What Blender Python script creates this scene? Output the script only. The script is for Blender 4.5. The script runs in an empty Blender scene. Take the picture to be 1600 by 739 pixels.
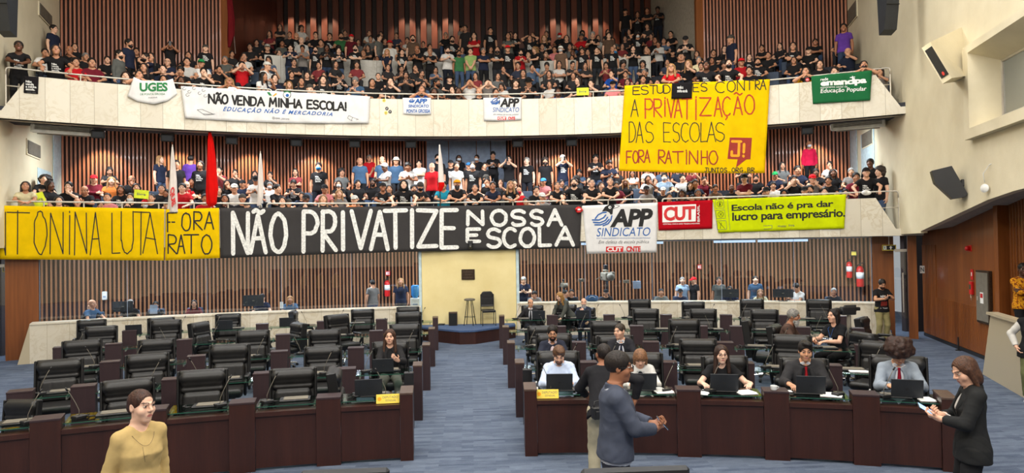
import bpy, math, random
import numpy as np
from mathutils import Vector, Matrix, Euler
random.seed(7); np.random.seed(7)
SC = bpy.context.scene
COL = SC.collection
R2D = math.degrees; D2R = math.radians

# ---------------------------------------------------------------- camera
F = 1080.0; CX, CY = 800.0, 369.5
CAMZ = 2.85; HZ = 385.0; YAW = math.atan(65/1080.0); ROLL = 0.016
PITCH = math.atan((HZ-CY)/F)
_f0 = np.array([math.sin(YAW), math.cos(YAW), 0.0]); _r0 = np.array([math.cos(YAW), -math.sin(YAW), 0.0]); _u0 = np.array([0, 0, 1.0])
_f = _f0*math.cos(PITCH)+_u0*math.sin(PITCH); _u1 = -_f0*math.sin(PITCH)+_u0*math.cos(PITCH)
_r = math.cos(ROLL)*_r0-math.sin(ROLL)*_u1; _u = math.sin(ROLL)*_r0+math.cos(ROLL)*_u1
CAM = np.array([0, 0, CAMZ])
cd = bpy.data.cameras.new('camera'); cam = bpy.data.objects.new('camera', cd); COL.objects.link(cam)
cd.sensor_fit = 'HORIZONTAL'; cd.sensor_width = 36.0; cd.lens = F*36.0/1600.0; cd.clip_start = 0.05; cd.clip_end = 200
cam.matrix_world = Matrix(((_r[0], _u[0], -_f[0], 0), (_r[1], _u[1], -_f[1], 0), (_r[2], _u[2], -_f[2], CAMZ), (0, 0, 0, 1)))
SC.camera = cam

# ---------------------------------------------------------------- view and light
SC.view_settings.view_transform = 'Standard'; SC.view_settings.look = 'None'
SC.view_settings.gamma = 1.0; SC.view_settings.use_curve_mapping = False
SC.view_settings.exposure = 0.18
W = bpy.data.worlds.new('world'); SC.world = W; W.use_nodes = True
W.node_tree.nodes['Background'].inputs[0].default_value = (0.95, 0.97, 1.0, 1); W.node_tree.nodes['Background'].inputs[1].default_value = 0.35
try:
    SC.cycles.use_denoising = True; SC.cycles.max_bounces = 6; SC.cycles.diffuse_bounces = 3; SC.cycles.glossy_bounces = 3
    SC.cycles.transparent_max_bounces = 12; SC.cycles.caustics_reflective = False; SC.cycles.caustics_refractive = False
    SC.cycles.sample_clamp_indirect = 4.0
except Exception:
    pass
def area(name, loc, target, sx, sy, power, color=(1, 1, 1)):
    l = bpy.data.lights.new(name, 'AREA'); l.shape = 'RECTANGLE'; l.size = sx; l.size_y = sy; l.energy = power; l.color = color
    o = bpy.data.objects.new(name, l); COL.objects.link(o); o.location = loc
    o.rotation_euler = (Vector(target)-Vector(loc)).to_track_quat('-Z', 'Y').to_euler()
    return o
def spot(name, loc, target, power, angle, color=(1, 1, 1), blend=0.6, rad=0.06):
    l = bpy.data.lights.new(name, 'SPOT'); l.energy = power; l.spot_size = D2R(angle); l.spot_blend = blend; l.color = color; l.shadow_soft_size = rad
    o = bpy.data.objects.new(name, l); COL.objects.link(o); o.location = loc
    o.rotation_euler = (Vector(target)-Vector(loc)).to_track_quat('-Z', 'Y').to_euler()
    return o
# rows of ceiling lamps above the chamber floor
for iy, y in enumerate((3.0, 8.0, 13.0, 18.0)):
    for x in (-6.0, 0.0, 6.0):
        area('ceiling_lamp_light', (x, y, 13.3), (x, y+0.6, 0), 3.2, 1.6, 265.0, (1.0, 0.97, 0.92))
for x in (-3.6, 3.6):       # unseen front wash added behind the camera to brighten faces and desk fronts
    area('ceiling_lamp_light', (x, -2.2, 10.2), (x*0.6, 11.0, 1.0), 2.6, 1.6, 820.0, (1.0, 0.96, 0.9))
# lamps over the rostrum side wall that wash the galleries
for x in (-7, -2.4, 2.4, 7):
    area('gallery_wash_light', (x, 9.0, 13.0), (x*1.2, 26.5, 6.2), 2.2, 1.0, 80.0, (1.0, 0.97, 0.93))

def _arcpt(c, r, a, z): return (r*math.sin(a), c+r*math.cos(a), z)
for k in range(9):          # downlights in the ceiling of the lower gallery
    a = -0.37+0.0925*k; area('gallery_downlight', _arcpt(-6.5, 30.6, a, 6.62), _arcpt(-6.5, 30.9, a, 3), 0.9, 0.5, 105.0, (0.93, 0.97, 1.0))
for k in range(12):         # warm spots grazing the slats below that ceiling
    a = -0.385+0.07*k
    if abs(a+0.01) > 0.07: spot('slat_spot', _arcpt(-6.5, 33.1, a, 6.92), _arcpt(-6.5, 33.95, a, 4.6), 330.0, 85, (1.0, 0.78, 0.48))
for k in range(10):         # tubes in the corridor behind the glass
    a = -0.40+0.0889*k; area('corridor_tube', _arcpt(-6.5, 30.2, a, 2.9), _arcpt(-6.5, 30.6, a, 0), 1.3, 0.25, 100.0, (0.86, 0.94, 1.0))
for x in (-8.3, -7.4, -6.6, -2.9, -1.9, -0.9, 4.3, 5.3, 6.3):     # small spots over the boards of the upper recess
    spot('recess_spot', (x, 32.3, 14.5), (x, 33.4, 11.6), 300.0, 66, (1.0, 0.80, 0.56), 0.5)
for x, s in ((-11.6, -1), (12.0, 1)):
    area('side_cool_light', (x, 21.6, 6.2), (x+s*1.8, 24.5, 4.8), 0.8, 0.3, 18.0, (0.8, 0.93, 1.0))

# ---------------------------------------------------------------- pixels of the photo to points in the hall
def ray(px, py):
    return _f + (px-CX)/F*_r + (CY-py)/F*_u
def at_z(px, py, z):
    d = ray(px, py); t = (z-CAMZ)/d[2]; return CAM+d*t
def at_y(px, py, y):
    d = ray(px, py); return CAM+d*(y/d[1])
def at_arc(px, py, c, r):
    d = ray(px, py); a = d[0]**2+d[1]**2; b = -2*d[1]*c; q = c*c-r*r
    t = (-b+math.sqrt(b*b-4*a*q))/(2*a); return CAM+d*t
def project(p):
    v = np.asarray(p, float)-CAM; z = v@_f; return CX+F*(v@_r)/z, CY-F*(v@_u)/z

C0, C1, C2 = -5.0, -6.5, -1.0        # arc centres on the hall axis: desks, lower gallery, upper gallery
RLOW, RUP, RBACK = 28.5, 23.0, 34.0
def apt(c, r, a, z=0.0):
    return Vector((r*math.sin(a), c+r*math.cos(a), z))
def wall_x(y): return 12.4+0.3*(y-19.3)      # inner face of the splayed side walls
def arc_end(c, r):                              # angle at which an arc meets the side wall
    lo, hi = 0.0, 1.4
    for _ in range(50):
        m = (lo+hi)/2
        if r*math.sin(m) < wall_x(c+r*math.cos(m)): lo = m
        else: hi = m
    return lo

# ---------------------------------------------------------------- materials
def s2l(c):
    return tuple((v/255/12.92 if v/255 <= 0.04045 else ((v/255+0.055)/1.055)**2.4) for v in c)
class NT:
    def __init__(s, name):
        s.m = bpy.data.materials.new(name); s.m.use_nodes = True; s.n = s.m.node_tree.nodes; s.l = s.m.node_tree.links
        s.b = s.n['Principled BSDF']
    def node(s, t, **kw):
        n = s.n.new(t)
        for k, v in kw.items():
            if k.startswith('i_'): n.inputs[k[2:].replace('_', ' ')].default_value = v
            else: setattr(n, k, v)
        return n
    def link(s, a, b): s.l.new(a, b)
    def ramp(s, fac, stops):
        r = s.n.new('ShaderNodeValToRGB'); e = r.color_ramp.elements
        while len(e) < len(stops): e.new(0.5)
        for k, (p, c) in enumerate(stops): e[k].position = p; e[k].color = (*s2l(c), 1)
        s.link(fac, r.inputs[0]); return r.outputs[0]
    def mix(s, fac, a, b, mode='MIX'):
        m = s.n.new('ShaderNodeMix'); m.data_type = 'RGBA'; m.blend_type = mode
        for sock, v in ((m.inputs[0], fac), (m.inputs[6], a), (m.inputs[7], b)):
            if hasattr(v, 'is_output'): s.link(v, sock)
            else: sock.default_value = v
        return m.outputs[2]
    def math(s, op, a, b=None, c=None):
        m = s.n.new('ShaderNodeMath'); m.operation = op
        for k, v in enumerate((a, b, c)):
            if v is None: continue
            if hasattr(v, 'is_output'): s.link(v, m.inputs[k])
            else: m.inputs[k].default_value = v
        return m.outputs[0]
    def coord(s, which='Object'):
        return s.n.new('ShaderNodeTexCoord').outputs[which]
    def mapped(s, src, scale=(1, 1, 1)):
        m = s.n.new('ShaderNodeMapping'); m.inputs['Scale'].default_value = scale; s.link(src, m.inputs[0]); return m.outputs[0]
    def noise(s, vec, scale, detail=3, rough=0.5, dist=0.0):
        n = s.n.new('ShaderNodeTexNoise'); n.inputs['Scale'].default_value = scale; n.inputs['Detail'].default_value = detail
        n.inputs['Roughness'].default_value = rough; n.inputs['Distortion'].default_value = dist; s.link(vec, n.inputs['Vector']); return n.outputs['Fac']
    def bump(s, h, strength=0.2, dist=0.01):
        b = s.n.new('ShaderNodeBump'); b.inputs['Strength'].default_value = strength; b.inputs['Distance'].default_value = dist
        s.link(h, b.inputs['Height']); s.link(b.outputs[0], s.b.inputs['Normal'])
    def fin(s, color=None, rough=0.5, metal=0.0, spec=None, coat=0.0):
        if color is not None:
            if hasattr(color, 'is_output'): s.link(color, s.b.inputs['Base Color'])
            else: s.b.inputs['Base Color'].default_value = (*color[:3], 1)
        s.b.inputs['Roughness'].default_value = rough; s.b.inputs['Metallic'].default_value = metal
        if spec is not None: s.b.inputs['Specular IOR Level'].default_value = spec
        s.b.inputs['Coat Weight'].default_value = coat
        return s.m
def plain(name, rgb, rough=0.5, metal=0.0, var=0.06, scale=8.0, bump=0.0, spec=None, coat=0.0):
    t = NT(name); co = t.coord(); n = t.noise(co, scale, 3)
    a = tuple(max(0, c*(1-var)) for c in rgb); b = tuple(min(255, c*(1+var)) for c in rgb)
    c = t.ramp(n, [(0.3, a), (0.7, b)])
    if bump: t.bump(t.noise(co, scale*6, 2), bump, 0.004)
    return t.fin(c, rough, metal, spec, coat)
def tinted(name, rough=0.85, var=0.12, scale=9.0, bump=0.25, bscale=60.0, spec=0.3, sheen=0.0, stretch=(1, 1, 1)):
    """takes the colour the object itself carries"""
    t = NT(name); oi = t.node('ShaderNodeObjectInfo'); co = t.coord(); n = t.noise(co, scale, 3)
    c = t.mix(1.0, oi.outputs['Color'], t.ramp(n, [(0.3, (255*(1-var),)*3), (0.7, (255, 255, 255))]), 'MULTIPLY')
    if bump: t.bump(t.noise(t.mapped(co, stretch), bscale, 3, 0.6), bump, 0.003 if stretch[2] == 1 else 0.012)
    m = t.fin(c, rough, 0, spec)
    if sheen: t.b.inputs['Sheen Weight'].default_value = sheen
    return m
def wood(name, dark, light, grain=(1, 1, 1), scale=3.0, rough=0.4, coat=0.0, spec=0.4):
    t = NT(name); co = t.mapped(t.coord(), grain); n = t.noise(co, scale, 6, 0.6, 0.4); n2 = t.noise(co, scale*9, 3, 0.6)
    c = t.mix(0.35, t.ramp(n, [(0.3, dark), (0.72, light)]), t.ramp(n2, [(0.3, dark), (0.75, light)]))
    t.bump(n2, 0.06, 0.003)
    return t.fin(c, rough, 0, spec, coat)
M = {}
# cream render wall
t = NT('cream_plaster'); co = t.coord(); c = t.ramp(t.noise(co, 1.2, 5, 0.6), [(0.3, (214, 203, 174)), (0.7, (226, 216, 188))]); t.bump(t.noise(co, 35, 4, 0.7), 0.35, 0.01); M['cream'] = t.fin(c, 0.9, 0, 0.2)
t = NT('yellow_plaster'); co = t.coord(); c = t.ramp(t.noise(co, 1.5, 5, 0.6), [(0.3, (226, 208, 150)), (0.7, (236, 220, 165))]); t.bump(t.noise(co, 50, 3, 0.7), 0.2, 0.006); M['yplaster'] = t.fin(c, 0.85, 0, 0.2)
# marble slabs: joints follow the UV map in metres
def marble(name, base, vein, joint, w=0.56, rough=0.32):
    t = NT(name); uv = t.coord('UV'); sx = t.node('ShaderNodeSeparateXYZ'); t.link(uv, sx.inputs[0])
    cell = t.math('FLOOR', t.math('DIVIDE', sx.outputs[0], w)); fr = t.math('FRACT', t.math('DIVIDE', sx.outputs[0], w))
    j = t.math('LESS_THAN', fr, 0.022)
    wn = t.node('ShaderNodeTexWhiteNoise', noise_dimensions='1D'); t.link(cell, wn.inputs['W'])
    co = t.coord(); off = t.node('ShaderNodeVectorMath', operation='SCALE'); off.inputs[0].default_value = (3.1, 1.7, 5.3); t.link(t.math('MULTIPLY', wn.outputs['Value'], 9.0), off.inputs['Scale'])
    ad = t.node('ShaderNodeVectorMath', operation='ADD'); t.link(co, ad.inputs[0]); t.link(off.outputs[0], ad.inputs[1])
    v = t.noise(ad.outputs[0], 2.3, 7, 0.62, 1.8)
    c = t.ramp(v, [(0.42, base), (0.5, vein), (0.54, base)])
    c = t.mix(t.ramp(t.noise(ad.outputs[0], 0.9, 4), [(0.35, (0, 0, 0)), (0.65, (255, 255, 255))]), c, (*s2l(base), 1))
    tone = t.ramp(wn.outputs['Value'], [(0.0, (236, 234, 230)), (1.0, (255, 255, 255))])
    c = t.mix(1.0, c, tone, 'MULTIPLY'); c = t.mix(j, c, (*s2l(joint), 1))
    return t.fin(c, rough, 0, 0.4)
M['marble'] = marble('parapet_marble', (226, 220, 204), (206, 194, 168), (168, 158, 138))
M['marble_counter'] = marble('counter_marble', (228, 220, 202), (205, 190, 160), (185, 172, 145), 0.5)
M['marble_low'] = marble('aisle_marble', (196, 192, 182), (170, 163, 148), (140, 134, 122), 0.9)
# wood
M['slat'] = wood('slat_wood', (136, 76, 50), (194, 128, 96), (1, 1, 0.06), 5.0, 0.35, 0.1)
M['slat_dark'] = wood('slat_backing', (30, 15, 11), (44, 22, 16), (1, 1, 0.1), 4.0, 0.8)
M['slat_ground'] = wood('corridor_slat_wood', (132, 84, 54), (176, 122, 82), (1, 1, 0.06), 5.0, 0.45)
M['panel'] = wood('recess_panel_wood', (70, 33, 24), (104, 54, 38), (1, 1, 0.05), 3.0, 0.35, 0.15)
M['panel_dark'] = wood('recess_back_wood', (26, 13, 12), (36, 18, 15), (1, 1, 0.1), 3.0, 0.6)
M['wallwood'] = wood('side_wall_wood', (92, 48, 20), (156, 92, 44), (1, 1, 0.04), 2.2, 0.35, 0.1)
M['deskwood'] = wood('desk_wood', (44, 22, 17), (66, 34, 26), (1, 1, 0.06), 6.0, 0.38, 0.1)
M['pillarwood'] = wood('pillar_wood', (43, 29, 33), (58, 40, 42), (1, 1, 0.1), 9.0, 0.5)
M['capwood'] = wood('pillar_cap', (66, 50, 44), (92, 72, 60), (1, 1, 1), 9.0, 0.4)
# carpet
t = NT('blue_carpet'); co = t.coord()
br = t.node('ShaderNodeTexBrick', offset=0.37, squash=1.0); t.link(co, br.inputs['Vector']); br.inputs['Scale'].default_value = 1.0
br.inputs['Brick Width'].default_value = 0.46; br.inputs['Row Height'].default_value = 0.085; br.inputs['Mortar Size'].default_value = 0.0; br.inputs['Bias'].default_value = 0.0
br.inputs['Color1'].default_value = (*s2l((60, 68, 86)), 1); br.inputs['Color2'].default_value = (*s2l((124, 134, 150)), 1)
n = t.noise(t.mapped(co, (3, 14, 1)), 1.6, 5, 0.65); n2 = t.noise(co, 90, 2)
c = t.mix(0.55, br.outputs['Color'], t.ramp(n, [(0.3, (60, 70, 90)), (0.5, (82, 94, 114)), (0.72, (114, 126, 146))]))
c = t.mix(0.3, c, t.ramp(n2, [(0.3, (52, 60, 78)), (0.7, (108, 118, 136))])); t.bump(n2, 0.4, 0.006); M['carpet'] = t.fin(c, 0.95, 0, 0.1)
M['carpet_plain'] = plain('blue_carpet_plain', (62, 84, 122), 0.95, 0, 0.12, 40, 0.3)
M['carpet_gallery'] = plain('gallery_carpet', (50, 52, 60), 0.95, 0, 0.15, 30, 0.3)
M['soffit'] = plain('soffit_paint', (172, 164, 150), 0.9)
M['white_paint'] = plain('white_paint', (222, 222, 218), 0.7)
M['ceil'] = plain('ceiling_paint', (205, 198, 182), 0.9)
M['bluewall'] = plain('blue_grey_panel', (142, 156, 178), 0.55)
M['paleblue'] = plain('pale_blue_paint', (188, 208, 214), 0.6)
M['black'] = plain('black_plastic', (24, 24, 26), 0.45, 0, 0.1)
M['speaker'] = plain('speaker_black', (34, 37, 42), 0.55, 0, 0.1, 6)
M['grille'] = plain('grille_grey', (112, 106, 94), 0.7)
M['mesh_black'] = plain('grille_cloth_black', (20, 20, 20), 0.85, 0, 0.3, 150)
M['steel'] = plain('rail_metal', (196, 190, 178), 0.35, 0.55, 0.03)
M['chrome'] = plain('chrome', (205, 205, 205), 0.18, 1.0, 0.02)
M['leather'] = plain('black_leather', (22, 21, 21), 0.46, 0, 0.2, 14, 0.15)
M['leather_dark'] = plain('chair_shell', (17, 17, 18), 0.42, 0, 0.1)
M['seatblue'] = plain('gallery_seat_fabric', (58, 70, 88), 0.8, 0, 0.1, 40, 0.2)
M['paper'] = plain('paper_white', (235, 235, 232), 0.7, 0, 0.02)
M['gold'] = plain('yellow_plate', (232, 206, 70), 0.5, 0, 0.04)
M['red'] = plain('red_paint', (198, 22, 24), 0.4, 0, 0.05)
M['bronze'] = plain('bronze', (60, 46, 34), 0.45, 0.6, 0.2, 30)
def emis(name, rgb, st):
    t = NT(name); t.fin(s2l(rgb), 0.5); t.b.inputs['Emission Color'].default_value = (*s2l(rgb), 1); t.b.inputs['Emission Strength'].default_value = st; return t.m
M['lamp'] = emis('lamp_diffuser', (255, 248, 235), 3.0)
M['screen'] = emis('lit_screen', (150, 190, 235), 0.9)
M['tube'] = emis('fluorescent_tube', (190, 215, 240), 1.1)
def glass(name, tint, refl, rough=0.02):
    t = NT(name); out = t.n['Material Output']; tr = t.node('ShaderNodeBsdfTransparent'); tr.inputs[0].default_value = (*tint, 1)
    gl = t.node('ShaderNodeBsdfGlossy'); gl.inputs['Roughness'].default_value = rough; gl.inputs['Color'].default_value = (1, 1, 1, 1)
    fr = t.node('ShaderNodeFresnel'); fr.inputs['IOR'].default_value = 1.5
    ge = t.node('ShaderNodeNewGeometry'); f = t.math('MULTIPLY', t.math('MINIMUM', t.math('MULTIPLY', fr.outputs[0], refl), 0.6), t.math('SUBTRACT', 1.0, ge.outputs['Backfacing'])); mx = t.node('ShaderNodeMixShader')
    t.link(f, mx.inputs[0]); t.link(tr.outputs[0], mx.inputs[1]); t.link(gl.outputs[0], mx.inputs[2]); t.link(mx.outputs[0], out.inputs['Surface'])
    return t.m
M['glass'] = glass('partition_glass', (0.92, 0.95, 0.97), 2.0)
M['glass_desk'] = glass('desk_glass', (0.58, 0.70, 0.65), 0.6, 0.08)
M['glass_edge'] = plain('desk_glass_edge', (40, 86, 70), 0.15, 0, 0.1)
M['glass_window'] = glass('booth_glass', (0.45, 0.5, 0.48), 2.5)
M['skin'] = tinted('skin', 0.55, 0.06, 14, 0.08, 120, 0.35)
M['hair'] = tinted('hair', 0.5, 0.4, 40, 0.9, 70, 0.35, 0, (1, 1, 0.12))
M['cloth'] = tinted('cloth', 0.9, 0.12, 7, 0.2, 70, 0.2)
M['suit'] = tinted('suit_cloth', 0.82, 0.10, 10, 0.15, 160, 0.25)
M['shoe'] = tinted('shoe', 0.45, 0.1, 10, 0.05, 60, 0.4)
M['eye_white'] = plain('eye_white', (188, 178, 168), 0.3, 0, 0.02)
M['iris'] = plain('iris', (36, 22, 16), 0.2, 0, 0.02)
M['brow'] = plain('eyebrow', (66, 48, 38), 0.8, 0, 0.1)
M['lip'] = plain('lip', (178, 108, 98), 0.5, 0, 0.03)
M['black_paint'] = plain('black_lettering', (26, 25, 25), 0.8, 0, 0.15, 20)
M['white_paintbrush'] = plain('white_lettering', (226, 226, 222), 0.85, 0, 0.10, 18)
M['red_ink'] = plain('red_lettering', (176, 56, 20), 0.8, 0, 0.1, 20)
M['dark_red_ink'] = plain('dark_red_lettering', (152, 44, 30), 0.8, 0, 0.06, 20)
M['blue_ink'] = plain('blue_lettering', (36, 92, 164), 0.8, 0, 0.05)
M['green_ink'] = plain('green_lettering', (34, 120, 66), 0.8, 0, 0.05)
M['orange_ink'] = plain('orange_lettering', (240, 160, 20), 0.8, 0, 0.05)
M['grey_ink'] = plain('grey_lettering', (90, 90, 92), 0.8, 0, 0.05)

# ---------------------------------------------------------------- mesh helpers
def tag(o, label=None, cat=None, group=None, kind=None):
    if label: o['label'] = label
    if cat: o['category'] = cat
    if group: o['group'] = group
    if kind: o['kind'] = kind
    return o
def empty(name, loc=(0, 0, 0), rz=0.0):
    o = bpy.data.objects.new(name, None); COL.objects.link(o); o.location = loc; o.rotation_euler = (0, 0, rz); o.empty_display_size = 0.1
    return o
class MB:
    def __init__(s): s.v = []; s.f = []; s.mi = []; s.uv = []; s.has_uv = False
    def add(s, verts, faces, mi=0, uvs=None):
        b = len(s.v); s.v.extend([tuple(v) for v in verts]); s.f.extend([tuple(b+i for i in f) for f in faces]); s.mi.extend([mi]*len(faces))
        if uvs is not None: s.has_uv = True; s.uv.extend(uvs)
        else: s.uv.extend([(0, 0)]*len(verts))
        return s
    def box(s, c, h, R=None, ch=0.0, mi=0):
        """box with half sizes h and chamfer ch"""
        c = Vector(c); h = Vector(h); R = R or Matrix.Identity(3)
        if ch <= 0:
            vs = [Vector((x*h.x, y*h.y, z*h.z)) for x in (-1, 1) for y in (-1, 1) for z in (-1, 1)]
            fs = [(0, 1, 3, 2), (4, 6, 7, 5), (0, 4, 5, 1), (2, 3, 7, 6), (0, 2, 6, 4), (1, 5, 7, 3)]
        else:
            ch = min(ch, h.x*0.9, h.y*0.9, h.z*0.9); vs = []; idx = {}
            for x in (-1, 1):
                for y in (-1, 1):
                    for z in (-1, 1):
                        for k in range(3):
                            p = [x*(h.x-ch), y*(h.y-ch), z*(h.z-ch)]; p[k] = (x, y, z)[k]*h[k]
                            idx[x, y, z, k] = len(vs); vs.append(Vector(p))
            fs = []
            for k in range(3):
                a, b = [i for i in range(3) if i != k]
                for sg in (-1, 1):
                    q = []
                    for (u, w) in ((-1, -1), (1, -1), (1, 1), (-1, 1)):
                        t3 = [0, 0, 0]; t3[k] = sg; t3[a] = u; t3[b] = w; q.append(idx[t3[0], t3[1], t3[2], k])
                    if (sg > 0) != (k != 1): q.reverse()
                    fs.append(tuple(q))
            for k in range(3):
                a, b = [i for i in range(3) if i != k]
                for u in (-1, 1):
                    for w in (-1, 1):
                        q = []
                        for (e, kk) in ((-1, a), (1, a), (1, b), (-1, b)):
                            t3 = [0, 0, 0]; t3[k] = e; t3[a] = u; t3[b] = w; q.append(idx[t3[0], t3[1], t3[2], kk])
                        fs.append(tuple(q))
            for x in (-1, 1):
                for y in (-1, 1):
                    for z in (-1, 1):
                        fs.append((idx[x, y, z, 0], idx[x, y, z, 1], idx[x, y, z, 2]))
        s.add([c+R@v for v in vs], fs, mi); return s
    def cyl(s, a, b, ra, rb=None, n=14, mi=0, caps=True):
        a = Vector(a); b = Vector(b); rb = ra if rb is None else rb; d = (b-a).normalized()
        u = d.orthogonal().normalized(); w = d.cross(u); vs = []
        for (p, r) in ((a, ra), (b, rb)):
            for k in range(n):
                t = 2*math.pi*k/n; vs.append(p+u*(r*math.cos(t))+w*(r*math.sin(t)))
        fs = [(k, (k+1) % n, n+(k+1) % n, n+k) for k in range(n)]
        if caps: fs += [tuple(reversed(range(n))), tuple(range(n, 2*n))]
        s.add(vs, fs, mi); return s
    def tube(s, pts, r, n=8, mi=0, closed=False):
        pts = [Vector(p) for p in pts]; m = len(pts); vs = []; prev = None
        rr = r if hasattr(r, '__len__') else [r]*m
        for i, p in enumerate(pts):
            d = (pts[(i+1) % m if closed else min(i+1, m-1)]-pts[(i-1) % m if closed else max(i-1, 0)]).normalized()
            u = d.orthogonal().normalized() if prev is None else (prev-d*prev.dot(d)).normalized()
            prev = u; w = d.cross(u)
            for k in range(n):
                t = 2*math.pi*k/n; vs.append(p+u*(rr[i]*math.cos(t))+w*(rr[i]*math.sin(t)))
        fs = []
        for i in range(m if closed else m-1):
            j = (i+1) % m
            for k in range(n): fs.append((i*n+k, i*n+(k+1) % n, j*n+(k+1) % n, j*n+k))
        if not closed: fs += [tuple(reversed(range(n))), tuple(range((m-1)*n, m*n))]
        s.add(vs, fs, mi); return s
    def lathe(s, prof, c=(0, 0, 0), n=20, mi=0):
        c = Vector(c); vs = []; m = len(prof)
        for (r, z) in prof:
            for k in range(n):
                t = 2*math.pi*k/n; vs.append(c+Vector((r*math.cos(t), r*math.sin(t), z)))
        fs = [(i*n+k, i*n+(k+1) % n, (i+1)*n+(k+1) % n, (i+1)*n+k) for i in range(m-1) for k in range(n)]
        fs += [tuple(reversed(range(n))), tuple(range((m-1)*n, m*n))]
        s.add(vs, fs, mi); return s
    def prism(s, poly, ext, mi=0):
        """poly: 3D points of a planar outline, ext: extrusion vector"""
        n = len(poly); e = Vector(ext); vs = [Vector(p) for p in poly]+[Vector(p)+e for p in poly]
        fs = [tuple(reversed(range(n))), tuple(range(n, 2*n))]+[(k, (k+1) % n, n+(k+1) % n, n+k) for k in range(n)]
        s.add(vs, fs, mi); return s
    def arcbox(s, c, r0, r1, a0, a1, z0, z1, n=None, mi=0):
        """curved slab between two radii, z0/z1 numbers or functions of the angle; UV in metres along the arc"""
        n = n or max(2, int(abs(a1-a0)*r1/0.5)); Z0 = z0 if callable(z0) else (lambda a: z0); Z1 = z1 if callable(z1) else (lambda a: z1)
        vs = []; uv = []
        for i in range(n+1):
            a = a0+(a1-a0)*i/n
            for (r, z) in ((r0, Z0(a)), (r1, Z0(a)), (r1, Z1(a)), (r0, Z1(a))):
                vs.append(apt(c, r, a, z)); uv.append((a*r0, z))
        fs = []
        for i in range(n):
            b = i*4
            for k in range(4): fs.append((b+k, b+(k+1) % 4, b+4+(k+1) % 4, b+4+k))
        fs += [(3, 2, 1, 0), (n*4, n*4+1, n*4+2, n*4+3)]
        s.add(vs, fs, mi, uv); return s
    def mesh(s, name, mats, smooth=False, auto=None):
        me = bpy.data.meshes.new(name); me.from_pydata(s.v, [], s.f)
        for m in (mats if isinstance(mats, (list, tuple)) else [mats]): me.materials.append(m)
        me.polygons.foreach_set('material_index', s.mi)
        if s.has_uv:
            l = me.uv_layers.new(name='UVMap'); idx = np.zeros(len(me.loops), np.int32); me.loops.foreach_get('vertex_index', idx)
            l.data.foreach_set('uv', np.asarray(s.uv, np.float32)[idx].ravel())
        import bmesh
        bm = bmesh.new(); bm.from_mesh(me); bmesh.ops.recalc_face_normals(bm, faces=bm.faces); bm.to_mesh(me); bm.free()
        if smooth: me.polygons.foreach_set('use_smooth', [True]*len(me.polygons))
        if smooth and auto:
            try: me.set_sharp_from_angle(angle=D2R(auto))
            except Exception: pass
        return me
    def build(s, name, mats, parent=None, smooth=False, auto=None):
        return link(name, s.mesh(name, mats, smooth, auto), parent)
def link(name, me, parent=None, color=None):
    o = bpy.data.objects.new(name, me); COL.objects.link(o)
    if parent is not None: o.parent = parent
    if color is not None: o.color = (*s2l(color), 1)
    return o
def rotz(a): return Matrix.Rotation(a, 3, 'Z')
def basis(x, y, z): return Matrix((x, y, z)).transposed()
def copy_tree(o, parent=None, loc=None, rz=None):
    c = o.copy(); COL.objects.link(c)
    if parent is not None: c.parent = parent
    if loc is not None: c.location = loc
    if rz is not None: c.rotation_euler = (0, 0, rz)
    for ch in KIDS.get(o.name, ()): copy_tree(ch, c)
    return c
KIDS = {}
def proto_done(o):
    """remember a finished thing's children so that copies need no scene search"""
    for ch in o.children_recursive: KIDS.setdefault(ch.parent.name, []).append(ch)
    return o
# ================================================================ the hall itself
def struct(mb, name, mats, **kw):
    return tag(mb.build(name, mats, **kw), kind='structure')
ZB0, ZB1 = 2.98, 4.09            # lower parapet underside / top
ZU0, ZU1 = 6.38, 7.55            # upper parapet
ALOW = arc_end(C1, RLOW); AUP = arc_end(C2, RUP); ABACK = arc_end(C1, RBACK)
struct(MB().box((0, 12, -0.05), (17, 16, 0.05)), 'floor', M['carpet'])
struct(MB().box((0, 16, 17.1), (17, 19, 0.1)), 'ceiling', M['ceil'])
# stepped floors of the two galleries
LROWS = [(29.35+0.85*k, 3.15+0.40*k) for k in range(5)]
mb = MB()
for k, (r, z) in enumerate(LROWS):
    r0 = RLOW+0.02 if k == 0 else r-0.5; r1 = LROWS[k+1][0]-0.5 if k < 4 else RBACK
    mb.arcbox(C1, r0, r1, -arc_end(C1, r0)-0.02, arc_end(C1, r0)+0.02, ZB0+0.01, z, 40)
struct(mb, 'floor_lower_gallery', M['carpet_gallery'])
UROWS = [(24.0, 6.7), (25.0, 7.25), (26.0, 7.85), (27.0, 8.4), (28.0, 8.95)]
UBACK = [(29.6, 9.5), (30.5, 10.1), (31.4, 10.7), (32.3, 11.3), (33.2, 11.95)]
mb = MB()
for k, (r, z) in enumerate(UROWS):
    r0 = RUP+0.02 if k == 0 else r-0.55
    if k < 4: mb.arcbox(C2, r0, UROWS[k+1][0]-0.55, -arc_end(C2, r0)-0.02, arc_end(C2, r0)+0.02, max(z-0.60, 6.45 if k == 0 else 6.72), z, 40)
    else: mb.arcbox(C2, r0, 29.6, -arc_end(C2, r0)-0.03, arc_end(C2, r0)+0.03, z-0.62, z, 40)
for k, (r, z) in enumerate(UBACK):
    r0 = r-0.55 if k else 28.9; r1 = UBACK[k+1][0]-0.55 if k < 4 else 34.6
    mb.arcbox(C2, r0, r1, -math.asin(9.3/r0), math.asin(9.3/r0), 8.9, z, 24)
struct(mb, 'floor_upper_gallery', M['carpet_gallery'])
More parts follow.
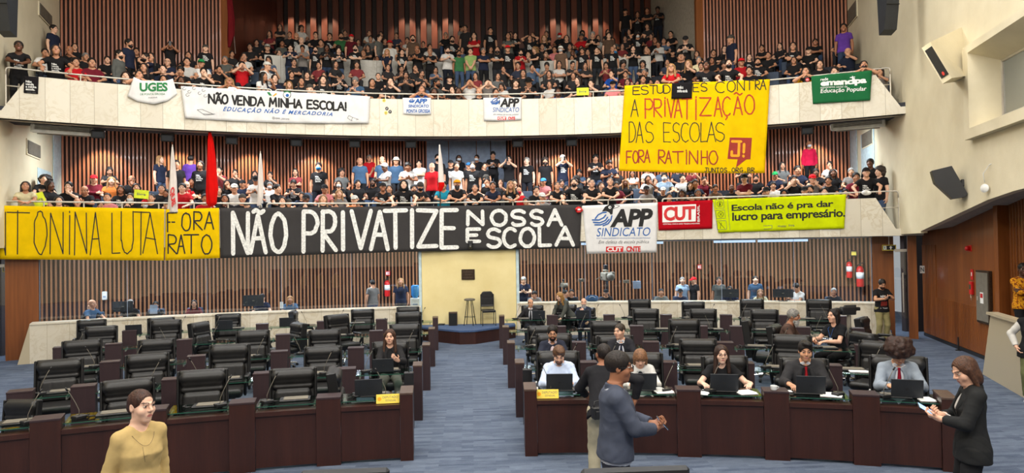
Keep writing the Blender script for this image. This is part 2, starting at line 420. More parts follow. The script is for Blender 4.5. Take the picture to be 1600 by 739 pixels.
# soffit that climbs from the upper parapet to the back wall
mb = MB(); n = 40; vs = []
for i in range(n+1):
    a = -AUP+2*AUP*i/n
    p0 = apt(C2, RUP, a, ZU0); p1 = apt(C2, RUP+0.45, a, ZU0)
    ab = -ABACK+2*ABACK*i/n; p2 = apt(C1, RBACK+0.1, ab, 7.2)
    p1b = p1+Vector((0, 0, 0.14)); vs += [p0, p1, p1b, p2]
fs = [(b*4+k, b*4+k+1, b*4+5+k, b*4+4+k) for b in range(n) for k in range(3)]
mb.add(vs, fs); struct(mb, 'ceiling_lower_gallery', M['soffit'])
struct(MB().arcbox(C1, RLOW+0.3, RBACK, -ABACK, ABACK, ZB0-0.03, ZB0, 40), 'ceiling_corridor', M['white_paint'])

# parapets: long curved marble faces with a cut corner at each end
def parapet(name, c, r, aend, z0, z1, th, cut):
    mb = MB(); da = cut/r; db = 0.12/r
    mb.arcbox(c, r, r+th, -aend+da, aend-da, z0, z1, 70)
    for sg in (-1, 1):
        zt = z0+0.2
        def top(a): 
            t = max(0.0, min(1.0, (abs(a)-(aend-da))/(da-db))); return z1+(zt-z1)*t
        mb.arcbox(c, r, r+th, sg*(aend-da), sg*(aend-db), z0, top, 6)
        mb.arcbox(c, r, r+th, sg*(aend-db), sg*(aend+0.02), z0, zt, 2)
    return struct(mb, name, M['marble'])
parapet('wall_lower_parapet', C1, RLOW, ALOW, ZB0, ZB1, 0.22, 0.62)
parapet('wall_upper_parapet', C2, RUP, AUP, ZU0, ZU1, 0.22, 0.72)

# back walls: upright slats over a dark backing
def slat_wall(name, c, r, a0, a1, z0, z1, pitch, width, depth, mat, back):
    mb = MB(); n = int(abs(a1-a0)*r/pitch)
    mb.arcbox(c, r, r+0.1, a0, a1, z0, z1, 60, 1)
    for i in range(n):
        a = a0+(a1-a0)*(i+0.5)/n; p = apt(c, r-depth/2, a, (z0+z1)/2)
        mb.box(p, (width/2, depth/2, (z1-z0)/2), rotz(-a), 0.006)
    return struct(mb, name, [mat, back])
slat_wall('wall_back_lower', C1, RBACK, -ABACK, ABACK, 3.0, 7.3, 0.125, 0.062, 0.07, M['slat'], M['slat_dark'])
AREC = math.asin(9.0/RBACK)
slat_wall('wall_back_upper_left', C1, RBACK, -ABACK, -AREC, 8.7, 17.0, 0.125, 0.062, 0.07, M['slat'], M['slat_dark'])
slat_wall('wall_back_upper_right', C1, RBACK, AREC, ABACK, 8.7, 17.0, 0.125, 0.062, 0.07, M['slat'], M['slat_dark'])
slat_wall('wall_back_corridor', C1, 32.3, -0.44, 0.44, 0.0, 2.97, 0.125, 0.056, 0.07, M['slat_ground'], M['slat_dark'])
# wide upright boards in the deep recess behind the upper gallery
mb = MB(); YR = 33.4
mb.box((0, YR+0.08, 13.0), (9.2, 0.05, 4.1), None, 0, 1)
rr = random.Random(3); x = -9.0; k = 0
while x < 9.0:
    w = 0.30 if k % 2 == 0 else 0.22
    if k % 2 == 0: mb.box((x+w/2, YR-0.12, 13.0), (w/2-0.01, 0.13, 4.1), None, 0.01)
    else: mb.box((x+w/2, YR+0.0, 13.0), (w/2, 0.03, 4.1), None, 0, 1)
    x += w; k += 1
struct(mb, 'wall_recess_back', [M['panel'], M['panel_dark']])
for sg, nm in ((-1, 'left'), (1, 'right')):
    mb = MB(); ys = RBACK*math.cos(AREC)+C1
    mb.box((sg*9.1, (ys+YR)/2+0.05, 12.9), (0.1, (YR-ys)/2+0.1, 4.2), None, 0, 1)
    mb.box((sg*9.02, ys, 12.9), (0.16, 0.1, 4.2), None, 0.01, 0)
    struct(mb, 'wall_recess_'+nm, [M['wallwood'], M['soffit'] if sg > 0 else M['panel']])
# low marble wall behind the standing aisle
mb = MB().arcbox(C2, 28.62, 28.85, -math.asin(7.7/28.7), math.asin(7.2/28.7), 8.95, 10.26, 30)
struct(mb, 'wall_aisle', M['marble_low'])
# grey doors seen at the middle of the lower back wall
a0 = math.atan2(*(at_arc(667, 260, C1, 33.85)[:2]-np.array([0, C1]))); a1 = math.atan2(*(at_arc(791, 260, C1, 33.85)[:2]-np.array([0, C1])))
mb = MB()
for k, (u, w) in enumerate(((0, 0.27), (0.28, 0.62), (0.63, 0.8), (0.81, 1.0))):
    mb.arcbox(C1, 33.82, 33.9, a0+(a1-a0)*u, a0+(a1-a0)*w, 3.5, 7.2, 6)
struct(mb, 'door_1', M['bluewall'])

# ---- splayed cream side walls (right one with its sloping lower edge and the booth window)
def wp(sg, y, z, out=0.0):               # point on the side wall, out = metres into the room
    nrm = Vector((-1, 0.3, 0)).normalized(); p = Vector((wall_x(y), y, z))+nrm*out
    return Vector((sg*p.x, p.y, p.z))
def wall_sheet(mb, sg, quads, th=0.16, mi=0):
    for q in quads:
        n = Vector((sg*1.0, -0.3, 0)).normalized()*th
        mb.prism([wp(sg, y, z) for (y, z) in q], n, mi)
WY0, WY1, WZ0, WZ1 = 9.3, 14.35, 5.0, 7.0    # window outline on the wall
mb = MB()
wall_sheet(mb, 1, [[(26.4, ZB0), (17.6, ZB0+0.05), (17.6, 17), (26.4, 17)], [(17.6, 3.08), (13.7, 3.66), (12.6, 3.76), (12.6, WZ0), (WY1, WZ0), (WY1, WZ1), (12.6, WZ1), (12.6, 17), (17.6, 17)],
      [(12.6, 3.76), (-2, 4.4), (-2, WZ0), (12.6, WZ0)], [(12.6, WZ1), (-2, WZ1), (-2, 17), (12.6, 17)]])
struct(mb, 'wall_right', M['cream'])
mb = MB()
wall_sheet(mb, -1, [[(26.4, ZB0), (17.0, ZB0+0.05), (17.0, 17), (26.4, 17)], [(17.0, 3.1), (-2, 4.4), (-2, 17), (17.0, 17)]])
struct(mb, 'wall_left', M['cream'])
# pale blue return of the wall beside the lower back slats
for sg, nm in ((-1, 'left'), (1, 'right')):
    mb = MB(); yb = C1+RBACK*math.cos(ABACK)
    mb.prism([wp(sg, yb-0.05, 3.0, 0.03), wp(sg, yb-0.95, 3.0, 0.03), wp(sg, yb-0.95, 7.0, 0.03), wp(sg, yb-0.05, 7.0, 0.03)], Vector((sg*0.02, 0, 0)))
    struct(mb, 'trim_%s_return' % nm, M['paleblue'])
# booth window in the right wall: slanted frame, recessed dark pane
mb = MB(); d0 = 0.16
def ring(y0, y1, z0, z1, out): return [wp(1, y0, z0, out), wp(1, y1, z0, out), wp(1, y1, z1, out), wp(1, y0, z1, out)]
A = ring(WY0, WY1, WZ0, WZ1, -0.16); B = ring(WY0, WY1, WZ0, WZ1, d0); Cc = ring(WY0+0.26, WY1-0.26, WZ0+0.22, WZ1-0.16, d0); Dd = ring(WY0+0.5, WY1-0.42, WZ0+0.42, WZ1-0.42, -0.45)
vs = A+B+Cc+Dd; fs = []
for a in (0, 4, 8):
    for k in range(4): fs.append((a+k, a+(k+1) % 4, a+4+(k+1) % 4, a+4+k))
mb.add(vs, fs); w = struct(mb, 'window_1', M['cream'])
mb = MB(); E = ring(WY0+0.5, WY1-0.42, WZ0+0.42, WZ1-0.42, -0.43)
mb.prism(E, Vector((0.02, 0, 0))); mb.build('pane', M['glass_window'], w)
mb = MB()
for k in range(4): mb.tube([E[k], E[(k+1) % 4]], 0.035, 6)
mb.build('window_frame', M['steel'], w)
# room behind the pane
mb = MB(); Fq = ring(WY0-1, WY1+1, 4.2, 8.2, -3.0); mb.prism(Fq, Vector((0.1, 0, 0))); mb.box(tuple(wp(1, 12.4, 5.1, -1.8)), (0.5, 2.0, 0.45), None, 0.02, 1)
struct(mb, 'wall_booth', [plain('booth_wall', (66, 70, 66), .8), M['black']])

# ---- ground floor: yellow wall with its stage, corridor glass, wooden side walls
XW0, XW1, YW = -1.56, 1.44, 22.08
struct(MB().box(((XW0+XW1)/2, YW+0.3, 1.6), ((XW1-XW0)/2, 0.3, 1.6), None, 0.01), 'wall_middle', M['yplaster'])
for sg, xx in ((-1, XW0), (1, XW1)):
    struct(MB().box((xx+sg*0.05, YW+0.16, 1.5), (0.045, 0.16, 1.5), None, 0.008), 'trim_%s_glass_jamb' % ('left' if sg < 0 else 'right'), M['paleblue'])
aL = math.atan2(*(at_arc(62, 450, C1, 28.75)[:2]-np.array([0, C1]))); aR = math.atan2(*(at_arc(1362, 430, C1, 28.75)[:2]-np.array([0, C1])))
for nm, u, w, npan in (('window_2', aL, math.asin((XW0-0.1)/28.75), 5), ('window_3', math.asin((XW1+0.1)/28.75), aR, 5)):
    mb = MB()
    for i in range(npan):
        g = 0.006/28.75; mb.arcbox(C1, 28.74, 28.76, u+(w-u)*i/npan+g, u+(w-u)*(i+1)/npan-g, 0.1, ZB0-0.04, 3)
    o = struct(mb, nm, M['glass'])
    mb = MB()
    for i in range(npan+1):
        mb.box(apt(C1, 28.75, u+(w-u)*i/npan, 1.5), (0.005, 0.012, 1.45), rotz(-(u+(w-u)*i/npan)))
    mb.build('window_frame', M['bluewall'], o)
def wood_leaf(name, x0, x1, y0, y1, z1, mat, th=0.08, z0=0.0):
    d = Vector((x1-x0, y1-y0, 0)); n = Vector((-d.y, d.x, 0)).normalized()*th
    return struct(MB().prism([(x0, y0, z0), (x1, y1, z0), (x1, y1, z1), (x0, y0, z1)], n), name, mat)
# end bays beside the glass
pL0, pL1 = at_arc(8, 470, C1, 28.7), at_arc(60, 470, C1, 28.7); wood_leaf('wall_left_bay', pL0[0], pL1[0], pL0[1], pL1[1], 2.97, M['wallwood'])
pR0, pR1 = at_arc(1364, 430, C1, 29.3), at_arc(1397, 430, C1, 29.3); wood_leaf('wall_right_bay', pR0[0], pR1[0], pR0[1], pR1[1], 2.97, M['wallwood'])
pR0, pR1 = at_arc(1419, 430, C1, 28.7), at_arc(1433, 430, C1, 28.7); wood_leaf('trim_right_door_post', pR0[0], pR1[0], pR0[1], pR1[1], 2.97, M['wallwood'], 0.14)
# long wooden wall on the right, plain boards, grooved below
def ww(y): return 13.32+0.333*(y-19.4)
q0, q1 = 19.9, 14.75
mb = MB().prism([(ww(q0), q0, 0.08), (ww(q1), q1, 0.08), (ww(q1), q1, 4.4), (ww(q0), q0, 4.4)], (0.1, -0.03, 0))
L = math.hypot(q0-q1, ww(q0)-ww(q1)); ux = Vector((ww(q1)-ww(q0), q1-q0, 0)).normalized(); nx = Vector((-1, 0.333, 0)).normalized()
k = 0.05
while k < L-0.03:
    p = Vector((ww(q0), q0, 0))+ux*k+nx*0.012; mb.box((p.x, p.y, 0.66 if k > 1.2 else 1.4), (0.012, 0.022, 0.56 if k > 1.2 else 1.3), basis(nx, ux, Vector((0, 0, 1))), 0.004); k += 0.075
struct(mb, 'wall_right_wood', M['wallwood'])
struct(MB().prism([(ww(q0)-0.02, q0, 0), (ww(q1)-0.02, q1, 0), (ww(q1)-0.02, q1, 0.09), (ww(q0)-0.02, q0, 0.09)], (0.1, 0, 0)), 'baseboard_right', M['black'])
# slatted return nearer the rostrum
mb = MB(); q2 = 9.0; mb.prism([(ww(q1)+0.3, q1, 0), (ww(q2)+0.3, q2, 0), (ww(q2)+0.3, q2, 4.4), (ww(q1)+0.3, q1, 4.4)], (0.1, 0, 0), 1)
k = 0.0; P0 = Vector((ww(q1)+0.3, q1, 0)); L2 = 6.0
while k < L2:
    p = P0+ux*k+nx*0.05; mb.box((p.x, p.y, 2.2), (0.05, 0.045, 2.2), basis(nx, ux, Vector((0, 0, 1))), 0.008); k += 0.15
mb.box((ww(q1)+0.12, q1, 2.2), (0.2, 0.06, 2.2), None, 0.01)
struct(mb, 'wall_right_slats', [M['wallwood'], M['slat_dark']])
# dark passage between the door and the wooden wall
pR0 = at_arc(1446, 430, C1, 29.0)
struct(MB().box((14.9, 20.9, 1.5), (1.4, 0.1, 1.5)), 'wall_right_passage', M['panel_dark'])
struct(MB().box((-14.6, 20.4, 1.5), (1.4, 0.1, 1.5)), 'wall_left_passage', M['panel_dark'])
# underside between cream wall and wooden wall
for sg, nm in ((1, 'right'), (-1, 'left')):
    vs = [wp(sg, 20.4, 3.02), wp(sg, 17.6, 3.12), wp(sg, 13.7, 3.7), wp(sg, 9.0, 3.98)]; off = Vector((sg*1.6, -0.3, 0)); up = Vector((0, 0, 0.06))
    struct(MB().add([v+up for v in vs]+[v+off+up for v in vs], [(k, k+1, k+5, k+4) for k in range(3)]), 'ceiling_side_%s' % nm, M['soffit'])
# stage in front of the yellow wall
ST = 0.41
pts = [(-1.62, 22.06), (-1.62, 21.55), (-0.36, 20.35), (0.10, 20.35), (1.36, 21.55), (1.36, 22.06)]
mb = MB().prism([(x, y, 0) for x, y in pts], (0, 0, ST-0.05)); mb.prism([(x*1.0, y-0.03, ST-0.05) for x, y in pts], (0, 0, 0.05), 1)
struct(mb, 'floor_stage', [M['deskwood'], M['carpet_plain']])
# marble counters in front of the glass
def counter(name, px0, px1, r, slant_px):
    a0 = math.atan2(*(at_arc(px0, 480, C0, r)[:2]-np.array([0, C0]))); a1 = math.atan2(*(at_arc(px1, 480, C0, r)[:2]-np.array([0, C0])))
    mb = MB().arcbox(C0, r, r+0.18, a0, a1, 0, 1.02, 30); mb.arcbox(C0, r-0.02, r+0.6, a0, a1, 1.0, 1.035, 30, 1)
    if slant_px:
        far = a0 if slant_px < px0 else a1; a2 = math.atan2(*(at_arc(slant_px, 560, C0, r)[:2]-np.array([0, C0])))
        P = [apt(C0, r, far, 0), apt(C0, r, a2, 0), apt(C0, r, far, 1.02)]
        d = (apt(C0, r+0.18, far, 0)-P[0]); mb.prism(P, d)
    o = tag(mb.build(name, [M['marble_counter'], M['marble_counter']]), kind='thing'); return o
o = counter('marble_counter', 46, 657, 26.35, 27); tag(o, 'long curved pale marble counter before the glass, left of the yellow wall', 'counter')
o = counter('marble_counter', 808, 1374, 27.1, 1398); tag(o, 'long curved pale marble counter before the glass, right of the yellow wall', 'counter')

# the wall behind the camera, seen only as a reflection in the glass
struct(MB().box((0, -4.6, 2.4), (6.0, .1, 2.4)).box((0, -4.75, 8.0), (6.0, .1, 9.0), None, 0, 1), 'wall_front', [M['cream'], M['panel']])
# ================================================================ lettering: a hand-drawn stroke alphabet and printed type
def _arc(cx, cy, rx, ry, a0, a1, n=14):
    return [(cx+rx*math.cos(D2R(a0+(a1-a0)*i/n)), cy+ry*math.sin(D2R(a0+(a1-a0)*i/n))) for i in range(n+1)]
GL = {   # strokes in a unit box, y downwards
 'A': [[(0, 1), (.5, 0), (1, 1)], [(.2, .62), (.82, .62)]], 'B': [[(0, 0), (0, 1)], [(0, 0)]+_arc(.5, .25, .4, .25, -90, 90)+[(0, .5)], [(0, .5)]+_arc(.5, .75, .5, .25, -90, 90)+[(0, 1)]],
 'C': [_arc(.55, .5, .55, .5, -50, -310)], 'D': [[(0, 0), (0, 1)], [(0, 0)]+_arc(.35, .5, .65, .5, -90, 90)+[(0, 1)]],
 'E': [[(1, 0), (0, 0), (0, 1), (1, 1)], [(0, .5), (.8, .5)]], 'F': [[(1, 0), (0, 0), (0, 1)], [(0, .48), (.8, .48)]],
 'G': [_arc(.55, .5, .55, .5, -50, -330)+[(1, .55), (.6, .55)]], 'H': [[(0, 0), (0, 1)], [(1, 0), (1, 1)], [(0, .5), (1, .5)]], 'I': [[(.5, 0), (.5, 1)]],
 'i': [[(.5, .12), (.5, 1)], [(.5, -.02), (.5, .03)]], 'J': [[(.2, 0), (1, 0)], [(.65, 0), (.65, .8)]+_arc(.35, .8, .3, .2, 0, 170)], 'K': [[(0, 0), (0, 1)], [(1, 0), (0, .55), (1, 1)]],
 'L': [[(0, 0), (0, 1), (1, .97)]], 'M': [[(0, 1), (.1, 0), (.5, .7), (.9, 0), (1, 1)]], 'N': [[(0, 1), (0, 0), (1, 1), (1, 0)]], 'O': [_arc(.5, .5, .5, .5, -90, 270, 22)],
 'P': [[(0, 0), (0, 1)], [(0, 0)]+_arc(.5, .27, .5, .27, -90, 90)+[(0, .54)]], 'R': [[(0, 0), (0, 1)], [(0, 0)]+_arc(.5, .25, .45, .25, -90, 90)+[(0, .5), (1, 1)]],
 'S': [[(.95, .12)]+_arc(.5, .25, .45, .25, -50, -240)+_arc(.5, .75, .48, .25, -60, 150)], 'T': [[(0, 0), (1, 0)], [(.5, 0), (.5, 1)]], 'U': [[(0, 0), (0, .7)]+_arc(.5, .7, .5, .3, 180, 0)+[(1, 0)]],
 'V': [[(0, 0), (.5, 1), (1, 0)]], 'Z': [[(0, 0), (1, 0), (0, 1), (1, 1)]], '!': [[(.5, 0), (.5, .7)], [(.5, .93), (.5, 1)]], '.': [[(.4, .95), (.6, .95)]], '~': [[(0, .6), (.25, 0), (.7, 1), (1, .3)]], ',': [[(.5, 0), (.7, .4), (.3, 1)]]}
class Sheet:
    """a cloth hung on a curved parapet; photo pixels are carried onto that surface"""
    def __init__(s, c, r, amp=0.012, wl=0.9, ph=0.0, drape=0.0):
        s.c, s.r, s.amp, s.wl, s.ph, s.drape = c, r, amp, wl, ph, drape
    def wave(s, a, z):
        u = a*s.r; return s.amp*(math.sin(6.28*u/s.wl+s.ph+0.6*math.sin(z*2))+0.5*math.sin(6.28*u/(s.wl*0.37)+1.3+z*1.1))
    def az(s, px, py):
        p = at_arc(px, py, s.c, s.r); return math.atan2(p[0], p[1]-s.c), p[2]
    def pt(s, a, z, lift=0.0):
        return apt(s.c, s.r-abs(s.amp)*1.6-s.wave(a, z)-lift, a, z)
    def px(s, x, y, lift=0.0):
        return s.pt(*s.az(x, y), lift)
def cloth_mat(name, rgb, trans):
    t = NT(name); out = t.n['Material Output']; co = t.coord(); c = t.ramp(t.noise(co, 3.0, 4, 0.6), [(0.3, tuple(v*0.93 for v in rgb)), (0.7, rgb)])
    t.bump(t.noise(t.mapped(co, (1, 1, 0.35)), 5.0, 4, 0.6), 0.5, 0.03)
    t.fin(c, 0.9, 0, 0.1)
    if trans > 0:
        tr = t.node('ShaderNodeBsdfTransparent'); mx = t.node('ShaderNodeMixShader'); mx.inputs[0].default_value = trans
        t.link(c, tr.inputs[0]); t.link(t.b.outputs[0], mx.inputs[1]); t.link(tr.outputs[0], mx.inputs[2]); t.link(mx.outputs[0], out.inputs['Surface'])
    return t.m
CM = {'yellow': cloth_mat('yellow_cloth', (250, 208, 6), 0.16), 'black': cloth_mat('black_cloth', (64, 62, 62), 0.0), 'white': cloth_mat('white_cloth', (232, 231, 230), 0.03),
      'red': cloth_mat('red_cloth', (178, 12, 28), 0.0), 'lime': cloth_mat('lime_cloth', (206, 222, 8), 0.0), 'green': cloth_mat('green_cloth', (34, 104, 62), 0.0), 'flagred': cloth_mat('flag_red', (214, 16, 12), 0.0),
      'flagdark': cloth_mat('flag_dark_red', (92, 16, 22), 0.0), 'flagwhite': cloth_mat('flag_white', (226, 216, 208), 0.0), 'tee': cloth_mat('black_tee_cloth', (32, 30, 32), 0.0)}  # the darkest flag red has a corner's shade put into its colour
def banner(label, sh, corners, mat, nu=60, nv=14, sag=0.0, name='protest_banner', cat='banner', outline=None):
    """corners in photo pixels TL TR BR BL; sag in pixels lowers the middle of the bottom edge"""
    TL, TR, BR, BL = corners; mb = MB(); vs = []
    for j in range(nv+1):
        v = j/nv
        for i in range(nu+1):
            u = i/nu
            x = (TL[0]*(1-u)+TR[0]*u)*(1-v)+(BL[0]*(1-u)+BR[0]*u)*v; y = (TL[1]*(1-u)+TR[1]*u)*(1-v)+(BL[1]*(1-u)+BR[1]*u)*v
            y += sag*4*u*(1-u)*v
            vs.append(sh.px(x, y))
    for lift in (0.0,):
        fs = [(j*(nu+1)+i, j*(nu+1)+i+1, (j+1)*(nu+1)+i+1, (j+1)*(nu+1)+i) for j in range(nv) for i in range(nu)]
    mb.add(vs, fs); o = mb.build(name, CM[mat], None, True)
    md = o.modifiers.new('thickness', 'SOLIDIFY'); md.thickness = 0.004; md.offset = 1.0
    return tag(o, label, cat)
def ribbon(mb, sh, pts, w, lift):
    """flat brush stroke through photo pixels, w pixels wide"""
    P = [Vector((x, y)) for x, y in pts]; Q = [P[0]]
    for a, b in zip(P, P[1:]):
        n = max(1, int((b-a).length/6)); Q += [a+(b-a)*k/n for k in range(1, n+1)]
    for a, b in zip(Q, Q[1:]):
        d = b-a
        if d.length < 1e-6: continue
        n = Vector((-d.y, d.x)).normalized()*(w/2)
        q = [a+n, b+n, b-n, a-n]; mb.add([sh.px(p.x, p.y, lift) for p in q], [(0, 1, 2, 3)])
    for p in Q:
        mb.add([sh.px(p.x+w/2*math.cos(k*1.047), p.y+w/2*math.sin(k*1.047), lift) for k in range(6)], [tuple(range(6))])
def stroke_text(items, sh, w, mat, parent, jit=0.03, lift=0.006, name='lettering'):
    """items: (glyph, x0, y0, x1, y1) in photo pixels"""
    mb = MB(); rr = random.Random(len(items)*7+int(items[0][1]))
    for k, (g, x0, y0, x1, y1) in enumerate(items):
        for st in GL[g]:
            ribbon(mb, sh, [(x0+(x1-x0)*(u+rr.uniform(-jit, jit)), y0+(y1-y0)*(v+rr.uniform(-jit, jit)*0.6)) for u, v in st], w, lift+0.0004*(k % 3))
    return mb.build(name, mat, parent)
_tcache = {}
def text_mesh(txt, bold=0.0, space=1.0, shear=0.0):
    key = (txt, bold, space, shear)
    if key in _tcache: return _tcache[key]
    cu = bpy.data.curves.new('type', 'FONT'); cu.body = txt; cu.offset = bold; cu.space_character = space; cu.shear = shear; cu.resolution_u = 3; cu.space_line = 0.85
    o = bpy.data.objects.new('type', cu); COL.objects.link(o); bpy.context.view_layer.update()
    ev = o.evaluated_get(bpy.context.evaluated_depsgraph_get()); me = ev.to_mesh()
    v = np.array([tuple(p.co) for p in me.vertices]); f = [tuple(p.vertices) for p in me.polygons]
    ev.to_mesh_clear(); bpy.data.objects.remove(o); bpy.data.curves.remove(cu)
    lo, hi = v.min(0), v.max(0); v = (v-lo)[:, :2]/np.maximum((hi-lo)[:2], 1e-6)
    _tcache[key] = (v, f); return v, f
def tess(P, faces, maxlen):
    """split flat 2D faces until no edge is longer than maxlen, so they can follow a wavy cloth"""
    import bmesh
    bm = bmesh.new(); vs = [bm.verts.new((x, y, 0)) for x, y in P]
    for f in faces:
        try: bm.faces.new([vs[i] for i in f])
        except ValueError: pass
    bmesh.ops.triangulate(bm, faces=bm.faces)
    for _ in range(6):
        E = [e for e in bm.edges if e.calc_length() > maxlen]
        if not E: break
        bmesh.ops.subdivide_edges(bm, edges=E, cuts=1); bmesh.ops.triangulate(bm, faces=bm.faces)
    bm.verts.index_update(); r = [(v.co.x, v.co.y) for v in bm.verts], [tuple(v.index for v in f.verts) for f in bm.faces]; bm.free(); return r
def type_text(txt, sh, quad, mat, parent, bold=0.0, space=1.0, shear=0.0, lift=0.007, mb=None, name='lettering'):
    """printed line fitted to a pixel quad TL TR BR BL"""
    v, f = text_mesh(txt, bold, space, shear); TL, TR, BR, BL = quad; own = mb is None; mb = mb or MB()
    P = []
    for u, w in v:
        w = 1-w; x = (TL[0]*(1-u)+TR[0]*u)*(1-w)+(BL[0]*(1-u)+BR[0]*u)*w; y = (TL[1]*(1-u)+TR[1]*u)*(1-w)+(BL[1]*(1-u)+BR[1]*u)*w
        P.append((x, y))
    P, f = tess(P, f, 4.5); mb.add([sh.px(x, y, lift) for x, y in P], f)
    return mb.build(name, mat, parent) if own else None
def bx(x0, y0, x1, y1, dy=0.0): return [(x0, y0), (x1, y0+dy), (x1, y1+dy), (x0, y1)]
def fill_poly(pts, sh, mat, parent, lift=0.006, name='emblem'):
    P, f = tess(pts, [tuple(range(len(pts)))], 4.0); mb = MB(); mb.add([sh.px(x, y, lift) for x, y in P], f); return mb.build(name, mat, parent)
def disc(x, y, r, sh, mat, parent, lift=0.006, name='emblem', n=18):
    return fill_poly([(x+r*math.cos(6.283*k/n), y+r*math.sin(6.283*k/n)) for k in range(n)], sh, mat, parent, lift, name)
def lines(sets, sh, w, mat, parent, lift=0.006, name='drawing'):
    mb = MB()
    for st in sets: ribbon(mb, sh, st, w, lift)
    return mb.build(name, mat, parent)
RL = RLOW-0.02; RU = RUP-0.02
# ---- lower gallery, left to right
sh = Sheet(C1, RL, 0.015, 1.3, 0.4)
b = banner('long yellow cloth banner lettered TONINA LUTA, hung at the left end of the lower gallery', sh, [(-3, 321), (257, 326.5), (256, 407), (-3, 405)], 'yellow', 50, 12)
stroke_text([('N', -2, 331, 9, 398), ('T', 10, 331, 47, 397), ('O', 53, 331, 73, 398), ('N', 79, 332, 99, 397), ('i', 106, 330, 112, 398), ('N', 117, 331, 135, 398), ('A', 141, 330, 158, 397), ('L', 175, 332, 188, 396), ('U', 190, 332, 208, 395), ('T', 209, 331, 233, 397), ('A', 224, 332, 247, 397)], sh, 1.7, M['black_paint'], b, 0.05)
sh = Sheet(C1, RL, 0.012, 1.1, 1.4)
b = banner('yellow cloth banner lettered FORA RATO, between the longer yellow one and the black one', sh, [(259, 327), (342.5, 325), (343.5, 403), (258, 407)], 'yellow', 20, 12)
stroke_text([('F', 262, 333, 276, 362), ('O', 284, 333, 298, 361), ('R', 303, 331, 316, 359), ('A', 320, 331, 334, 358), ('R', 263, 367, 276, 396), ('A', 277, 367, 289, 396), ('T', 288, 367, 310, 396), ('O', 315, 367, 331, 397)], sh, 2.2, M['black_paint'], b, 0.03)
sh = Sheet(C1, RL, 0.014, 1.6, 0.2)
b = banner('very long black cloth banner painted in white NÃO PRIVATIZE NOSSA ESCOLA', sh, [(343.5, 325), (909, 320), (906, 388), (345, 403.5)], 'black', 90, 12, -2.0)
stroke_text([('N', 364, 332, 387, 396), ('A', 392, 336, 415, 395), ('~', 396, 328, 412, 333), ('O', 423, 334, 447, 394), ('P', 474, 331, 496, 393), ('R', 504, 331, 525, 391), ('I', 531, 331, 541, 390), ('V', 549, 330, 579, 388), ('A', 580, 331, 606, 389), ('T', 601, 329, 634, 388), ('I', 639, 329, 649, 387), ('Z', 653, 329, 682, 385), ('E', 690, 328, 714, 386)], sh, 6.6, M['white_paintbrush'], b, 0.025)
stroke_text([('N', 731, 330, 754, 351), ('O', 768, 329, 791, 352), ('S', 799, 329, 820, 352), ('S', 829, 329, 848, 352), ('A', 856, 328, 878, 352), ('E', 730, 358, 749, 377), ('S', 761, 358, 782, 386), ('C', 787, 357, 807, 386), ('O', 813, 357, 835, 385), ('L', 843, 356, 860, 384), ('A', 869, 355, 896, 383)], sh, 5.6, M['white_paintbrush'], b, 0.025)
def app_globe(sh, x0, y0, s, parent, w, mat):
    S = [[(280, 255), (310, 215), (360, 190), (400, 185)], [(248, 270), (320, 270), (370, 245), (395, 215)], [(260, 295), (330, 300), (390, 275), (415, 240)], [(275, 322), (340, 322), (395, 300), (432, 262)], [(365, 332), (420, 310), (450, 270), (460, 225)]]
    return lines([[(x0+(x-245)*s, y0+(y-185)*s) for x, y in st] for st in S], sh, w, mat, parent, 0.006, 'emblem')
sh = Sheet(C1, RL, 0.012, 1.0, 2.2)
b = banner('large white union banner with black bird and APP SINDICATO, below the lower railing', sh, [(910, 321.5), (1027.5, 316.5), (1026, 394.5), (917, 396.5)], 'white', 30, 14)
app_globe(sh, 925, 331.5, 1/6.96, b, 2.0, M['blue_ink'])
k = 1/6.96
fill_poly([(890+x*k, 305+y*k) for x, y in ((352, 178), (385, 125), (430, 100), (480, 98), (492, 122), (472, 150), (466, 206), (446, 212), (430, 186), (395, 172))], sh, M['black_paint'], b)
disc(890+438*k, 305+132*k, 2.3, sh, M['paper'], b, 0.010); disc(890+440*k, 305+132*k, 1.0, sh, M['black_paint'], b, 0.014)
lines([[(890+x*k, 305+y*k) for x, y in ((485, 102), (545, 116), (520, 132), (480, 145))]], sh, 0.7, M['black_paint'], b)
type_text('APP', sh, bx(953, 327, 1020, 355, -1.5), M['black_paint'], b, 0.045, 0.95, 0.18)
type_text('SINDICATO', sh, bx(932, 356, 1016, 369.5, -1), M['blue_ink'], b, 0.0, 1.0, 0.2)
type_text('DOS TRABALHADORES EM EDUCAÇÃO PÚBLICA DO PARANÁ', sh, bx(932, 371, 1016, 373.6, -0.6), M['blue_ink'], b, 0.0, 1.0, 0.1)
type_text('Em defesa da escola pública', sh, bx(935, 375.5, 1014, 382.5, -0.8), M['grey_ink'], b, -0.006, 1.0, 0.35)
fill_poly([(947, 385.3), (974, 385), (973.5, 393.6), (946.5, 393.8)], sh, M['red'], b)
type_text('CUT', sh, bx(948.5, 386.2, 972, 392.8), M['paper'], b, 0.035, 0.95, 0, 0.012); type_text('CNTE', sh, bx(978.5, 384.6, 1001, 393.4), M['red'], b, 0.04, 0.95)
sh = Sheet(C1, RL, 0.010, 0.9, 0.9)
b = banner('red union flag with CUT BRASIL, between the white bird banner and the lime one', sh, [(1027.5, 316), (1113.5, 312.5), (1113, 357), (1029, 360)], 'red', 24, 10)
fill_poly([(1034.8, 321.5), (1087.5, 319), (1087, 346), (1035, 347.5)], sh, M['paper'], b)
type_text('CUT', sh, bx(1037, 323.5, 1086, 345.5, -2), M['red'], b, 0.042, 0.93, 0, 0.012)
type_text('CENTRAL ÚNICA DOS TRABALHADORES', sh, bx(1036, 348.6, 1093, 351.2, -1), M['paper'], b, 0.01)
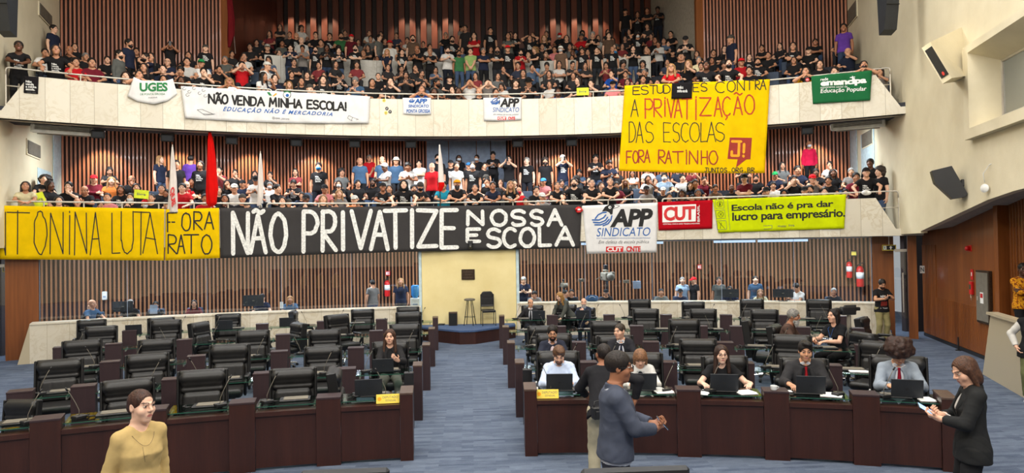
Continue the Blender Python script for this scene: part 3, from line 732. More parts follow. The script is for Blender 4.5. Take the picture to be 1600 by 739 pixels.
type_text('BRASIL', sh, [(1089.5, 346.5), (1089, 320.5), (1092.8, 320.3), (1093.3, 346.3)], M['paper'], b, 0.01)
sh = Sheet(C1, RL, 0.014, 0.8, 2.6)
b = banner('lime yellow banner reading Escola não é pra dar lucro para empresário', sh, [(1113.5, 312), (1322, 303.5), (1319, 357), (1122, 363.5)], 'lime', 50, 12)
type_text('Escola não é pra dar', sh, bx(1143, 320, 1302, 332.8, -7.0), M['black_paint'], b, 0.022, 0.93)
type_text('lucro para empresário.', sh, bx(1144, 332.2, 1320.5, 349, -6.5), M['black_paint'], b, 0.022, 0.93)
lines([[(1117, 313), (1130, 312.5), (1131.5, 325), (1118, 325.6), (1117, 313)], [(1118, 328.8), (1132, 328), (1133.5, 341), (1119.5, 341.8), (1118, 328.8)], [(1119.5, 345.3), (1134, 344.6), (1135.5, 358), (1121, 359), (1119.5, 345.3)], [(1136.5, 312), (1140.5, 359.5)], [(1193, 353), (1206, 352), (1206, 357), (1193, 358)]], sh, 0.55, M['grey_ink'], b)
lines([[(1124.4+4.2*math.cos(t*.45), 318.8+4.2*math.sin(t*.45)) for t in range(15)], [(1126+4.4*math.cos(t*.45), 335+4.4*math.sin(t*.45)) for t in range(15)], [(1124, 332.8), (1128, 337)], [(1128, 332.8), (1124, 337)], [(1123, 347), (1132, 357)], [(1127, 348), (1125, 357)]], sh, 0.6, M['black_paint'], b)
type_text('$', sh, bx(1122.8, 316, 1126, 321.8), M['black_paint'], b, 0.02)
type_text('livre', sh, bx(1232.5, 350, 1241, 354), M['grey_ink'], b); type_text('rede estadual', sh, bx(1215, 351, 1228, 355), M['grey_ink'], b)
# ---- upper gallery
sh = Sheet(C2, RU, 0.022, 1.2, 0.8)
b = banner('long white banner lettered NÃO VENDA MINHA ESCOLA on the upper parapet', sh, [(282.5, 135), (578.5, 151), (576, 193), (289.5, 185)], 'white', 70, 12, 3.0)
GX = [('N', 218, 258), ('A', 268, 310), ('O', 316, 357), ('V', 392, 426), ('E', 432, 464), ('N', 476, 514), ('D', 526, 566), ('A', 578, 625), ('M', 664, 714), ('I', 722, 744), ('N', 750, 790), ('H', 800, 846), ('A', 856, 900), ('E', 942, 978), ('S', 986, 1024), ('C', 1036, 1078), ('O', 1084, 1126), ('L', 1134, 1164), ('A', 1166, 1212), ('!', 1214, 1234)]
stroke_text([(g, 280+x0/4.706, 130+(84+(x0-218)*.062)/4.706, 280+x1/4.706, 130+(148+(x0-218)*.055)/4.706) for g, x0, x1 in GX]+[('~', 280+272/4.706, 130+74/4.706, 280+306/4.706, 130+83/4.706)], sh, 3.0, M['black_paint'], b, 0.03)
type_text('EDUCAÇÃO NÃO É MERCADORIA', sh, [(350, 165.5), (521, 174.5), (519, 183), (348, 175.5)], M['blue_ink'], b, 0.022, 1.25, 0.2)
type_text('@upes_parana', sh, bx(425, 182.6, 452, 187, 1.5), M['grey_ink'], b)
lines([[(545, 181), (551, 184), (549, 189), (543, 185), (545, 181)], [(551, 184), (560, 187), (549, 189)], [(308, 172), (316, 171), (334, 179), (320, 180), (308, 172)], [(318, 178), (336, 178.5)]]+[[(x+2.6*math.cos(t*.7), y+2.0*math.sin(t*.7)) for t in range(8)] for x, y in ((288, 139), (296, 144), (303, 138.5), (312, 146), (318, 141), (321, 150), (340, 146), (293, 149))], sh, 0.6, M['grey_ink'], b)
disc(448.5, 148.5, 6.2, sh, M['grey_ink'], b, 0.006); disc(448.5, 148.2, 5.2, sh, M['paper'], b, 0.010); disc(449, 149.5, 2.6, sh, M['blue_ink'], b, 0.013); lines([[(444, 144.5), (449, 143), (454, 145.5)]], sh, 1.6, M['green_ink'], b, 0.016)
fill_poly([(417, 144.6), (421, 144.2), (425, 150.2), (420.5, 149.6)], sh, M['green_ink'], b); fill_poly([(431, 146), (433, 147.5), (427.5, 151.5), (426.2, 150.6)], sh, M['orange_ink'], b)
sh = Sheet(C2, RU, 0.010, 0.8, 0.1)
b = banner('small white banner APP SINDICATO PONTA GROSSA in blue, centre of upper parapet', sh, [(629, 153.2), (673.5, 153), (673.5, 179), (630, 178.3)], 'white', 14, 8, 1.0)
app_globe(sh, 639, 154.5, 0.04, b, 1.0, M['blue_ink']); type_text('APP', sh, bx(647.5, 154.3, 667.5, 162), M['blue_ink'], b, 0.045, 0.95, 0.15)
type_text('SINDICATO', sh, bx(638, 163.6, 670, 168.2), M['blue_ink'], b, 0.03, 1, 0.1); type_text('PONTA GROSSA', sh, bx(635, 170.8, 672, 176.5), M['blue_ink'], b, 0.03, 1, 0.1)
sh = Sheet(C2, RU, 0.014, 0.9, 2.0)
b = banner('white banner APP SINDICATO in black and blue, right of the Ponta Grossa one', sh, [(755, 153.2), (814.5, 152.6), (814.5, 187.3), (756, 188.8)], 'white', 18, 10, 1.0)
app_globe(sh, 766.5, 153.8, 0.065, b, 1.3, M['blue_ink']); lines([[(776, 157), (778, 154), (781, 153.4)], [(781, 158), (780, 163)]], sh, 1.2, M['black_paint'], b)
type_text('APP', sh, bx(781, 153.6, 811.5, 167.3), M['black_paint'], b, 0.045, 0.95, 0.15); type_text('SINDICATO', sh, bx(770, 168, 811, 175.3), M['blue_ink'], b, 0, 1, 0.15)
type_text('Em defesa da escola pública', sh, bx(771, 178, 810, 180.8), M['grey_ink'], b, 0, 1, 0.3)
fill_poly([(777.5, 182.6), (791, 182.4), (791, 187.6), (777.5, 187.8)], sh, M['red'], b); type_text('CUT', sh, bx(778.4, 183.2, 790.2, 187), M['paper'], b, 0.04, 0.9, 0, 0.011); type_text('CNTE', sh, bx(794, 182.5, 805, 187.6), M['red'], b, 0.05, 0.9)
sh = Sheet(C2, RU-0.03, 0.020, 1.4, 1.0)
b = banner('huge yellow cloth banner ESTUDANTES CONTRA A PRIVATIZAÇÃO hanging from the upper gallery', sh, [(976, 134), (1203, 124), (1195, 270.5), (967, 267)], 'yellow', 50, 30, 1.5)
stroke_text([('E', 989, 136, 1000, 148), ('S', 1001, 135, 1013, 148), ('T', 1015, 134, 1026, 147), ('U', 1027, 134, 1036, 146), ('D', 1037, 133, 1047, 146), ('E', 1083, 131, 1092, 144), ('S', 1095, 130, 1105, 143), ('C', 1118, 128, 1133, 145), ('O', 1136, 127, 1149, 144), ('N', 1152, 126, 1163, 142), ('T', 1164, 126, 1178, 141), ('R', 1180, 125.5, 1187, 140), ('A', 1188, 125, 1197, 140), ('A', 986, 156, 997, 182)], sh, 1.5, M['black_paint'], b)
stroke_text([('P', 1008, 155, 1020, 185), ('R', 1022, 155, 1034, 183), ('i', 1036, 153, 1042, 182), ('V', 1043, 155, 1054, 183), ('A', 1054, 154, 1065, 184), ('T', 1066, 155, 1081, 186), ('i', 1084, 152, 1091, 187), ('Z', 1093, 153, 1111, 181), ('A', 1116, 152, 1128, 182), ('C', 1129, 152, 1142, 181), (',', 1132, 181, 1138, 187), ('A', 1146, 151, 1160, 180), ('~', 1147, 145, 1160, 149), ('O', 1163, 149, 1179, 179)], sh, 2.2, M['red_ink'], b)
stroke_text([('D', 983, 191, 993, 222), ('A', 994, 191, 1005, 223), ('S', 1008, 191, 1021, 223), ('E', 1037, 192, 1048, 222), ('S', 1051, 192, 1062, 222), ('C', 1064, 192, 1077, 222), ('O', 1078, 192, 1093, 222), ('L', 1095, 192, 1104, 222), ('A', 1105, 191, 1118, 222), ('S', 1118, 192, 1132, 221)], sh, 1.4, M['black_paint'], b)
stroke_text([('F', 979, 236, 987, 255), ('O', 989, 236, 997, 255), ('R', 998, 235, 1006, 254), ('A', 1007, 235, 1015, 254), ('R', 1029, 235, 1039, 256), ('A', 1040, 236, 1049, 255), ('T', 1051, 237, 1067, 255), ('i', 1069, 235, 1076, 257), ('N', 1077, 236, 1090, 256), ('H', 1096, 236, 1105, 257), ('O', 1108, 236, 1121, 257)], sh, 2.0, M['dark_red_ink'], b)
k = 1/4.104
fill_poly([(960+x*k, 100+y*k) for x, y in ((740, 472), (882, 475), (872, 612), (845, 613), (780, 664), (790, 612), (725, 608))], sh, M['dark_red_ink'], b)
lines([[(960+x*k, 100+y*k) for x, y in st] for st in ([(755, 497), (812, 499)], [(800, 500), (796, 590), (752, 588), (753, 562)], [(832, 515), (829, 568)], [(827, 590), (828, 594)])], sh, 4.0, M['orange_ink'], b, 0.012, 'emblem')
stroke_text([(g, 1101+i*6.1, 262.5, 1105.4+i*6.1, 269) for i, g in enumerate('JUNTOS.ORG.BR')], sh, 1.2, M['black_paint'], b)
sh2 = Sheet(C2, RU-0.10, 0.006, 0.6, 0.3)
b = banner('black T-shirt with white print hung over the top of the huge yellow banner', sh2, [(1050, 130), (1082, 128.5), (1081, 153), (1049, 154.5)], 'tee', 10, 8, 0, 'hung_tshirt', 'T-shirt')
type_text('venda a\nminha escola', sh2, bx(1058, 134, 1074, 144.5), M['paper'], b, 0.02)
sh = Sheet(C2, RU, 0.020, 0.9, 0.3)
b = banner('dark green banner lettered emancipa at the right end of the upper gallery', sh, [(1267.4, 119), (1362.5, 110.5), (1359.5, 157), (1270, 162.5)], 'green', 26, 12)
type_text('rede', sh, bx(1282, 122.3, 1294, 127, -1), M['paper'], b, 0.02); type_text('emancipa', sh, bx(1282, 126, 1354, 138, -5), M['paper'], b, 0.05, 0.92)
lines([[(1332, 119.5), (1332, 125)], [(1328.5, 121.5), (1335.5, 120.8)]], sh, 1.4, M['paper'], b, 0.012)
type_text('movimento social de', sh, bx(1282, 135.5, 1324, 138.8, -2), M['paper'], b); type_text('Educação Popular', sh, bx(1282, 139.5, 1354, 148, -4), M['paper'], b, 0.012, 1, 0.1)
# white cloth with green letters, tied in a swag
sh = Sheet(C2, RU, 0.02, 0.7, 0.5)
mb = MB(); top = [(209, 121), (222, 126), (240, 127.5), (258, 127), (270, 123)]; bot = [(199, 151), (215, 159), (241, 163.5), (262, 158), (277, 147)]
N = 24; vs = []
def plerp(P, u):
    t = u*(len(P)-1); i = min(int(t), len(P)-2); f = t-i; return (P[i][0]*(1-f)+P[i+1][0]*f, P[i][1]*(1-f)+P[i+1][1]*f)
for j in range(9):
    for i in range(N+1):
        a = plerp(top, i/N); c = plerp(bot, i/N); v = j/8; vs.append(sh.px(a[0]*(1-v)+c[0]*v, a[1]*(1-v)+c[1]*v))
mb.add(vs, [(j*(N+1)+i, j*(N+1)+i+1, (j+1)*(N+1)+i+1, (j+1)*(N+1)+i) for j in range(8) for i in range(N)])
b = tag(mb.build('tied_cloth', CM['white'], None, True), 'white cloth with big green letters tied in a swag, upper parapet at left', 'banner')
b.modifiers.new('thickness', 'SOLIDIFY').thickness = 0.004
type_text('UGES', sh, bx(218, 129.5, 262, 143.5), M['green_ink'], b, 0.04, 0.95); type_text('DE PONTA GROSSA', sh, bx(219, 146, 258, 149), M['green_ink'], b, 0.01); type_text('PARANÁ', sh, bx(232, 151.5, 246, 154), M['grey_ink'], b, 0.01)
sh = Sheet(C2, RU, 0.002, 0.9, 0.5)
b = banner('small dark poster Não venda a minha escola at the left parapet end', sh, [(38, 118.5), (60.5, 120), (59.5, 147), (37, 145)], 'tee', 8, 8, 0, 'parapet_poster', 'poster')
type_text('Não\nvenda\na minha\nescola.', sh, bx(39.8, 125.5, 57, 141, 1), M['paper'], b, 0.03); type_text('vote não', sh, bx(42, 142.6, 56, 145, 1), M['grey_ink'], b)
STK = [(600, 157, 'gold', 'upper yellow round sticker'), (604.5, 169.5, 'black_paint', 'left dark round sticker'), (609.5, 174.5, 'black_paint', 'right dark round sticker'), (603, 176.3, 'gold', 'lower yellow round sticker')]
sh = Sheet(C2, RUP-0.004, 0.0, 1, 0)
for x, y, m, l in STK:
    mb = MB(); vs = [sh.px(x+2.6*math.cos(6.283*q/18), y+2.6*math.sin(6.283*q/18), 0.0) for q in range(18)]; d = (sh.px(x, y, 0.008)-sh.px(x, y, 0)); mb.prism(vs, d)
    o = tag(mb.build('round_sticker', M[m]), l+' beside the white banner\'s end on the upper parapet', 'sticker', 'round stickers on the upper parapet')
    type_text('vote\nnão', sh, bx(x-1.5, y-1.2, x+1.5, y+1.2), M['paper' if m != 'gold' else 'grey_ink'], o, 0.02, lift=0.012)
mb = MB(); vs = [sh.px(1261.5+3*math.cos(6.283*q/18), 124.5+3*math.sin(6.283*q/18), 0.0) for q in range(18)]; mb.prism(vs, sh.px(1261, 124, 0.008)-sh.px(1261, 124, 0))
o = tag(mb.build('round_sticker', M['red']), 'red round sticker on the marble left of the green banner', 'sticker'); type_text('não', sh, bx(1259.6, 123.6, 1263.4, 125.4), M['paper'], o, 0.02, lift=0.012)

# ---- limp flags on poles at the lower railing, and one in the dark corner above
def flag(label, pole, outline, mat, tip=None, depth=0.10, R=RLOW+0.02, c=C1, polemat='steel'):
    """pole: two photo pixels; outline: (left x, right x, y) rows from top to bottom"""
    P = [Vector(at_arc(px, py, c, R)) for px, py in pole]
    mb = MB(); mb.cyl(P[0], P[1], 0.014, 0.017, 10); root = empty('flag', P[1]); tag(root, label, 'flag')
    po = mb.build('pole', M[polemat], root, True, 40); po.matrix_parent_inverse = Matrix.Translation(-P[1])
    mb = MB(); n = 28; vs = []; rows = []
    for a, b2 in zip(outline, outline[1:]):
        for q in range(6): rows.append(tuple(a[i]+(b2[i]-a[i])*q/6 for i in range(3)))
    rows.append(outline[-1])
    for j, (xl, xr, y) in enumerate(rows):
        A = Vector(at_arc(xl, y, c, R-0.02)); B = Vector(at_arc(xr, y, c, R-0.02)); mid = (A+B)/2; ax = (B-A)/2; dn = Vector((-mid.x, -mid.y+c, 0)).normalized()
        for k in range(n):
            t = 6.283*k/n; rip = 1+0.16*math.sin(5*t+j*0.25)+0.08*math.sin(9*t+1)
            vs.append(mid+ax*math.cos(t)*rip+dn*math.sin(t)*min(depth, ax.length*0.8)*rip)
    m = len(rows); fs = [(j*n+k, j*n+(k+1) % n, (j+1)*n+(k+1) % n, (j+1)*n+k) for j in range(m-1) for k in range(n)]+[tuple(reversed(range(n))), tuple(range((m-1)*n, m*n))]
    mi = [0 if tip is None or rows[min(m-1, (f[0]//n))][2] < tip else 1 for f in fs]
    mb.v = vs; mb.f = fs; mb.mi = mi; mb.uv = [(0, 0)]*len(vs)
    fo = mb.build('flag_cloth', [CM[mat], CM['flagred']], root, True); fo.matrix_parent_inverse = Matrix.Translation(-P[1])
    return root
f1 = flag('limp white flag with red letters on a pole before the left yellow banner', ((269.5, 226), (268, 334)), ((268.5, 270.5, 229), (266.5, 272.5, 250), (265, 276, 285), (263, 277.5, 318), (262, 278, 332)), 'flagwhite')
shf = Sheet(C1, RLOW-0.16, 0, 1, 0)
mbq = type_text('QUE', shf, [(272.2, 290), (274.5, 318), (267.5, 325), (264.6, 296)], M['red'], f1, 0.06, lift=0.0); mbq.matrix_parent_inverse = Matrix.Translation(-f1.location)
flag('tall limp red flag on a pole between the yellow and black banners', ((327.5, 199), (330, 334)), ((326.5, 328.5, 201), (324.5, 333, 222), (323.5, 337, 255), (322.5, 341, 296), (324, 338, 318), (327, 332, 323)), 'flagred')
flag('limp plain white flag on a pole above the word NÃO', ((407, 236), (405, 336)), ((406, 408, 240), (404, 409.5, 258), (403, 411.5, 290), (402.5, 411, 310), (402, 406, 322)), 'flagwhite')
flag('white flag with a red tip on a dark pole before the grey doors', ((686.5, 224), (688, 322)), ((686, 687.5, 226), (685, 690.5, 250), (685, 693, 275), (685.5, 694.5, 290), (685.8, 690, 299)), 'flagwhite', 284, polemat='black')
flag('dark red flag leaning in the shadowed corner left of the upper recess', ((360, -8), (368, 84)), ((355, 362, -6), (356, 366, 30), (355.5, 366, 55), (356, 360, 74)), 'flagdark', None, 0.12, 26.6, C2, 'capwood')  # red cloth, darkened in colour to stand for the corner's shade
# ================================================================ smooth solids: distance fields turned into one continuous mesh
class Solid:
    def __init__(s): s.p = []
    def cap(s, a, b, ra, rb=None, k=0.02, op='u', flat=None):
        """tapered capsule; flat: cut square this far beyond b (metres)"""
        s.p.append(('cap', np.array(a, float), np.array(b, float), ra, ra if rb is None else rb, flat, k, op)); return s
    def ell(s, c, r, R=None, k=0.02, op='u'):
        s.p.append(('ell', np.array(c, float), np.array(r, float), None if R is None else np.array(R, float), k, op)); return s
    def box(s, c, h, r=0.01, R=None, k=0.01, op='u'):
        s.p.append(('box', np.array(c, float), np.array(h, float), r, None if R is None else np.array(R, float), k, op)); return s
    def tor(s, st, M4, zlo, zhi, k=0.02, grow=0.0):
        """body trunk: stations (z, half width, half depth, y offset) in the frame M4"""
        s.p.append(('tor', np.array(st, float), np.array(M4, float), zlo, zhi, grow, k, 'u')); return s
    def _bounds(s, p):
        if p[0] == 'cap':
            r = max(p[3], p[4]); return np.minimum(p[1], p[2])-r, np.maximum(p[1], p[2])+r
        if p[0] == 'ell':
            r = p[2] if p[3] is None else np.full(3, p[2].max()); return p[1]-r, p[1]+r
        if p[0] == 'box':
            r = p[2] if p[4] is None else np.full(3, np.linalg.norm(p[2])); return p[1]-r, p[1]+r
        st, M4 = p[1], p[2]; w = st[:, 1].max()+p[5]; d = st[:, 2].max()+p[5]+abs(st[:, 3]).max()
        c = np.array([(x, y, z, 1) for x in (-w, w) for y in (-d, d) for z in (p[3], p[4])])@M4.T
        return c[:, :3].min(0), c[:, :3].max(0)
    def bounds(s):
        L = [s._bounds(p) for p in s.p if p[-1] == 'u']; return np.min([l[0] for l in L], 0), np.max([l[1] for l in L], 0)
    def eval(s, X, Y, Z):
        Fd = np.full((len(X), len(Y), len(Z)), 0.25, np.float32)
        for p in s.p:
            k = p[-2]; lo, hi = s._bounds(p); m = k+0.05
            i0, i1 = np.searchsorted(X, [lo[0]-m, hi[0]+m]); j0, j1 = np.searchsorted(Y, [lo[1]-m, hi[1]+m]); k0, k1 = np.searchsorted(Z, [lo[2]-m, hi[2]+m])
            if i1 <= i0 or j1 <= j0 or k1 <= k0: continue
            x = X[i0:i1, None, None]; y = Y[None, j0:j1, None]; z = Z[None, None, k0:k1]
            if p[0] == 'cap':
                a, b = p[1], p[2]; d = b-a; L2 = max(float(d@d), 1e-9)
                t = ((x-a[0])*d[0]+(y-a[1])*d[1]+(z-a[2])*d[2])/L2; tc = np.clip(t, 0, 1)
                D = np.sqrt((x-a[0]-d[0]*tc)**2+(y-a[1]-d[1]*tc)**2+(z-a[2]-d[2]*tc)**2)-(p[3]+(p[4]-p[3])*tc)
                if p[5] is not None: D = np.maximum(D, (t-1)*math.sqrt(L2)-p[5])
            elif p[0] == 'ell':
                q = [x-p[1][0], y-p[1][1], z-p[1][2]]
                if p[3] is not None: R = p[3]; q = [R[0, i]*q[0]+R[1, i]*q[1]+R[2, i]*q[2] for i in range(3)]
                r = p[2]; k0_ = np.sqrt((q[0]/r[0])**2+(q[1]/r[1])**2+(q[2]/r[2])**2); k1_ = np.sqrt((q[0]/r[0]**2)**2+(q[1]/r[1]**2)**2+(q[2]/r[2]**2)**2)
                D = k0_*(k0_-1)/np.maximum(k1_, 1e-6)
            elif p[0] == 'box':
                q = [x-p[1][0], y-p[1][1], z-p[1][2]]
                if p[4] is not None: R = p[4]; q = [R[0, i]*q[0]+R[1, i]*q[1]+R[2, i]*q[2] for i in range(3)]
                h = p[2]-p[3]; q = [np.abs(q[i])-h[i] for i in range(3)]
                D = np.sqrt(np.maximum(q[0], 0)**2+np.maximum(q[1], 0)**2+np.maximum(q[2], 0)**2)+np.minimum(np.maximum(np.maximum(q[0], q[1]), q[2]), 0)-p[3]
            else:
                st, M4, zlo, zhi, g = p[1:6]; R = M4[:3, :3]; c = M4[:3, 3]
                q = [x-c[0], y-c[1], z-c[2]]; q = [R[0, i]*q[0]+R[1, i]*q[1]+R[2, i]*q[2] for i in range(3)]
                w = np.interp(q[2], st[:, 0], st[:, 1])+g; dd = np.interp(q[2], st[:, 0], st[:, 2])+g; oy = np.interp(q[2], st[:, 0], st[:, 3])
                e = (np.abs(q[0]/w)**2.3+np.abs((q[1]-oy)/dd)**2.3)**(1/2.3); D = (e-1)*np.minimum(w, dd)
                D = np.maximum(D, np.maximum(zlo-q[2], q[2]-zhi))
            A = Fd[i0:i1, j0:j1, k0:k1]
            if p[-1] == 'u':
                h = np.maximum(k-np.abs(A-D), 0)/k; Fd[i0:i1, j0:j1, k0:k1] = np.minimum(A, D)-h*h*k*0.25
            else:
                D = -D; h = np.maximum(k-np.abs(A-D), 0)/k; Fd[i0:i1, j0:j1, k0:k1] = np.maximum(A, D)+h*h*k*0.25
        return Fd
def ticks(lo, hi, step, fine=()):
    """grid lines: coarse step, finer inside the given (a, b, step) spans"""
    out = []; x = lo-2*step
    while x < hi+2*step:
        out.append(x); st = step
        for a, b, f in fine:
            if a-step <= x <= b: st = min(st, f)
        x += st
    return np.array(out, np.float64)
def surface_nets(Fd, X, Y, Z):
    S = Fd < 0; nx, ny, nz = Fd.shape
    cnt = np.zeros((nx-1, ny-1, nz-1), np.int8)
    for a in (0, 1):
        for b in (0, 1):
            for c in (0, 1): cnt += S[a:nx-1+a, b:ny-1+b, c:nz-1+c]
    act = (cnt > 0) & (cnt < 8); I, J, K = np.nonzero(act)
    vid = np.full(act.shape, -1, np.int64); vid[I, J, K] = np.arange(len(I))
    acc = np.zeros((len(I), 3)); n = np.zeros(len(I)); T = (X, Y, Z)
    cor = [(a, b, c) for a in (0, 1) for b in (0, 1) for c in (0, 1)]
    for u in cor:
        for ax in range(3):
            if u[ax]: continue
            w = list(u); w[ax] = 1
            A = Fd[I+u[0], J+u[1], K+u[2]].astype(np.float64); B = Fd[I+w[0], J+w[1], K+w[2]].astype(np.float64)
            m = (A < 0) != (B < 0); t = np.where(m, A/np.where(m, A-B, 1), 0)
            pu = np.stack([X[I+u[0]], Y[J+u[1]], Z[K+u[2]]], 1); pw = np.stack([X[I+w[0]], Y[J+w[1]], Z[K+w[2]]], 1)
            acc += np.where(m[:, None], pu+(pw-pu)*t[:, None], 0); n += m
    V = acc/n[:, None]; Q = []
    for ax in range(3):
        b, c = [(1, 2), (2, 0), (0, 1)][ax]
        sl0 = [slice(None)]*3; sl1 = [slice(None)]*3; sl0[ax] = slice(0, -1); sl1[ax] = slice(1, None)
        s0, s1 = S[tuple(sl0)], S[tuple(sl1)]; e = np.argwhere(s0 != s1)
        if not len(e): continue
        ok = (e[:, b] > 0) & (e[:, c] > 0) & (e[:, b] < Fd.shape[b]-1) & (e[:, c] < Fd.shape[c]-1); e = e[ok]
        q = []
        for (db, dc) in ((-1, -1), (0, -1), (0, 0), (-1, 0)):
            ee = e.copy(); ee[:, b] += db; ee[:, c] += dc; q.append(vid[ee[:, 0], ee[:, 1], ee[:, 2]])
        q = np.stack(q, 1); fl = ~s0[e[:, 0], e[:, 1], e[:, 2]]; q[fl] = q[fl][:, ::-1]; Q.append(q)
    return V, np.concatenate(Q)
def solid_mesh(sol, name, mats, step, fine=((), (), ()), paint=None, smooth_it=1):
    lo, hi = sol.bounds(); X, Y, Z = [ticks(lo[i]-0.02, hi[i]+0.02, step, fine[i]) for i in range(3)]
    V, Q = surface_nets(sol.eval(X, Y, Z), X, Y, Z)
    me = bpy.data.meshes.new(name); me.vertices.add(len(V)); me.vertices.foreach_set('co', V.astype(np.float32).ravel())
    me.loops.add(Q.size); me.loops.foreach_set('vertex_index', Q.astype(np.int32).ravel())
    me.polygons.add(len(Q)); me.polygons.foreach_set('loop_start', np.arange(0, Q.size, 4, dtype=np.int32)); me.polygons.foreach_set('loop_total', np.full(len(Q), 4, np.int32))
    for m in (mats if isinstance(mats, (list, tuple)) else [mats]): me.materials.append(m)
    if paint is not None: me.polygons.foreach_set('material_index', paint(V[Q].mean(1)).astype(np.int32))
    me.update(calc_edges=True); me.validate(); me.polygons.foreach_set('use_smooth', [True]*len(me.polygons))
    return me

# ================================================================ people
def rx(d): a = D2R(d); return np.array([[1, 0, 0], [0, math.cos(a), -math.sin(a)], [0, math.sin(a), math.cos(a)]])
def ry(d): a = D2R(d); return np.array([[math.cos(a), 0, math.sin(a)], [0, 1, 0], [-math.sin(a), 0, math.cos(a)]])
def rzm(d): a = D2R(d); return np.array([[math.cos(a), -math.sin(a), 0], [math.sin(a), math.cos(a), 0], [0, 0, 1]])
def unit(v): v = np.asarray(v, float); return v/max(np.linalg.norm(v), 1e-9)
def two_bone(a, t, l1, l2, hint):
    a = np.asarray(a, float); t = np.asarray(t, float); d = t-a; L = np.linalg.norm(d); L = min(max(L, abs(l1-l2)+0.02), l1+l2-0.004); u = unit(d); t = a+u*L
    x = (l1*l1-l2*l2+L*L)/(2*L); h = math.sqrt(max(l1*l1-x*x, 0)); hv = np.asarray(hint, float); hv = hv-u*(hv@u); return a+u*x+unit(hv)*h, t
MALE = [(-.13, .150, .100, .0), (-.02, .168, .112, .0), (.10, .158, .106, 0), (.22, .155, .104, -.004), (.34, .166, .112, -.004), (.42, .165, .106, .004), (.475, .128, .084, .012), (.53, .078, .064, .016), (.56, .06, .055, .016)]
FEMALE = [(-.13, .158, .104, .0), (-.02, .172, .115, .004), (.10, .145, .100, 0), (.20, .130, .090, -.002), (.32, .146, .110, -.018), (.41, .138, .092, .002), (.465, .105, .074, .012), (.52, .066, .058, .016), (.55, .052, .05, .016)]
FAT = [(-.13, .168, .122, -.01), (-.02, .195, .146, -.02), (.10, .195, .155, -.035), (.22, .185, .142, -.03), (.34, .186, .128, -.01), (.42, .178, .114, .004), (.475, .138, .092, .012), (.53, .085, .068, .016), (.56, .065, .058, .016)]
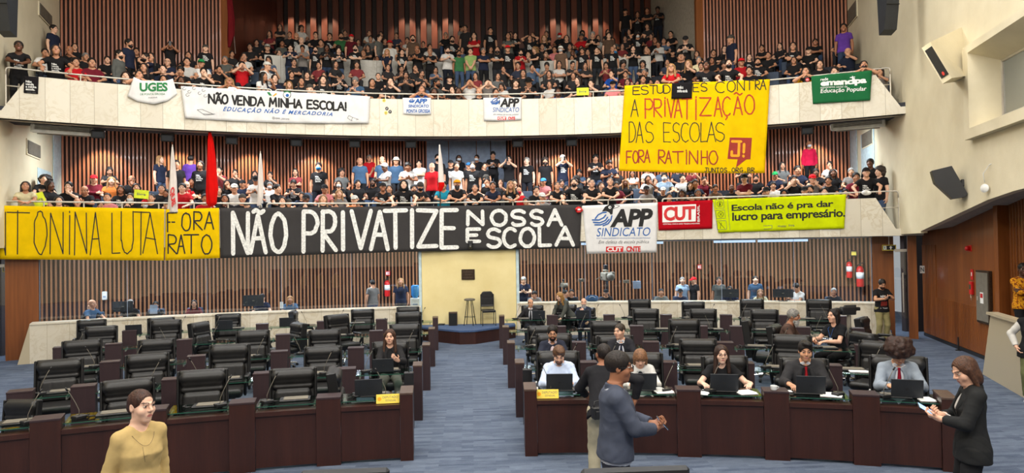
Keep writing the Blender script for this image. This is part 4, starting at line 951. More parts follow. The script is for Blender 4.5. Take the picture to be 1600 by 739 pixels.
class Fig:
    """joints of a posed figure; it faces -Y, its left hand is on +X"""
    def __init__(s, pel=.93, lean=0, tw=0, side=0, py=0, hy=0, hp=0, hr=0, la=None, ra=None, le=(1, .6, -.4), re=(-1, .6, -.4), lf=None, rf=None, lk=(.1, -1, .1), rk=(-.1, -1, .1),
                 body=MALE, sw=.158, hand=(None, None), curl=(35, 35), foot=(0, 0), px=0.0, headoff=0.0):
        s.body = body; s.R = rzm(tw)@rx(lean)@ry(side); s.P = np.array([px, py, pel]); s.M4 = np.eye(4); s.M4[:3, :3] = s.R; s.M4[:3, 3] = s.P
        T = lambda p: s.P+s.R@np.array(p, float)
        s.T = T; top = body[-2][0]
        s.sl, s.sr = T((sw, .012, top-.06)), T((-sw, .012, top-.072)); s.nb = T((0, .018, top))
        s.HR = rzm(hy)@rx(hp)@ry(hr); s.hd = s.nb+s.R@np.array([0, -.012, .075])+s.HR@np.array([0, -.022-headoff, .085])
        s.l1, s.l2 = .285, .25
        dl = T((sw+.075, -.03, top-.095-.53)) if la is None else np.array(la, float); dr = T((-sw-.075, -.03, top-.095-.53)) if ra is None else np.array(ra, float)
        s.el, s.wl = two_bone(s.sl, dl, s.l1, s.l2, le); s.er, s.wr = two_bone(s.sr, dr, s.l1, s.l2, re)
        s.hl, s.hr_ = s.P+rzm(tw)@np.array([.088, 0, -.02]), s.P+rzm(tw)@np.array([-.088, 0, -.02])
        fl = np.array([.11, .02, .085]) if lf is None else np.array(lf, float); fr = np.array([-.11, .02, .085]) if rf is None else np.array(rf, float)
        s.kl, s.al = two_bone(s.hl, fl, .43, .415, lk); s.kr, s.ar = two_bone(s.hr_, fr, .43, .415, rk)
        s.hand = hand; s.curl = curl; s.foot = foot
    def arms(s): return ((s.sl, s.el, s.wl, 1, s.hand[0], s.curl[0]), (s.sr, s.er, s.wr, -1, s.hand[1], s.curl[1]))
    def legs(s): return ((s.hl, s.kl, s.al, s.foot[0]), (s.hr_, s.kr, s.ar, s.foot[1]))
    def hand_frame(s, e, w, sg, spec):
        d = unit(w-e)
        if spec is not None and spec[0] is not None: d = unit(spec[0])
        n = np.array(spec[1], float) if spec is not None and len(spec) > 1 and spec[1] is not None else np.array([-sg*1.0, 0, 0])
        n = unit(n-d*(n@d)); return d, n, unit(np.cross(n, d))*1.0
    def head(s, S, f=1.0, fine=True):
        H = lambda p: s.hd+s.HR@np.array(p, float); R = s.HR
        S.ell(H((0, .012, .035)), (.076, .097, .088), R, .02); S.ell(H((0, -.022, -.043)), (.061, .071, .072), R, .035); S.ell(H((0, -.062, -.098)), (.026, .022, .020), R, .03)
        for sg in (-1, 1): S.ell(H((sg*.045, -.055, -.025)), (.024, .026, .026), R, .025)
        if fine:
            for sg in (-1, 1):
                S.ell(H((sg*.033, -.099, .014)), (.020, .014, .013), R, .014, 's')
                S.ell(H((sg*.033, -.078, .013)), (.0135, .0125, .0135), R, .004)
                S.cap(H((sg*.012, -.091, .032)), H((sg*.050, -.080, .034)), .0085, .006, .012)
                S.ell(H((sg*.076, .012, -.002)), (.010, .020, .032), R, .010); S.ell(H((sg*.085, .004, .002)), (.006, .009, .016), R, .006, 's')
            S.cap(H((0, -.087, .022)), H((0, -.110, -.016)), .0085, .0125, .012)
            for sg in (-1, 1): S.ell(H((sg*.013, -.098, -.022)), (.0085, .010, .008), R, .008)
            S.cap(H((-.018, -.083, -.054)), H((.018, -.083, -.054)), .0075, .0075, .012); S.cap(H((-.015, -.081, -.066)), H((.015, -.081, -.066)), .0085, .0085, .012)
            S.cap(H((-.022, -.094, -.060)), H((.022, -.094, -.060)), .0022, .0022, .003, 's')
        else:
            S.cap(H((0, -.087, .02)), H((0, -.108, -.016)), .010, .014, .014)
            for sg in (-1, 1): S.ell(H((sg*.076, .012, -.002)), (.010, .020, .030), R, .012); S.ell(H((sg*.033, -.098, .014)), (.018, .012, .012), R, .012, 's')
    def paint_head(s, C):
        L = (C-s.hd)@s.HR; ix = np.zeros(len(C), int); x, y, z = L[:, 0], L[:, 1], L[:, 2]; ax = np.abs(x); fr = (y < -.055) & (np.abs(z) < .13)
        e = ((ax-.033)/.0155)**2+((z-.0135)/.0070)**2; ix[fr & (e < 1) & (y > -.098)] = 1
        ix[fr & (((ax-.033)/.0075)**2+((z-.0135)/.0076)**2 < 1) & (y > -.1)] = 2
        ix[fr & (np.abs(z-.0385+(ax-.033)**2*6) < .0040) & (ax > .013) & (ax < .053)] = 3
        ix[fr & ((x/.023)**2+((z+.060)/.0095)**2 < 1) & (y < -.07)] = 4
        return ix
    def hands(s, S, f=1.0):
        for (a, e, w, sg, spec, curl) in s.arms():
            d, n, t = s.hand_frame(e, w, sg, spec)
            B = np.stack([t, d, n], 1); S.box(w+d*.050, (.040, .050, .0135), .0125, B, .018); S.cap(w-d*.01, w+d*.03, .024, .024, .02)
            th = unit(np.cross(d, n))*sg*-1; th = th if (spec is None or len(spec) < 3) else unit(np.array(spec[2], float))
            th = unit(th-d*(th@d))
            for q, (o, L) in enumerate(((.029, .070), (.010, .078), (-.010, .072), (-.029, .057))):
                b = w+d*.094+th*o; c1 = D2R(curl*(.8+.12*q)); c2 = D2R(curl*(1.9+.12*q)); f1 = d*math.cos(c1)+n*math.sin(c1)+th*o*.5; f2 = d*math.cos(c2)+n*math.sin(c2)
                m = b+unit(f1)*L*.55; S.cap(b-d*.012, m, .0092, .0085, .005); S.cap(m, m+unit(f2)*L*.5, .0085, .0068, .004)
            b = w+d*.028+th*.030+n*.004; m = b+unit(d*.65+th*.75+n*.35)*.042; S.cap(b-th*.012, m, .0125, .0105, .012); S.cap(m, m+unit(d*.9+th*.25+n*.4)*.034, .0105, .0078, .005)
    def skin(s, fine=True, hands=True):
        S = Solid(); S.tor(s.body, s.M4, -.13, .57, .03)
        S.cap(s.nb-s.R@np.array([0, 0, .05]), s.hd+s.HR@np.array([0, .018, -.06]), .056, .052, .03)
        for q in ((s.sl, 1), (s.sr, -1)): S.cap(q[0]-s.R@np.array([q[1]*.08, 0, -.035]), q[0], .046, .052, .05)
        for (a, e, w, sg, sp, cu) in s.arms():
            S.cap(a, e, .049, .040, .02); S.cap(e, e+(w-e)*.35, .042, .041, .01); S.cap(e+(w-e)*.35, w, .041, .026, .01)
        for (h, k, a, fo) in s.legs():
            S.cap(h, k, .086, .056, .03); S.cap(k, k+(a-k)*.35, .055, .056, .02); S.cap(k+(a-k)*.35, a, .056, .036, .02)
            d = rzm(fo)@np.array([0, -1, 0]); b = np.array([a[0], a[1], a[2]-.045]); S.cap(b-d*.03, b+d*.15, .036, .028, .03)
        s.head(S, fine=fine)
        if hands: s.hands(S)
        return S
    def fines(s, hs, ws):
        sp = [[], [], []]
        for i in range(3):
            sp[i].append((s.hd[i]-.125, s.hd[i]+.125, hs))
            for (a, e, w, sg, spec, cu) in s.arms():
                d, n, t = s.hand_frame(e, w, sg, spec); c = w+d*.09; sp[i].append((c[i]-.105, c[i]+.105, ws))
        return sp
    def top(s, g=.014, sleeve=.6, hem=-.10, neck=.52, long=False, loose=.006, collar=0.0):
        """shirt; sleeve: share of upper arm covered, or of the forearm when long"""
        S = Solid(); st = [(z, w, d, o) for z, w, d, o in s.body]; z0, w0, d0, o0 = st[0]; wb = (.188 if hem > -.16 else .205)+max(0, w0-.15); st = [(hem-.02, wb, d0+.022, o0), (-.03, max(wb-.006, st[1][1]), st[1][2]+.008, st[1][3])]+[q for q in st if q[0] > .05]
        S.tor(st, s.M4, hem, neck, .02, g)
        for q in ((s.sl, 1), (s.sr, -1)): S.cap(q[0]-s.R@np.array([q[1]*.08, 0, -.035]), q[0], .046+g*.8, .050+g*.9, .05)
        for (a, e, w, sg, sp, cu) in s.arms():
            if not long: S.cap(a, a+(e-a)*sleeve, .050+g*.9, .047+g+loose, .02, 'u', 0.0)
            else:
                S.cap(a, e, .050+g*.9, .041+g*.8+loose*.5, .02); S.cap(e, e+(w-e)*sleeve, .042+g*.8+loose*.5, .028+g*.8+loose*.3, .015, 'u', 0.0)
        if collar: S.cap(s.nb-s.R@np.array([0, 0, .02]), s.nb+s.R@np.array([0, -.004, collar]), .066, .06, .012, 'u', 0.0)
        else: S.cap(s.nb+s.R@np.array([0, -.05, .015]), s.nb+s.R@np.array([0, -.09, .06]), .05, .06, .006, 's')
        return S
    def bottom(s, g=.012, rise=.06, cuff=1.0, flare=.0):
        S = Solid(); st = [q for q in s.body if q[0] < .16]; S.tor(st, s.M4, -.13, rise, .03, g*.7)
        for (h, k, a, fo) in s.legs():
            S.cap(h, k, .088+g, .058+g+flare*.5, .035); e = k+(a-k)*cuff; S.cap(k, e, .058+g+flare*.5, .042+g+flare, .02, 'u', 0.0)
        return S
    def shoes(s):
        S = Solid()
        for (h, k, a, fo) in s.legs():
            d = rzm(fo)@np.array([0, -1, 0]); b = np.array([a[0], a[1], a[2]-.040]); S.cap(b-d*.045, b+d*.165, .044, .036, .03); S.cap(a-np.array([0, 0, .02]), a+np.array([0, 0, .02]), .043, .044, .03, 'u', 0.0)
            S.box(b+d*.06-np.array([0, 0, .034]), (.044, .145, .011), .008, rzm(fo), .008)
        return S
    hk = 1.06
    def grow_head(s, me):
        """heads a little larger than the bare skull proportions"""
        n = len(me.vertices); v = np.empty(n*3, np.float32); me.vertices.foreach_get('co', v); v = v.reshape(-1, 3).astype(float)
        L = (v-s.hd)@s.HR; w = np.clip((L[:, 2]+.15)/.05, 0, 1)*(np.linalg.norm(L, axis=1) < .20); b = s.hd+s.HR@np.array([0, 0, -.12])
        me.vertices.foreach_set('co', (v+(v-b)*((s.hk-1)*w)[:, None]).astype(np.float32).ravel()); me.update(); return me
    def headM(s):
        m = s._headM(); b = Vector(s.hd+s.HR@np.array([0, 0, -.12]))
        return Matrix.Translation(b) @ Matrix.Diagonal((s.hk, s.hk, s.hk, 1)) @ Matrix.Translation(-b) @ m
    def _headM(s):
        m = Matrix.Identity(4)
        for i in range(3):
            for j in range(3): m[i][j] = s.HR[i, j]
            m[i][3] = s.hd[i]
        return m
# ---- hair and headwear in the head's own frame
def hair_solid(kind):
    S = Solid()
    def face(z=-.03, r=(.080, .085, .108), y=-.105): S.ell((0, y, z), r, None, .012, 's')
    if kind in ('short', 'crop'):
        g = .012 if kind == 'short' else .005
        S.ell((0, .016, .040), (.076+g, .098+g, .088+g*1.3), None, .01); face(-.024, (.074, .078, .098)); S.box((0, 0, -.115), (.2, .2, .075), .01, None, .02, 's')
    elif kind == 'swept':
        S.ell((0, .012, .046), (.090, .108, .100), None, .01); S.ell((.02, -.06, .115), (.06, .05, .03), ry(12), .03); face(-.020, (.073, .074, .090)); S.box((0, 0, -.11), (.2, .2, .07), .01, None, .02, 's')
    elif kind == 'long':
        S.ell((0, .016, .038), (.092, .112, .100), None, .01); S.ell((0, .06, -.10), (.098, .062, .185), None, .03)
        for sg in (-1, 1): S.cap((sg*.074, -.005, .03), (sg*.094, -.035, -.24), .026, .030, .03)
        face(-.03, (.071, .092, .122)); S.cap((0, -.05, -.16), (0, -.03, -.30), .062, .07, .02, 's')
    elif kind == 'mid':
        S.ell((0, .016, .038), (.088, .109, .099), None, .01); S.ell((0, .055, -.06), (.090, .062, .11), None, .03)
        for sg in (-1, 1): S.cap((sg*.074, .0, .02), (sg*.084, .0, -.13), .026, .022, .03)
        face(-.03, (.072, .092, .121))
    elif kind == 'bob':
        S.ell((0, .012, .036), (.098, .116, .102), None, .01); S.ell((0, .03, -.03), (.106, .09, .085), None, .03)
        for sg in (-1, 1): S.cap((sg*.082, -.035, .02), (sg*.084, -.045, -.075), .026, .020, .02)
        face(-.055, (.062, .09, .088))
    elif kind == 'bun':
        S.ell((0, .016, .038), (.084, .106, .095), None, .01); S.ell((0, .115, .07), (.042, .04, .042), None, .015); face(-.03, (.074, .076, .09)); S.box((0, 0, -.125), (.2, .2, .07), .01, None, .02, 's')
    elif kind == 'back':       # drawn tightly back
        S.ell((0, .018, .036), (.081, .102, .094), None, .01); S.ell((0, .095, -.02), (.05, .03, .05), None, .03); face(-.018, (.073, .084, .094)); S.box((0, -.02, -.12), (.2, .2, .07), .01, rx(-14), .02, 's')
    elif kind == 'afro':
        S.ell((0, .02, .075), (.158, .158, .142), None, .01)
        rr = random.Random(5)
        for i in range(46):
            v = unit((rr.gauss(0, 1), rr.gauss(0, 1), rr.gauss(.3, 1))); S.ell(np.array((0, .02, .075))+v*np.array((.150, .150, .134)), (.03, .03, .03), None, .02)
        face(-.055, (.072, .16, .098), -.13); S.box((0, 0, -.15), (.3, .3, .06), .01, None, .03, 's')
    elif kind == 'curly':
        S.ell((0, .02, .05), (.108, .122, .108), None, .01); S.ell((0, .06, -.06), (.11, .07, .11), None, .03); rr = random.Random(8)
        for i in range(26):
            v = unit((rr.gauss(0, 1), abs(rr.gauss(0, 1)), rr.gauss(.2, 1))); S.ell(np.array((0, .03, .02))+v*np.array((.108, .11, .12)), (.026, .026, .026), None, .02)
        face(-.045, (.068, .1, .10))
    elif kind == 'ring':        # bald crown with hair at the sides
        S.ell((0, .018, .030), (.083, .104, .086), None, .01); S.ell((0, -.02, .10), (.088, .13, .085), None, .015, 's'); face(-.03, (.09, .09, .11)); S.box((0, 0, -.12), (.2, .2, .075), .01, None, .02, 's')
    elif kind == 'cap':
        S.ell((0, .012, .050), (.088, .110, .092), None, .01); S.box((0, 0, -.06), (.2, .2, .085), .01, rx(-6), .006, 's'); S.ell((0, -.120, .030), (.070, .075, .008), rx(8), .008)
    elif kind == 'hat':
        S.ell((0, .012, .075), (.090, .110, .080), None, .01); S.box((0, 0, -.06), (.25, .25, .09), .01, None, .006, 's'); S.ell((0, .005, .042), (.140, .160, .010), None, .01)
    elif kind == 'beanie':
        S.ell((0, .016, .048), (.090, .112, .102), None, .01); S.box((0, 0, -.075), (.2, .2, .09), .01, rx(-10), .01, 's'); S.cap((0, 0, .02), (0, 0, .021), .06, .06, .02)
    elif kind == 'hood':
        S.ell((0, .02, .02), (.108, .125, .125), None, .01); S.ell((0, .05, -.10), (.12, .09, .09), None, .04); S.ell((0, -.12, -.01), (.070, .11, .105), None, .012, 's')
    elif kind == 'mask':
        S.ell((0, -.034, -.046), (.067, .098, .064), None, .01); S.box((0, .10, -.04), (.2, .085, .2), .01, None, .004, 's'); S.box((0, -.06, .055), (.2, .2, .058), .005, rx(12), .004, 's')
    elif kind == 'facecover':
        S.ell((0, -.02, -.045), (.068, .086, .082), None, .01); S.box((0, 0, .08), (.2, .2, .07), .005, None, .004, 's')
    elif kind == 'beard':
        S.ell((0, -.026, -.062), (.061, .075, .072), None, .01); S.ell((0, -.068, -.096), (.032, .026, .026), None, .02); S.box((0, 0, .045), (.2, .2, .075), .01, rx(-8), .012, 's'); S.ell((0, -.105, -.058), (.027, .03, .011), None, .006, 's'); S.box((0, .10, -.05), (.2, .10, .2), .01, None, .01, 's')
    elif kind == 'longbeard':
        S.ell((0, -.026, -.062), (.062, .077, .074), None, .01); S.ell((0, -.070, -.125), (.042, .032, .055), None, .03); S.box((0, 0, .045), (.2, .2, .075), .01, rx(-8), .012, 's'); S.ell((0, -.105, -.058), (.026, .03, .010), None, .006, 's'); S.box((0, .10, -.05), (.2, .10, .2), .01, None, .01, 's')
    elif kind == 'moustache':
        S.cap((0, -.097, -.043), (.026, -.086, -.052), .0065, .004, .004); S.cap((0, -.097, -.043), (-.026, -.086, -.052), .0065, .004, .004)
    return S
_hair = {}
def hair_mesh(kind, fine=False):
    key = (kind, fine)
    if key not in _hair:
        _hair[key] = solid_mesh(hair_solid(kind), kind+'_hair', M['cloth'] if kind in ('cap', 'hat', 'beanie', 'hood', 'mask', 'facecover') else M['hair'], .0075 if fine else .011)
    return _hair[key]
def glasses_mesh():
    if 'glasses' not in _hair:
        mb = MB()
        for sg in (-1, 1):
            c = Vector((sg*.034, -.112, .012)); mb.tube([c+Vector((.024*math.cos(t*.5236), -.002+.004*(1-math.cos(t*.5236))*0, .018*math.sin(t*.5236))) for t in range(12)], .0022, 5, 0, True)
            mb.tube([(sg*.058, -.110, .016), (sg*.080, -.06, .014), (sg*.082, .0, .010)], .0022, 5)
        mb.tube([(-.010, -.113, .016), (.010, -.113, .016)], .002, 5); _hair['glasses'] = mb.mesh('glasses', M['black'], True)
    return _hair['glasses']
# ================================================================ deputies' desks and chairs on concentric arcs
RR = [14.4, 16.55, 18.95, 21.7, 24.35]
ROWN = ['front', 'second', 'third', 'fourth', 'last']
ORDN = ['nearest the aisle', 'second from the aisle', 'third from the aisle', 'fourth from the aisle', 'fifth from the aisle', 'sixth from the aisle', 'seventh from the aisle']
PIL = {0: ([634, 512, 377, 237, 70, -62], [828, 947, 1075, 1212, 1352, 1482]), 1: ([652, 540, 411, 269, 129, 30], [812, 918, 1043, 1163, 1299, 1392]), 2: ([666, 556, 436, 306, 171, 70], [799, 904, 1018, 1134, 1256, 1352]),
       3: ([675, 588, 442, 288, 177, 96], [791, 875, 996, 1096, 1153, 1256, 1340]), 4: ([681, 597, 505, 410, 309, 202], [785, 864, 953, 1042, 1136, 1229, 1318])}
def pixang(px, r, py=560): p = at_arc(px, py, C0, r); return math.atan2(p[0], p[1]-C0)
PILLAR = {}
def pillar_mesh(kind):
    if kind not in PILLAR:
        w, d, h = {'mid': (.155, .15, .90), 'end': (.075, .25, .91), 'front': (.155, .17, .90), 'frontend': (.085, .30, .91)}[kind]
        mb = MB(); mb.prism([(-w, -d*.0, 0), (-w, -d*.0-.0, h-.03), (-w, d*1.6, h-.03), (-w, d*2, 0)], (2*w, 0, 0)); PILLAR[kind] = (mb.mesh('desk_pillar', M['pillarwood'] if 'front' not in kind else M['deskwood']),
            MB().box((0, d*.82, h-.015), (w+.004, d*.84, .015), None, .004).mesh('cap', M['capwood'] if 'end' in kind else M['pillarwood']))
    return PILLAR[kind]
BAYS = []
for row, (L, Rt) in PIL.items():
    for side, lst in ((-1, L), (1, Rt)):
        nm = 'left' if side < 0 else 'right'; angs = []
        for i, px in enumerate(lst):
            a = pixang(px, RR[row]); angs.append(a)
            kind = ('front' if row == 0 else '')+('end' if (i == 0 or (row == 0 and side > 0 and i == len(lst)-1)) else ('mid' if row else ''))
            me, cap = pillar_mesh(kind); o = link('desk_pillar', me); o.location = apt(C0, RR[row], a, 0); o.rotation_euler = (0, 0, -a); link('cap', cap, o)
            tag(o, 'dark wood desk pillar, %s row of the %s block, %s' % (ROWN[row], nm, ORDN[i]), 'desk pillar', 'desk pillars', 'thing')
        for i in range(len(angs)-1): BAYS.append((row, side, i, angs[i], angs[i+1]))
def mid_bay(a, b, t=.5): return a+(b-a)*t
for row, side, i, a, b in BAYS:
    nm = 'left' if side < 0 else 'right'; s = 1 if b > a else -1; r = RR[row]; last = row == 0 and side > 0 and i == len(PIL[row][1])-2
    a0, a1 = (a+s*(.088 if i == 0 else .158)/r, b-s*(.09 if last else .158)/r); root = empty('glass_desk', apt(C0, r, (a+b)/2, 0)); inv = Matrix.Translation(-root.location)
    tag(root, ('dark wood and glass desk' if row == 0 else 'green-edged glass desk')+', %s row of the %s block, %s' % (ROWN[row], nm, ORDN[i]), 'desk', 'deputies\' desks')
    def part(n, mb, mats, sm=False):
        o = mb.build(n, mats, root, sm, 40); o.matrix_parent_inverse = inv; return o
    lo, hi = min(a0, a1), max(a0, a1)
    if row == 0:
        part('front_panel', MB().arcbox(C0, r+.03, r+.06, lo, hi, .035, .70, 6), M['deskwood'])
        part('ledge', MB().arcbox(C0, r+.0, r+.20, lo, hi, .70, .755, 6), M['deskwood'])
        zt, r0, r1 = .80, r+.10, r+.62
        for e in (lo, hi): part('bracket', MB().box(apt(C0, r+.3, e+(.03/r if e == lo else -.03/r), .775), (.012, .10, .024), rotz(-e), .004), M['steel'])
    else: zt, r0, r1 = .765, r+.04, r+.56
    g = MB().arcbox(C0, r0, r1, lo, hi, zt, zt+.008, 6); part('glass_top', g, M['glass_desk'])
    part('glass_edge', MB().arcbox(C0, r0-.003, r0, lo, hi, zt-.001, zt+.010, 6), M['glass_edge'])
    if row: 
        for e in (lo+.06/r, hi-.06/r): part('bracket', MB().box(apt(C0, r+.26, e, zt-.03), (.012, .16, .028), rotz(-e), .004), M['steel'])
# ---- desk microphones and pads, one of each per place
def mic_proto():
    root = empty('desk_microphone'); MB().box((0, 0, .022), (.07, .055, .022), None, .008).build('base', M['black'], root)
    pts = [(0, .0, .04), (0, .0, .12), (.03, -.03, .22), (.09, -.05, .34), (.13, -.055, .40)]; MB().tube([(x*.8, y, z*.9) for x, y, z in pts], .0048, 6).build('gooseneck', M['grille'], root, True)
    MB().cyl((.104, -.055, .36), (.13, -.058, .40), .012, .010, 8).build('capsule', M['black'], root, True); MB().box((0, -.03, .046), (.02, .012, .003), None).build('button', M['grille'], root)
    return proto_done(root)
def pad_proto():
    root = link('desk_pad', MB().box((0, 0, .010), (.20, .13, .010), None, .006).mesh('desk_pad', M['black'])); MB().box((.01, .005, .024), (.16, .095, .004), None, .002).build('cover_sheet', M['grille'], root)
    MB().tube([(-.20, -.12, .02), (-.26, -.14, .025), (-.30, -.10, .03), (-.28, 0, .02)], .010, 6).build('cable', M['black'], root, True); return proto_done(root)
MIC, PAD = mic_proto(), pad_proto(); first = {'m': True, 'p': True}
for row, side, i, a, b in BAYS:
    nm = 'left' if side < 0 else 'right'; r = RR[row]; zt = (.80 if row == 0 else .765)+.009; s = 1 if b > a else -1
    t = .30 if s > 0 else .70
    m = MIC if first['m'] else copy_tree(MIC); first['m'] = False; aa = mid_bay(a, b, .74 if (i+row) % 2 else .28); m.location = apt(C0, r+.30, aa, zt); m.rotation_euler = (0, 0, -aa+(.6 if (i+row) % 3 else -2.4)); 
    tag(m, 'gooseneck microphone on the glass desk, %s row of the %s block, %s' % (ROWN[row], nm, ORDN[i]), 'microphone', 'desk microphones')
    p = PAD if first['p'] else copy_tree(PAD); first['p'] = False; aa = mid_bay(a, b, .42); p.location = apt(C0, r+.42, aa, zt); p.rotation_euler = (0, 0, -aa+.1*math.sin(i*3+row)); 
    tag(p, 'black desk pad, %s row of the %s block, %s' % (ROWN[row], nm, ORDN[i]), 'desk pad', 'desk pads')
# ---- black leather armchairs
def chair_proto():
    root = empty('leather_armchair')
    B = rx(-8); S = Solid(); P = lambda x, y, z: np.array([0, .27, .45])+B@np.array([x, y, z])
    S.box(P(0, .03, .33), (.315, .055, .345), .03, B, .01)
    S.cap(P(-.235, -.03, .565), P(.235, -.03, .565), .082, .082, .02); S.box(P(0, -.04, .535), (.275, .055, .105), .05, B, .03)
    S.cap(P(-.24, -.045, .405), P(.24, -.045, .405), .042, .042, .012); S.box(P(0, -.045, .20), (.255, .065, .165), .055, B, .012)
    for x in (-.085, .085): S.cap(P(x, -.118, .07), P(x*1.1, -.118, .335), .008, .008, .02, 's')
    for sg in (-1, 1):
        for q in range(3): S.cap(P(sg*.27, -.10, .44+q*.035), P(sg*.13, -.118, .415+q*.02), .004, .006, .016, 's')
    link('backrest', solid_mesh(S, 'backrest', M['leather'], .016), root)
    for sg in (-1, 1):
        c = P(sg*.318, .012, .33); MB().box(tuple(c), (.018, .07, .335), Matrix(B), .012).build('side_frame', M['leather_dark'], root)
    S = Solid(); S.box((0, -.02, .43), (.275, .27, .065), .055, None, .02); S.cap((-.22, -.255, .435), (.22, -.255, .435), .062, .062, .03)
    for x in (-.09, .09): S.cap((x, -.25, .505), (x, .15, .505), .006, .006, .02, 's')
    link('seat', solid_mesh(S, 'seat', M['leather'], .018), root)
    MB().box((0, .0, .355), (.16, .17, .02), None, .01).build('seat_plate', M['black'], root)
    for sg in (-1, 1):
        S = Solid(); pts = [(sg*.33, .22, .42), (sg*.335, .16, .60), (sg*.335, -.02, .655), (sg*.335, -.20, .645), (sg*.33, -.25, .58), (sg*.31, -.16, .40)]
        for u, v in zip(pts, pts[1:]): S.cap(u, v, .026, .026, .012)
        S.box((sg*.335, -.06, .668), (.042, .17, .024), .022, None, .02); link('armrest', solid_mesh(S, 'armrest', M['leather_dark'], .014), root)
    MB().cyl((0, 0, .12), (0, 0, .35), .032, .027, 12).build('column', M['black'], root, True, 40)
    mb = MB(); mb.cyl((0, 0, .09), (0, 0, .14), .05, .045, 12)
    for k in range(5):
        t = k*1.2566+.3; mb.cyl((0, 0, .125), (.30*math.cos(t), .30*math.sin(t), .075), .026, .018, 8)
    sb = mb.build('star_base', M['chrome'], root, True, 40)
    for k in range(5):
        t = k*1.2566+.3; MB().cyl((.30*math.cos(t)-.02*math.sin(t), .30*math.sin(t)+.02*math.cos(t), .035), (.30*math.cos(t)+.02*math.sin(t), .30*math.sin(t)-.02*math.cos(t), .035), .032, .032, 12).build('caster', M['black'], sb, True, 40)
    return proto_done(root)
CHAIRS = [  # row, x, top y, turn, width factor, label
 (0, 312, 578, 0, 1, 'empty, behind the front-row desk right of the woman in the tan sweater'), (0, 455, 576, 0, 1, 'empty, in the front row between two pillars'), (0, 560, 569, 1.6, 1, 'seen edge-on behind the front-row laptop, left block'), (0, 200, 593, .15, 1, 'half hidden behind the woman in the tan sweater'), (0, 12, 632, -.5, .7, 'low at the left edge of the front row'),
 (0, 873, 548, 0, 1, 'under the man in the pale blue shirt'), (0, 1002, 551, 0, 1.05, 'under the person in the white jacket'), (0, 1140, 556, .1, 1, 'under the woman with long brown hair in a black tee'), (0, 1262, 560, 0, 1, 'under the man in the black suit with red tie'), (0, 1406, 556, -.1, 1.1, 'under the man with the afro'),
 (1, 87, 561, 0, 1, 'empty, leftmost of the second row'), (1, 229, 552, .08, 1, 'empty, second from the left in the second row'), (1, 354, 537, -.06, 1, 'empty, third from the left in the second row'), (1, 503, 541, 0, 1, 'empty, left of the woman in the black blazer at the glass desk'), (1, 609, 533, 0, 1, 'under the woman in the black blazer at the glass desk'),
 (1, 866, 520, 0, 1, 'under the man in glasses and navy jacket'), (1, 966, 523, .1, 1, 'under the man in a dark suit looking left'), (1, 1093, 529, 0, 1, 'empty, behind the woman with long brown hair'), (1, 1236, 522, -.15, 1, 'empty, behind the man in the black suit with red tie'), (1, 1362, 532, -.5, 1, 'turned aside with papers before it, right of the second row'),
 (2, 126, 530, .05, 1, 'empty, leftmost of the third row'), (2, 243, 529, .05, 1, 'empty, second from the left in the third row'), (2, 393, 515, 0, 1, 'empty, fourth from the aisle in the third row, left block'), (2, 506, 514, 0, 1, 'empty, middle of the third row, left block'), (2, 632, 505, 0, 1, 'empty, behind the woman in the black blazer'),
 (2, 848, 508, 0, 1, 'empty, behind the man in glasses and navy jacket'), (2, 947, 500, 0, 1, 'empty, behind the man in a dark suit looking left'), (2, 1072, 497, .05, 1, 'empty, third from the aisle in the third row, right block'), (2, 1193, 494, 1.5, 1, 'turned edge-on left of the bearded man in brown'), (2, 1236, 505, 1.2, .95, 'under the bearded man in brown'), (2, 1325, 517, -1.0, 1, 'under the woman in black looking over her shoulder'),
 (3, 155, 508, 0, 1, 'empty, leftmost of the fourth row'), (3, 257, 498, 0, 1, 'empty, second from the left in the fourth row'), (3, 330, 500, 1.0, .95, 'turned aside, third from the left in the fourth row'), (3, 445, 503, -1.1, 1, 'turned sideways in the fourth row, left block'), (3, 538, 489, .6, 1, 'half turned in the fourth row, left block'), (3, 638, 486, 0, 1, 'empty, nearest the aisle in the fourth row, left block'),
 (3, 1010, 481, 0, 1, 'empty, third from the aisle in the fourth row, right block'), (3, 1100, 481, 0, 1, 'empty, fourth from the aisle in the fourth row, right block'), (3, 1196, 482, 0, 1, 'empty, behind the edge-on chair and bearded man'), (3, 1372, 494, 1.2, 1, 'turned aside by the video camera tripod'),
 (4, 141, 498, 0, 1, 'empty, leftmost of the last row'), (4, 252, 495, .1, 1, 'empty, second from the left in the last row'), (4, 355, 489, 0, 1, 'empty, third from the left in the last row'), (4, 478, 482, 1.5, 1, 'seen edge-on against the marble counter'), (4, 566, 482, 0, 1, 'empty, second from the aisle in the last row, left block'), (4, 637, 478, 0, 1, 'empty, nearest the aisle in the last row, left block'),
 (4, 832, 476, 0, 1, 'under the man in a black suit and tie by the aisle'), (4, 884, 475, 0, 1, 'behind the bending woman with fair hair'), (4, 914, 482, 0, .98, 'under the white-bearded man in a navy jacket'), (4, 1000, 466, 0, 1, 'empty, fourth from the aisle in the last row, right block'), (4, 1084, 470, 0, 1, 'empty, middle of the last row, right block'), (4, 1176, 466, 0, 1, 'empty, sixth seat of the last row, right block'), (4, 1281, 466, 0, 1, 'empty, rightmost of the last row before the counter')]
CH0 = chair_proto(); used = False
for row, px, ty, turn, wf, lab in CHAIRS:
    r = RR[row]+(.98 if row else .92)+(.35 if row == 4 and px > 900 else 0); p = at_arc(px, ty, C0, r); sz = min(max(p[2]/1.165, .86), 1.14); a = math.atan2(p[0], p[1]-C0)
    c = CH0 if not used else copy_tree(CH0); used = True; c.location = (p[0], p[1], 0); c.rotation_euler = (0, 0, -a+turn); c.scale = (wf, wf, sz)
    tag(c, 'black leather armchair '+lab.replace('empty, ', ''), 'chair', 'leather armchairs')
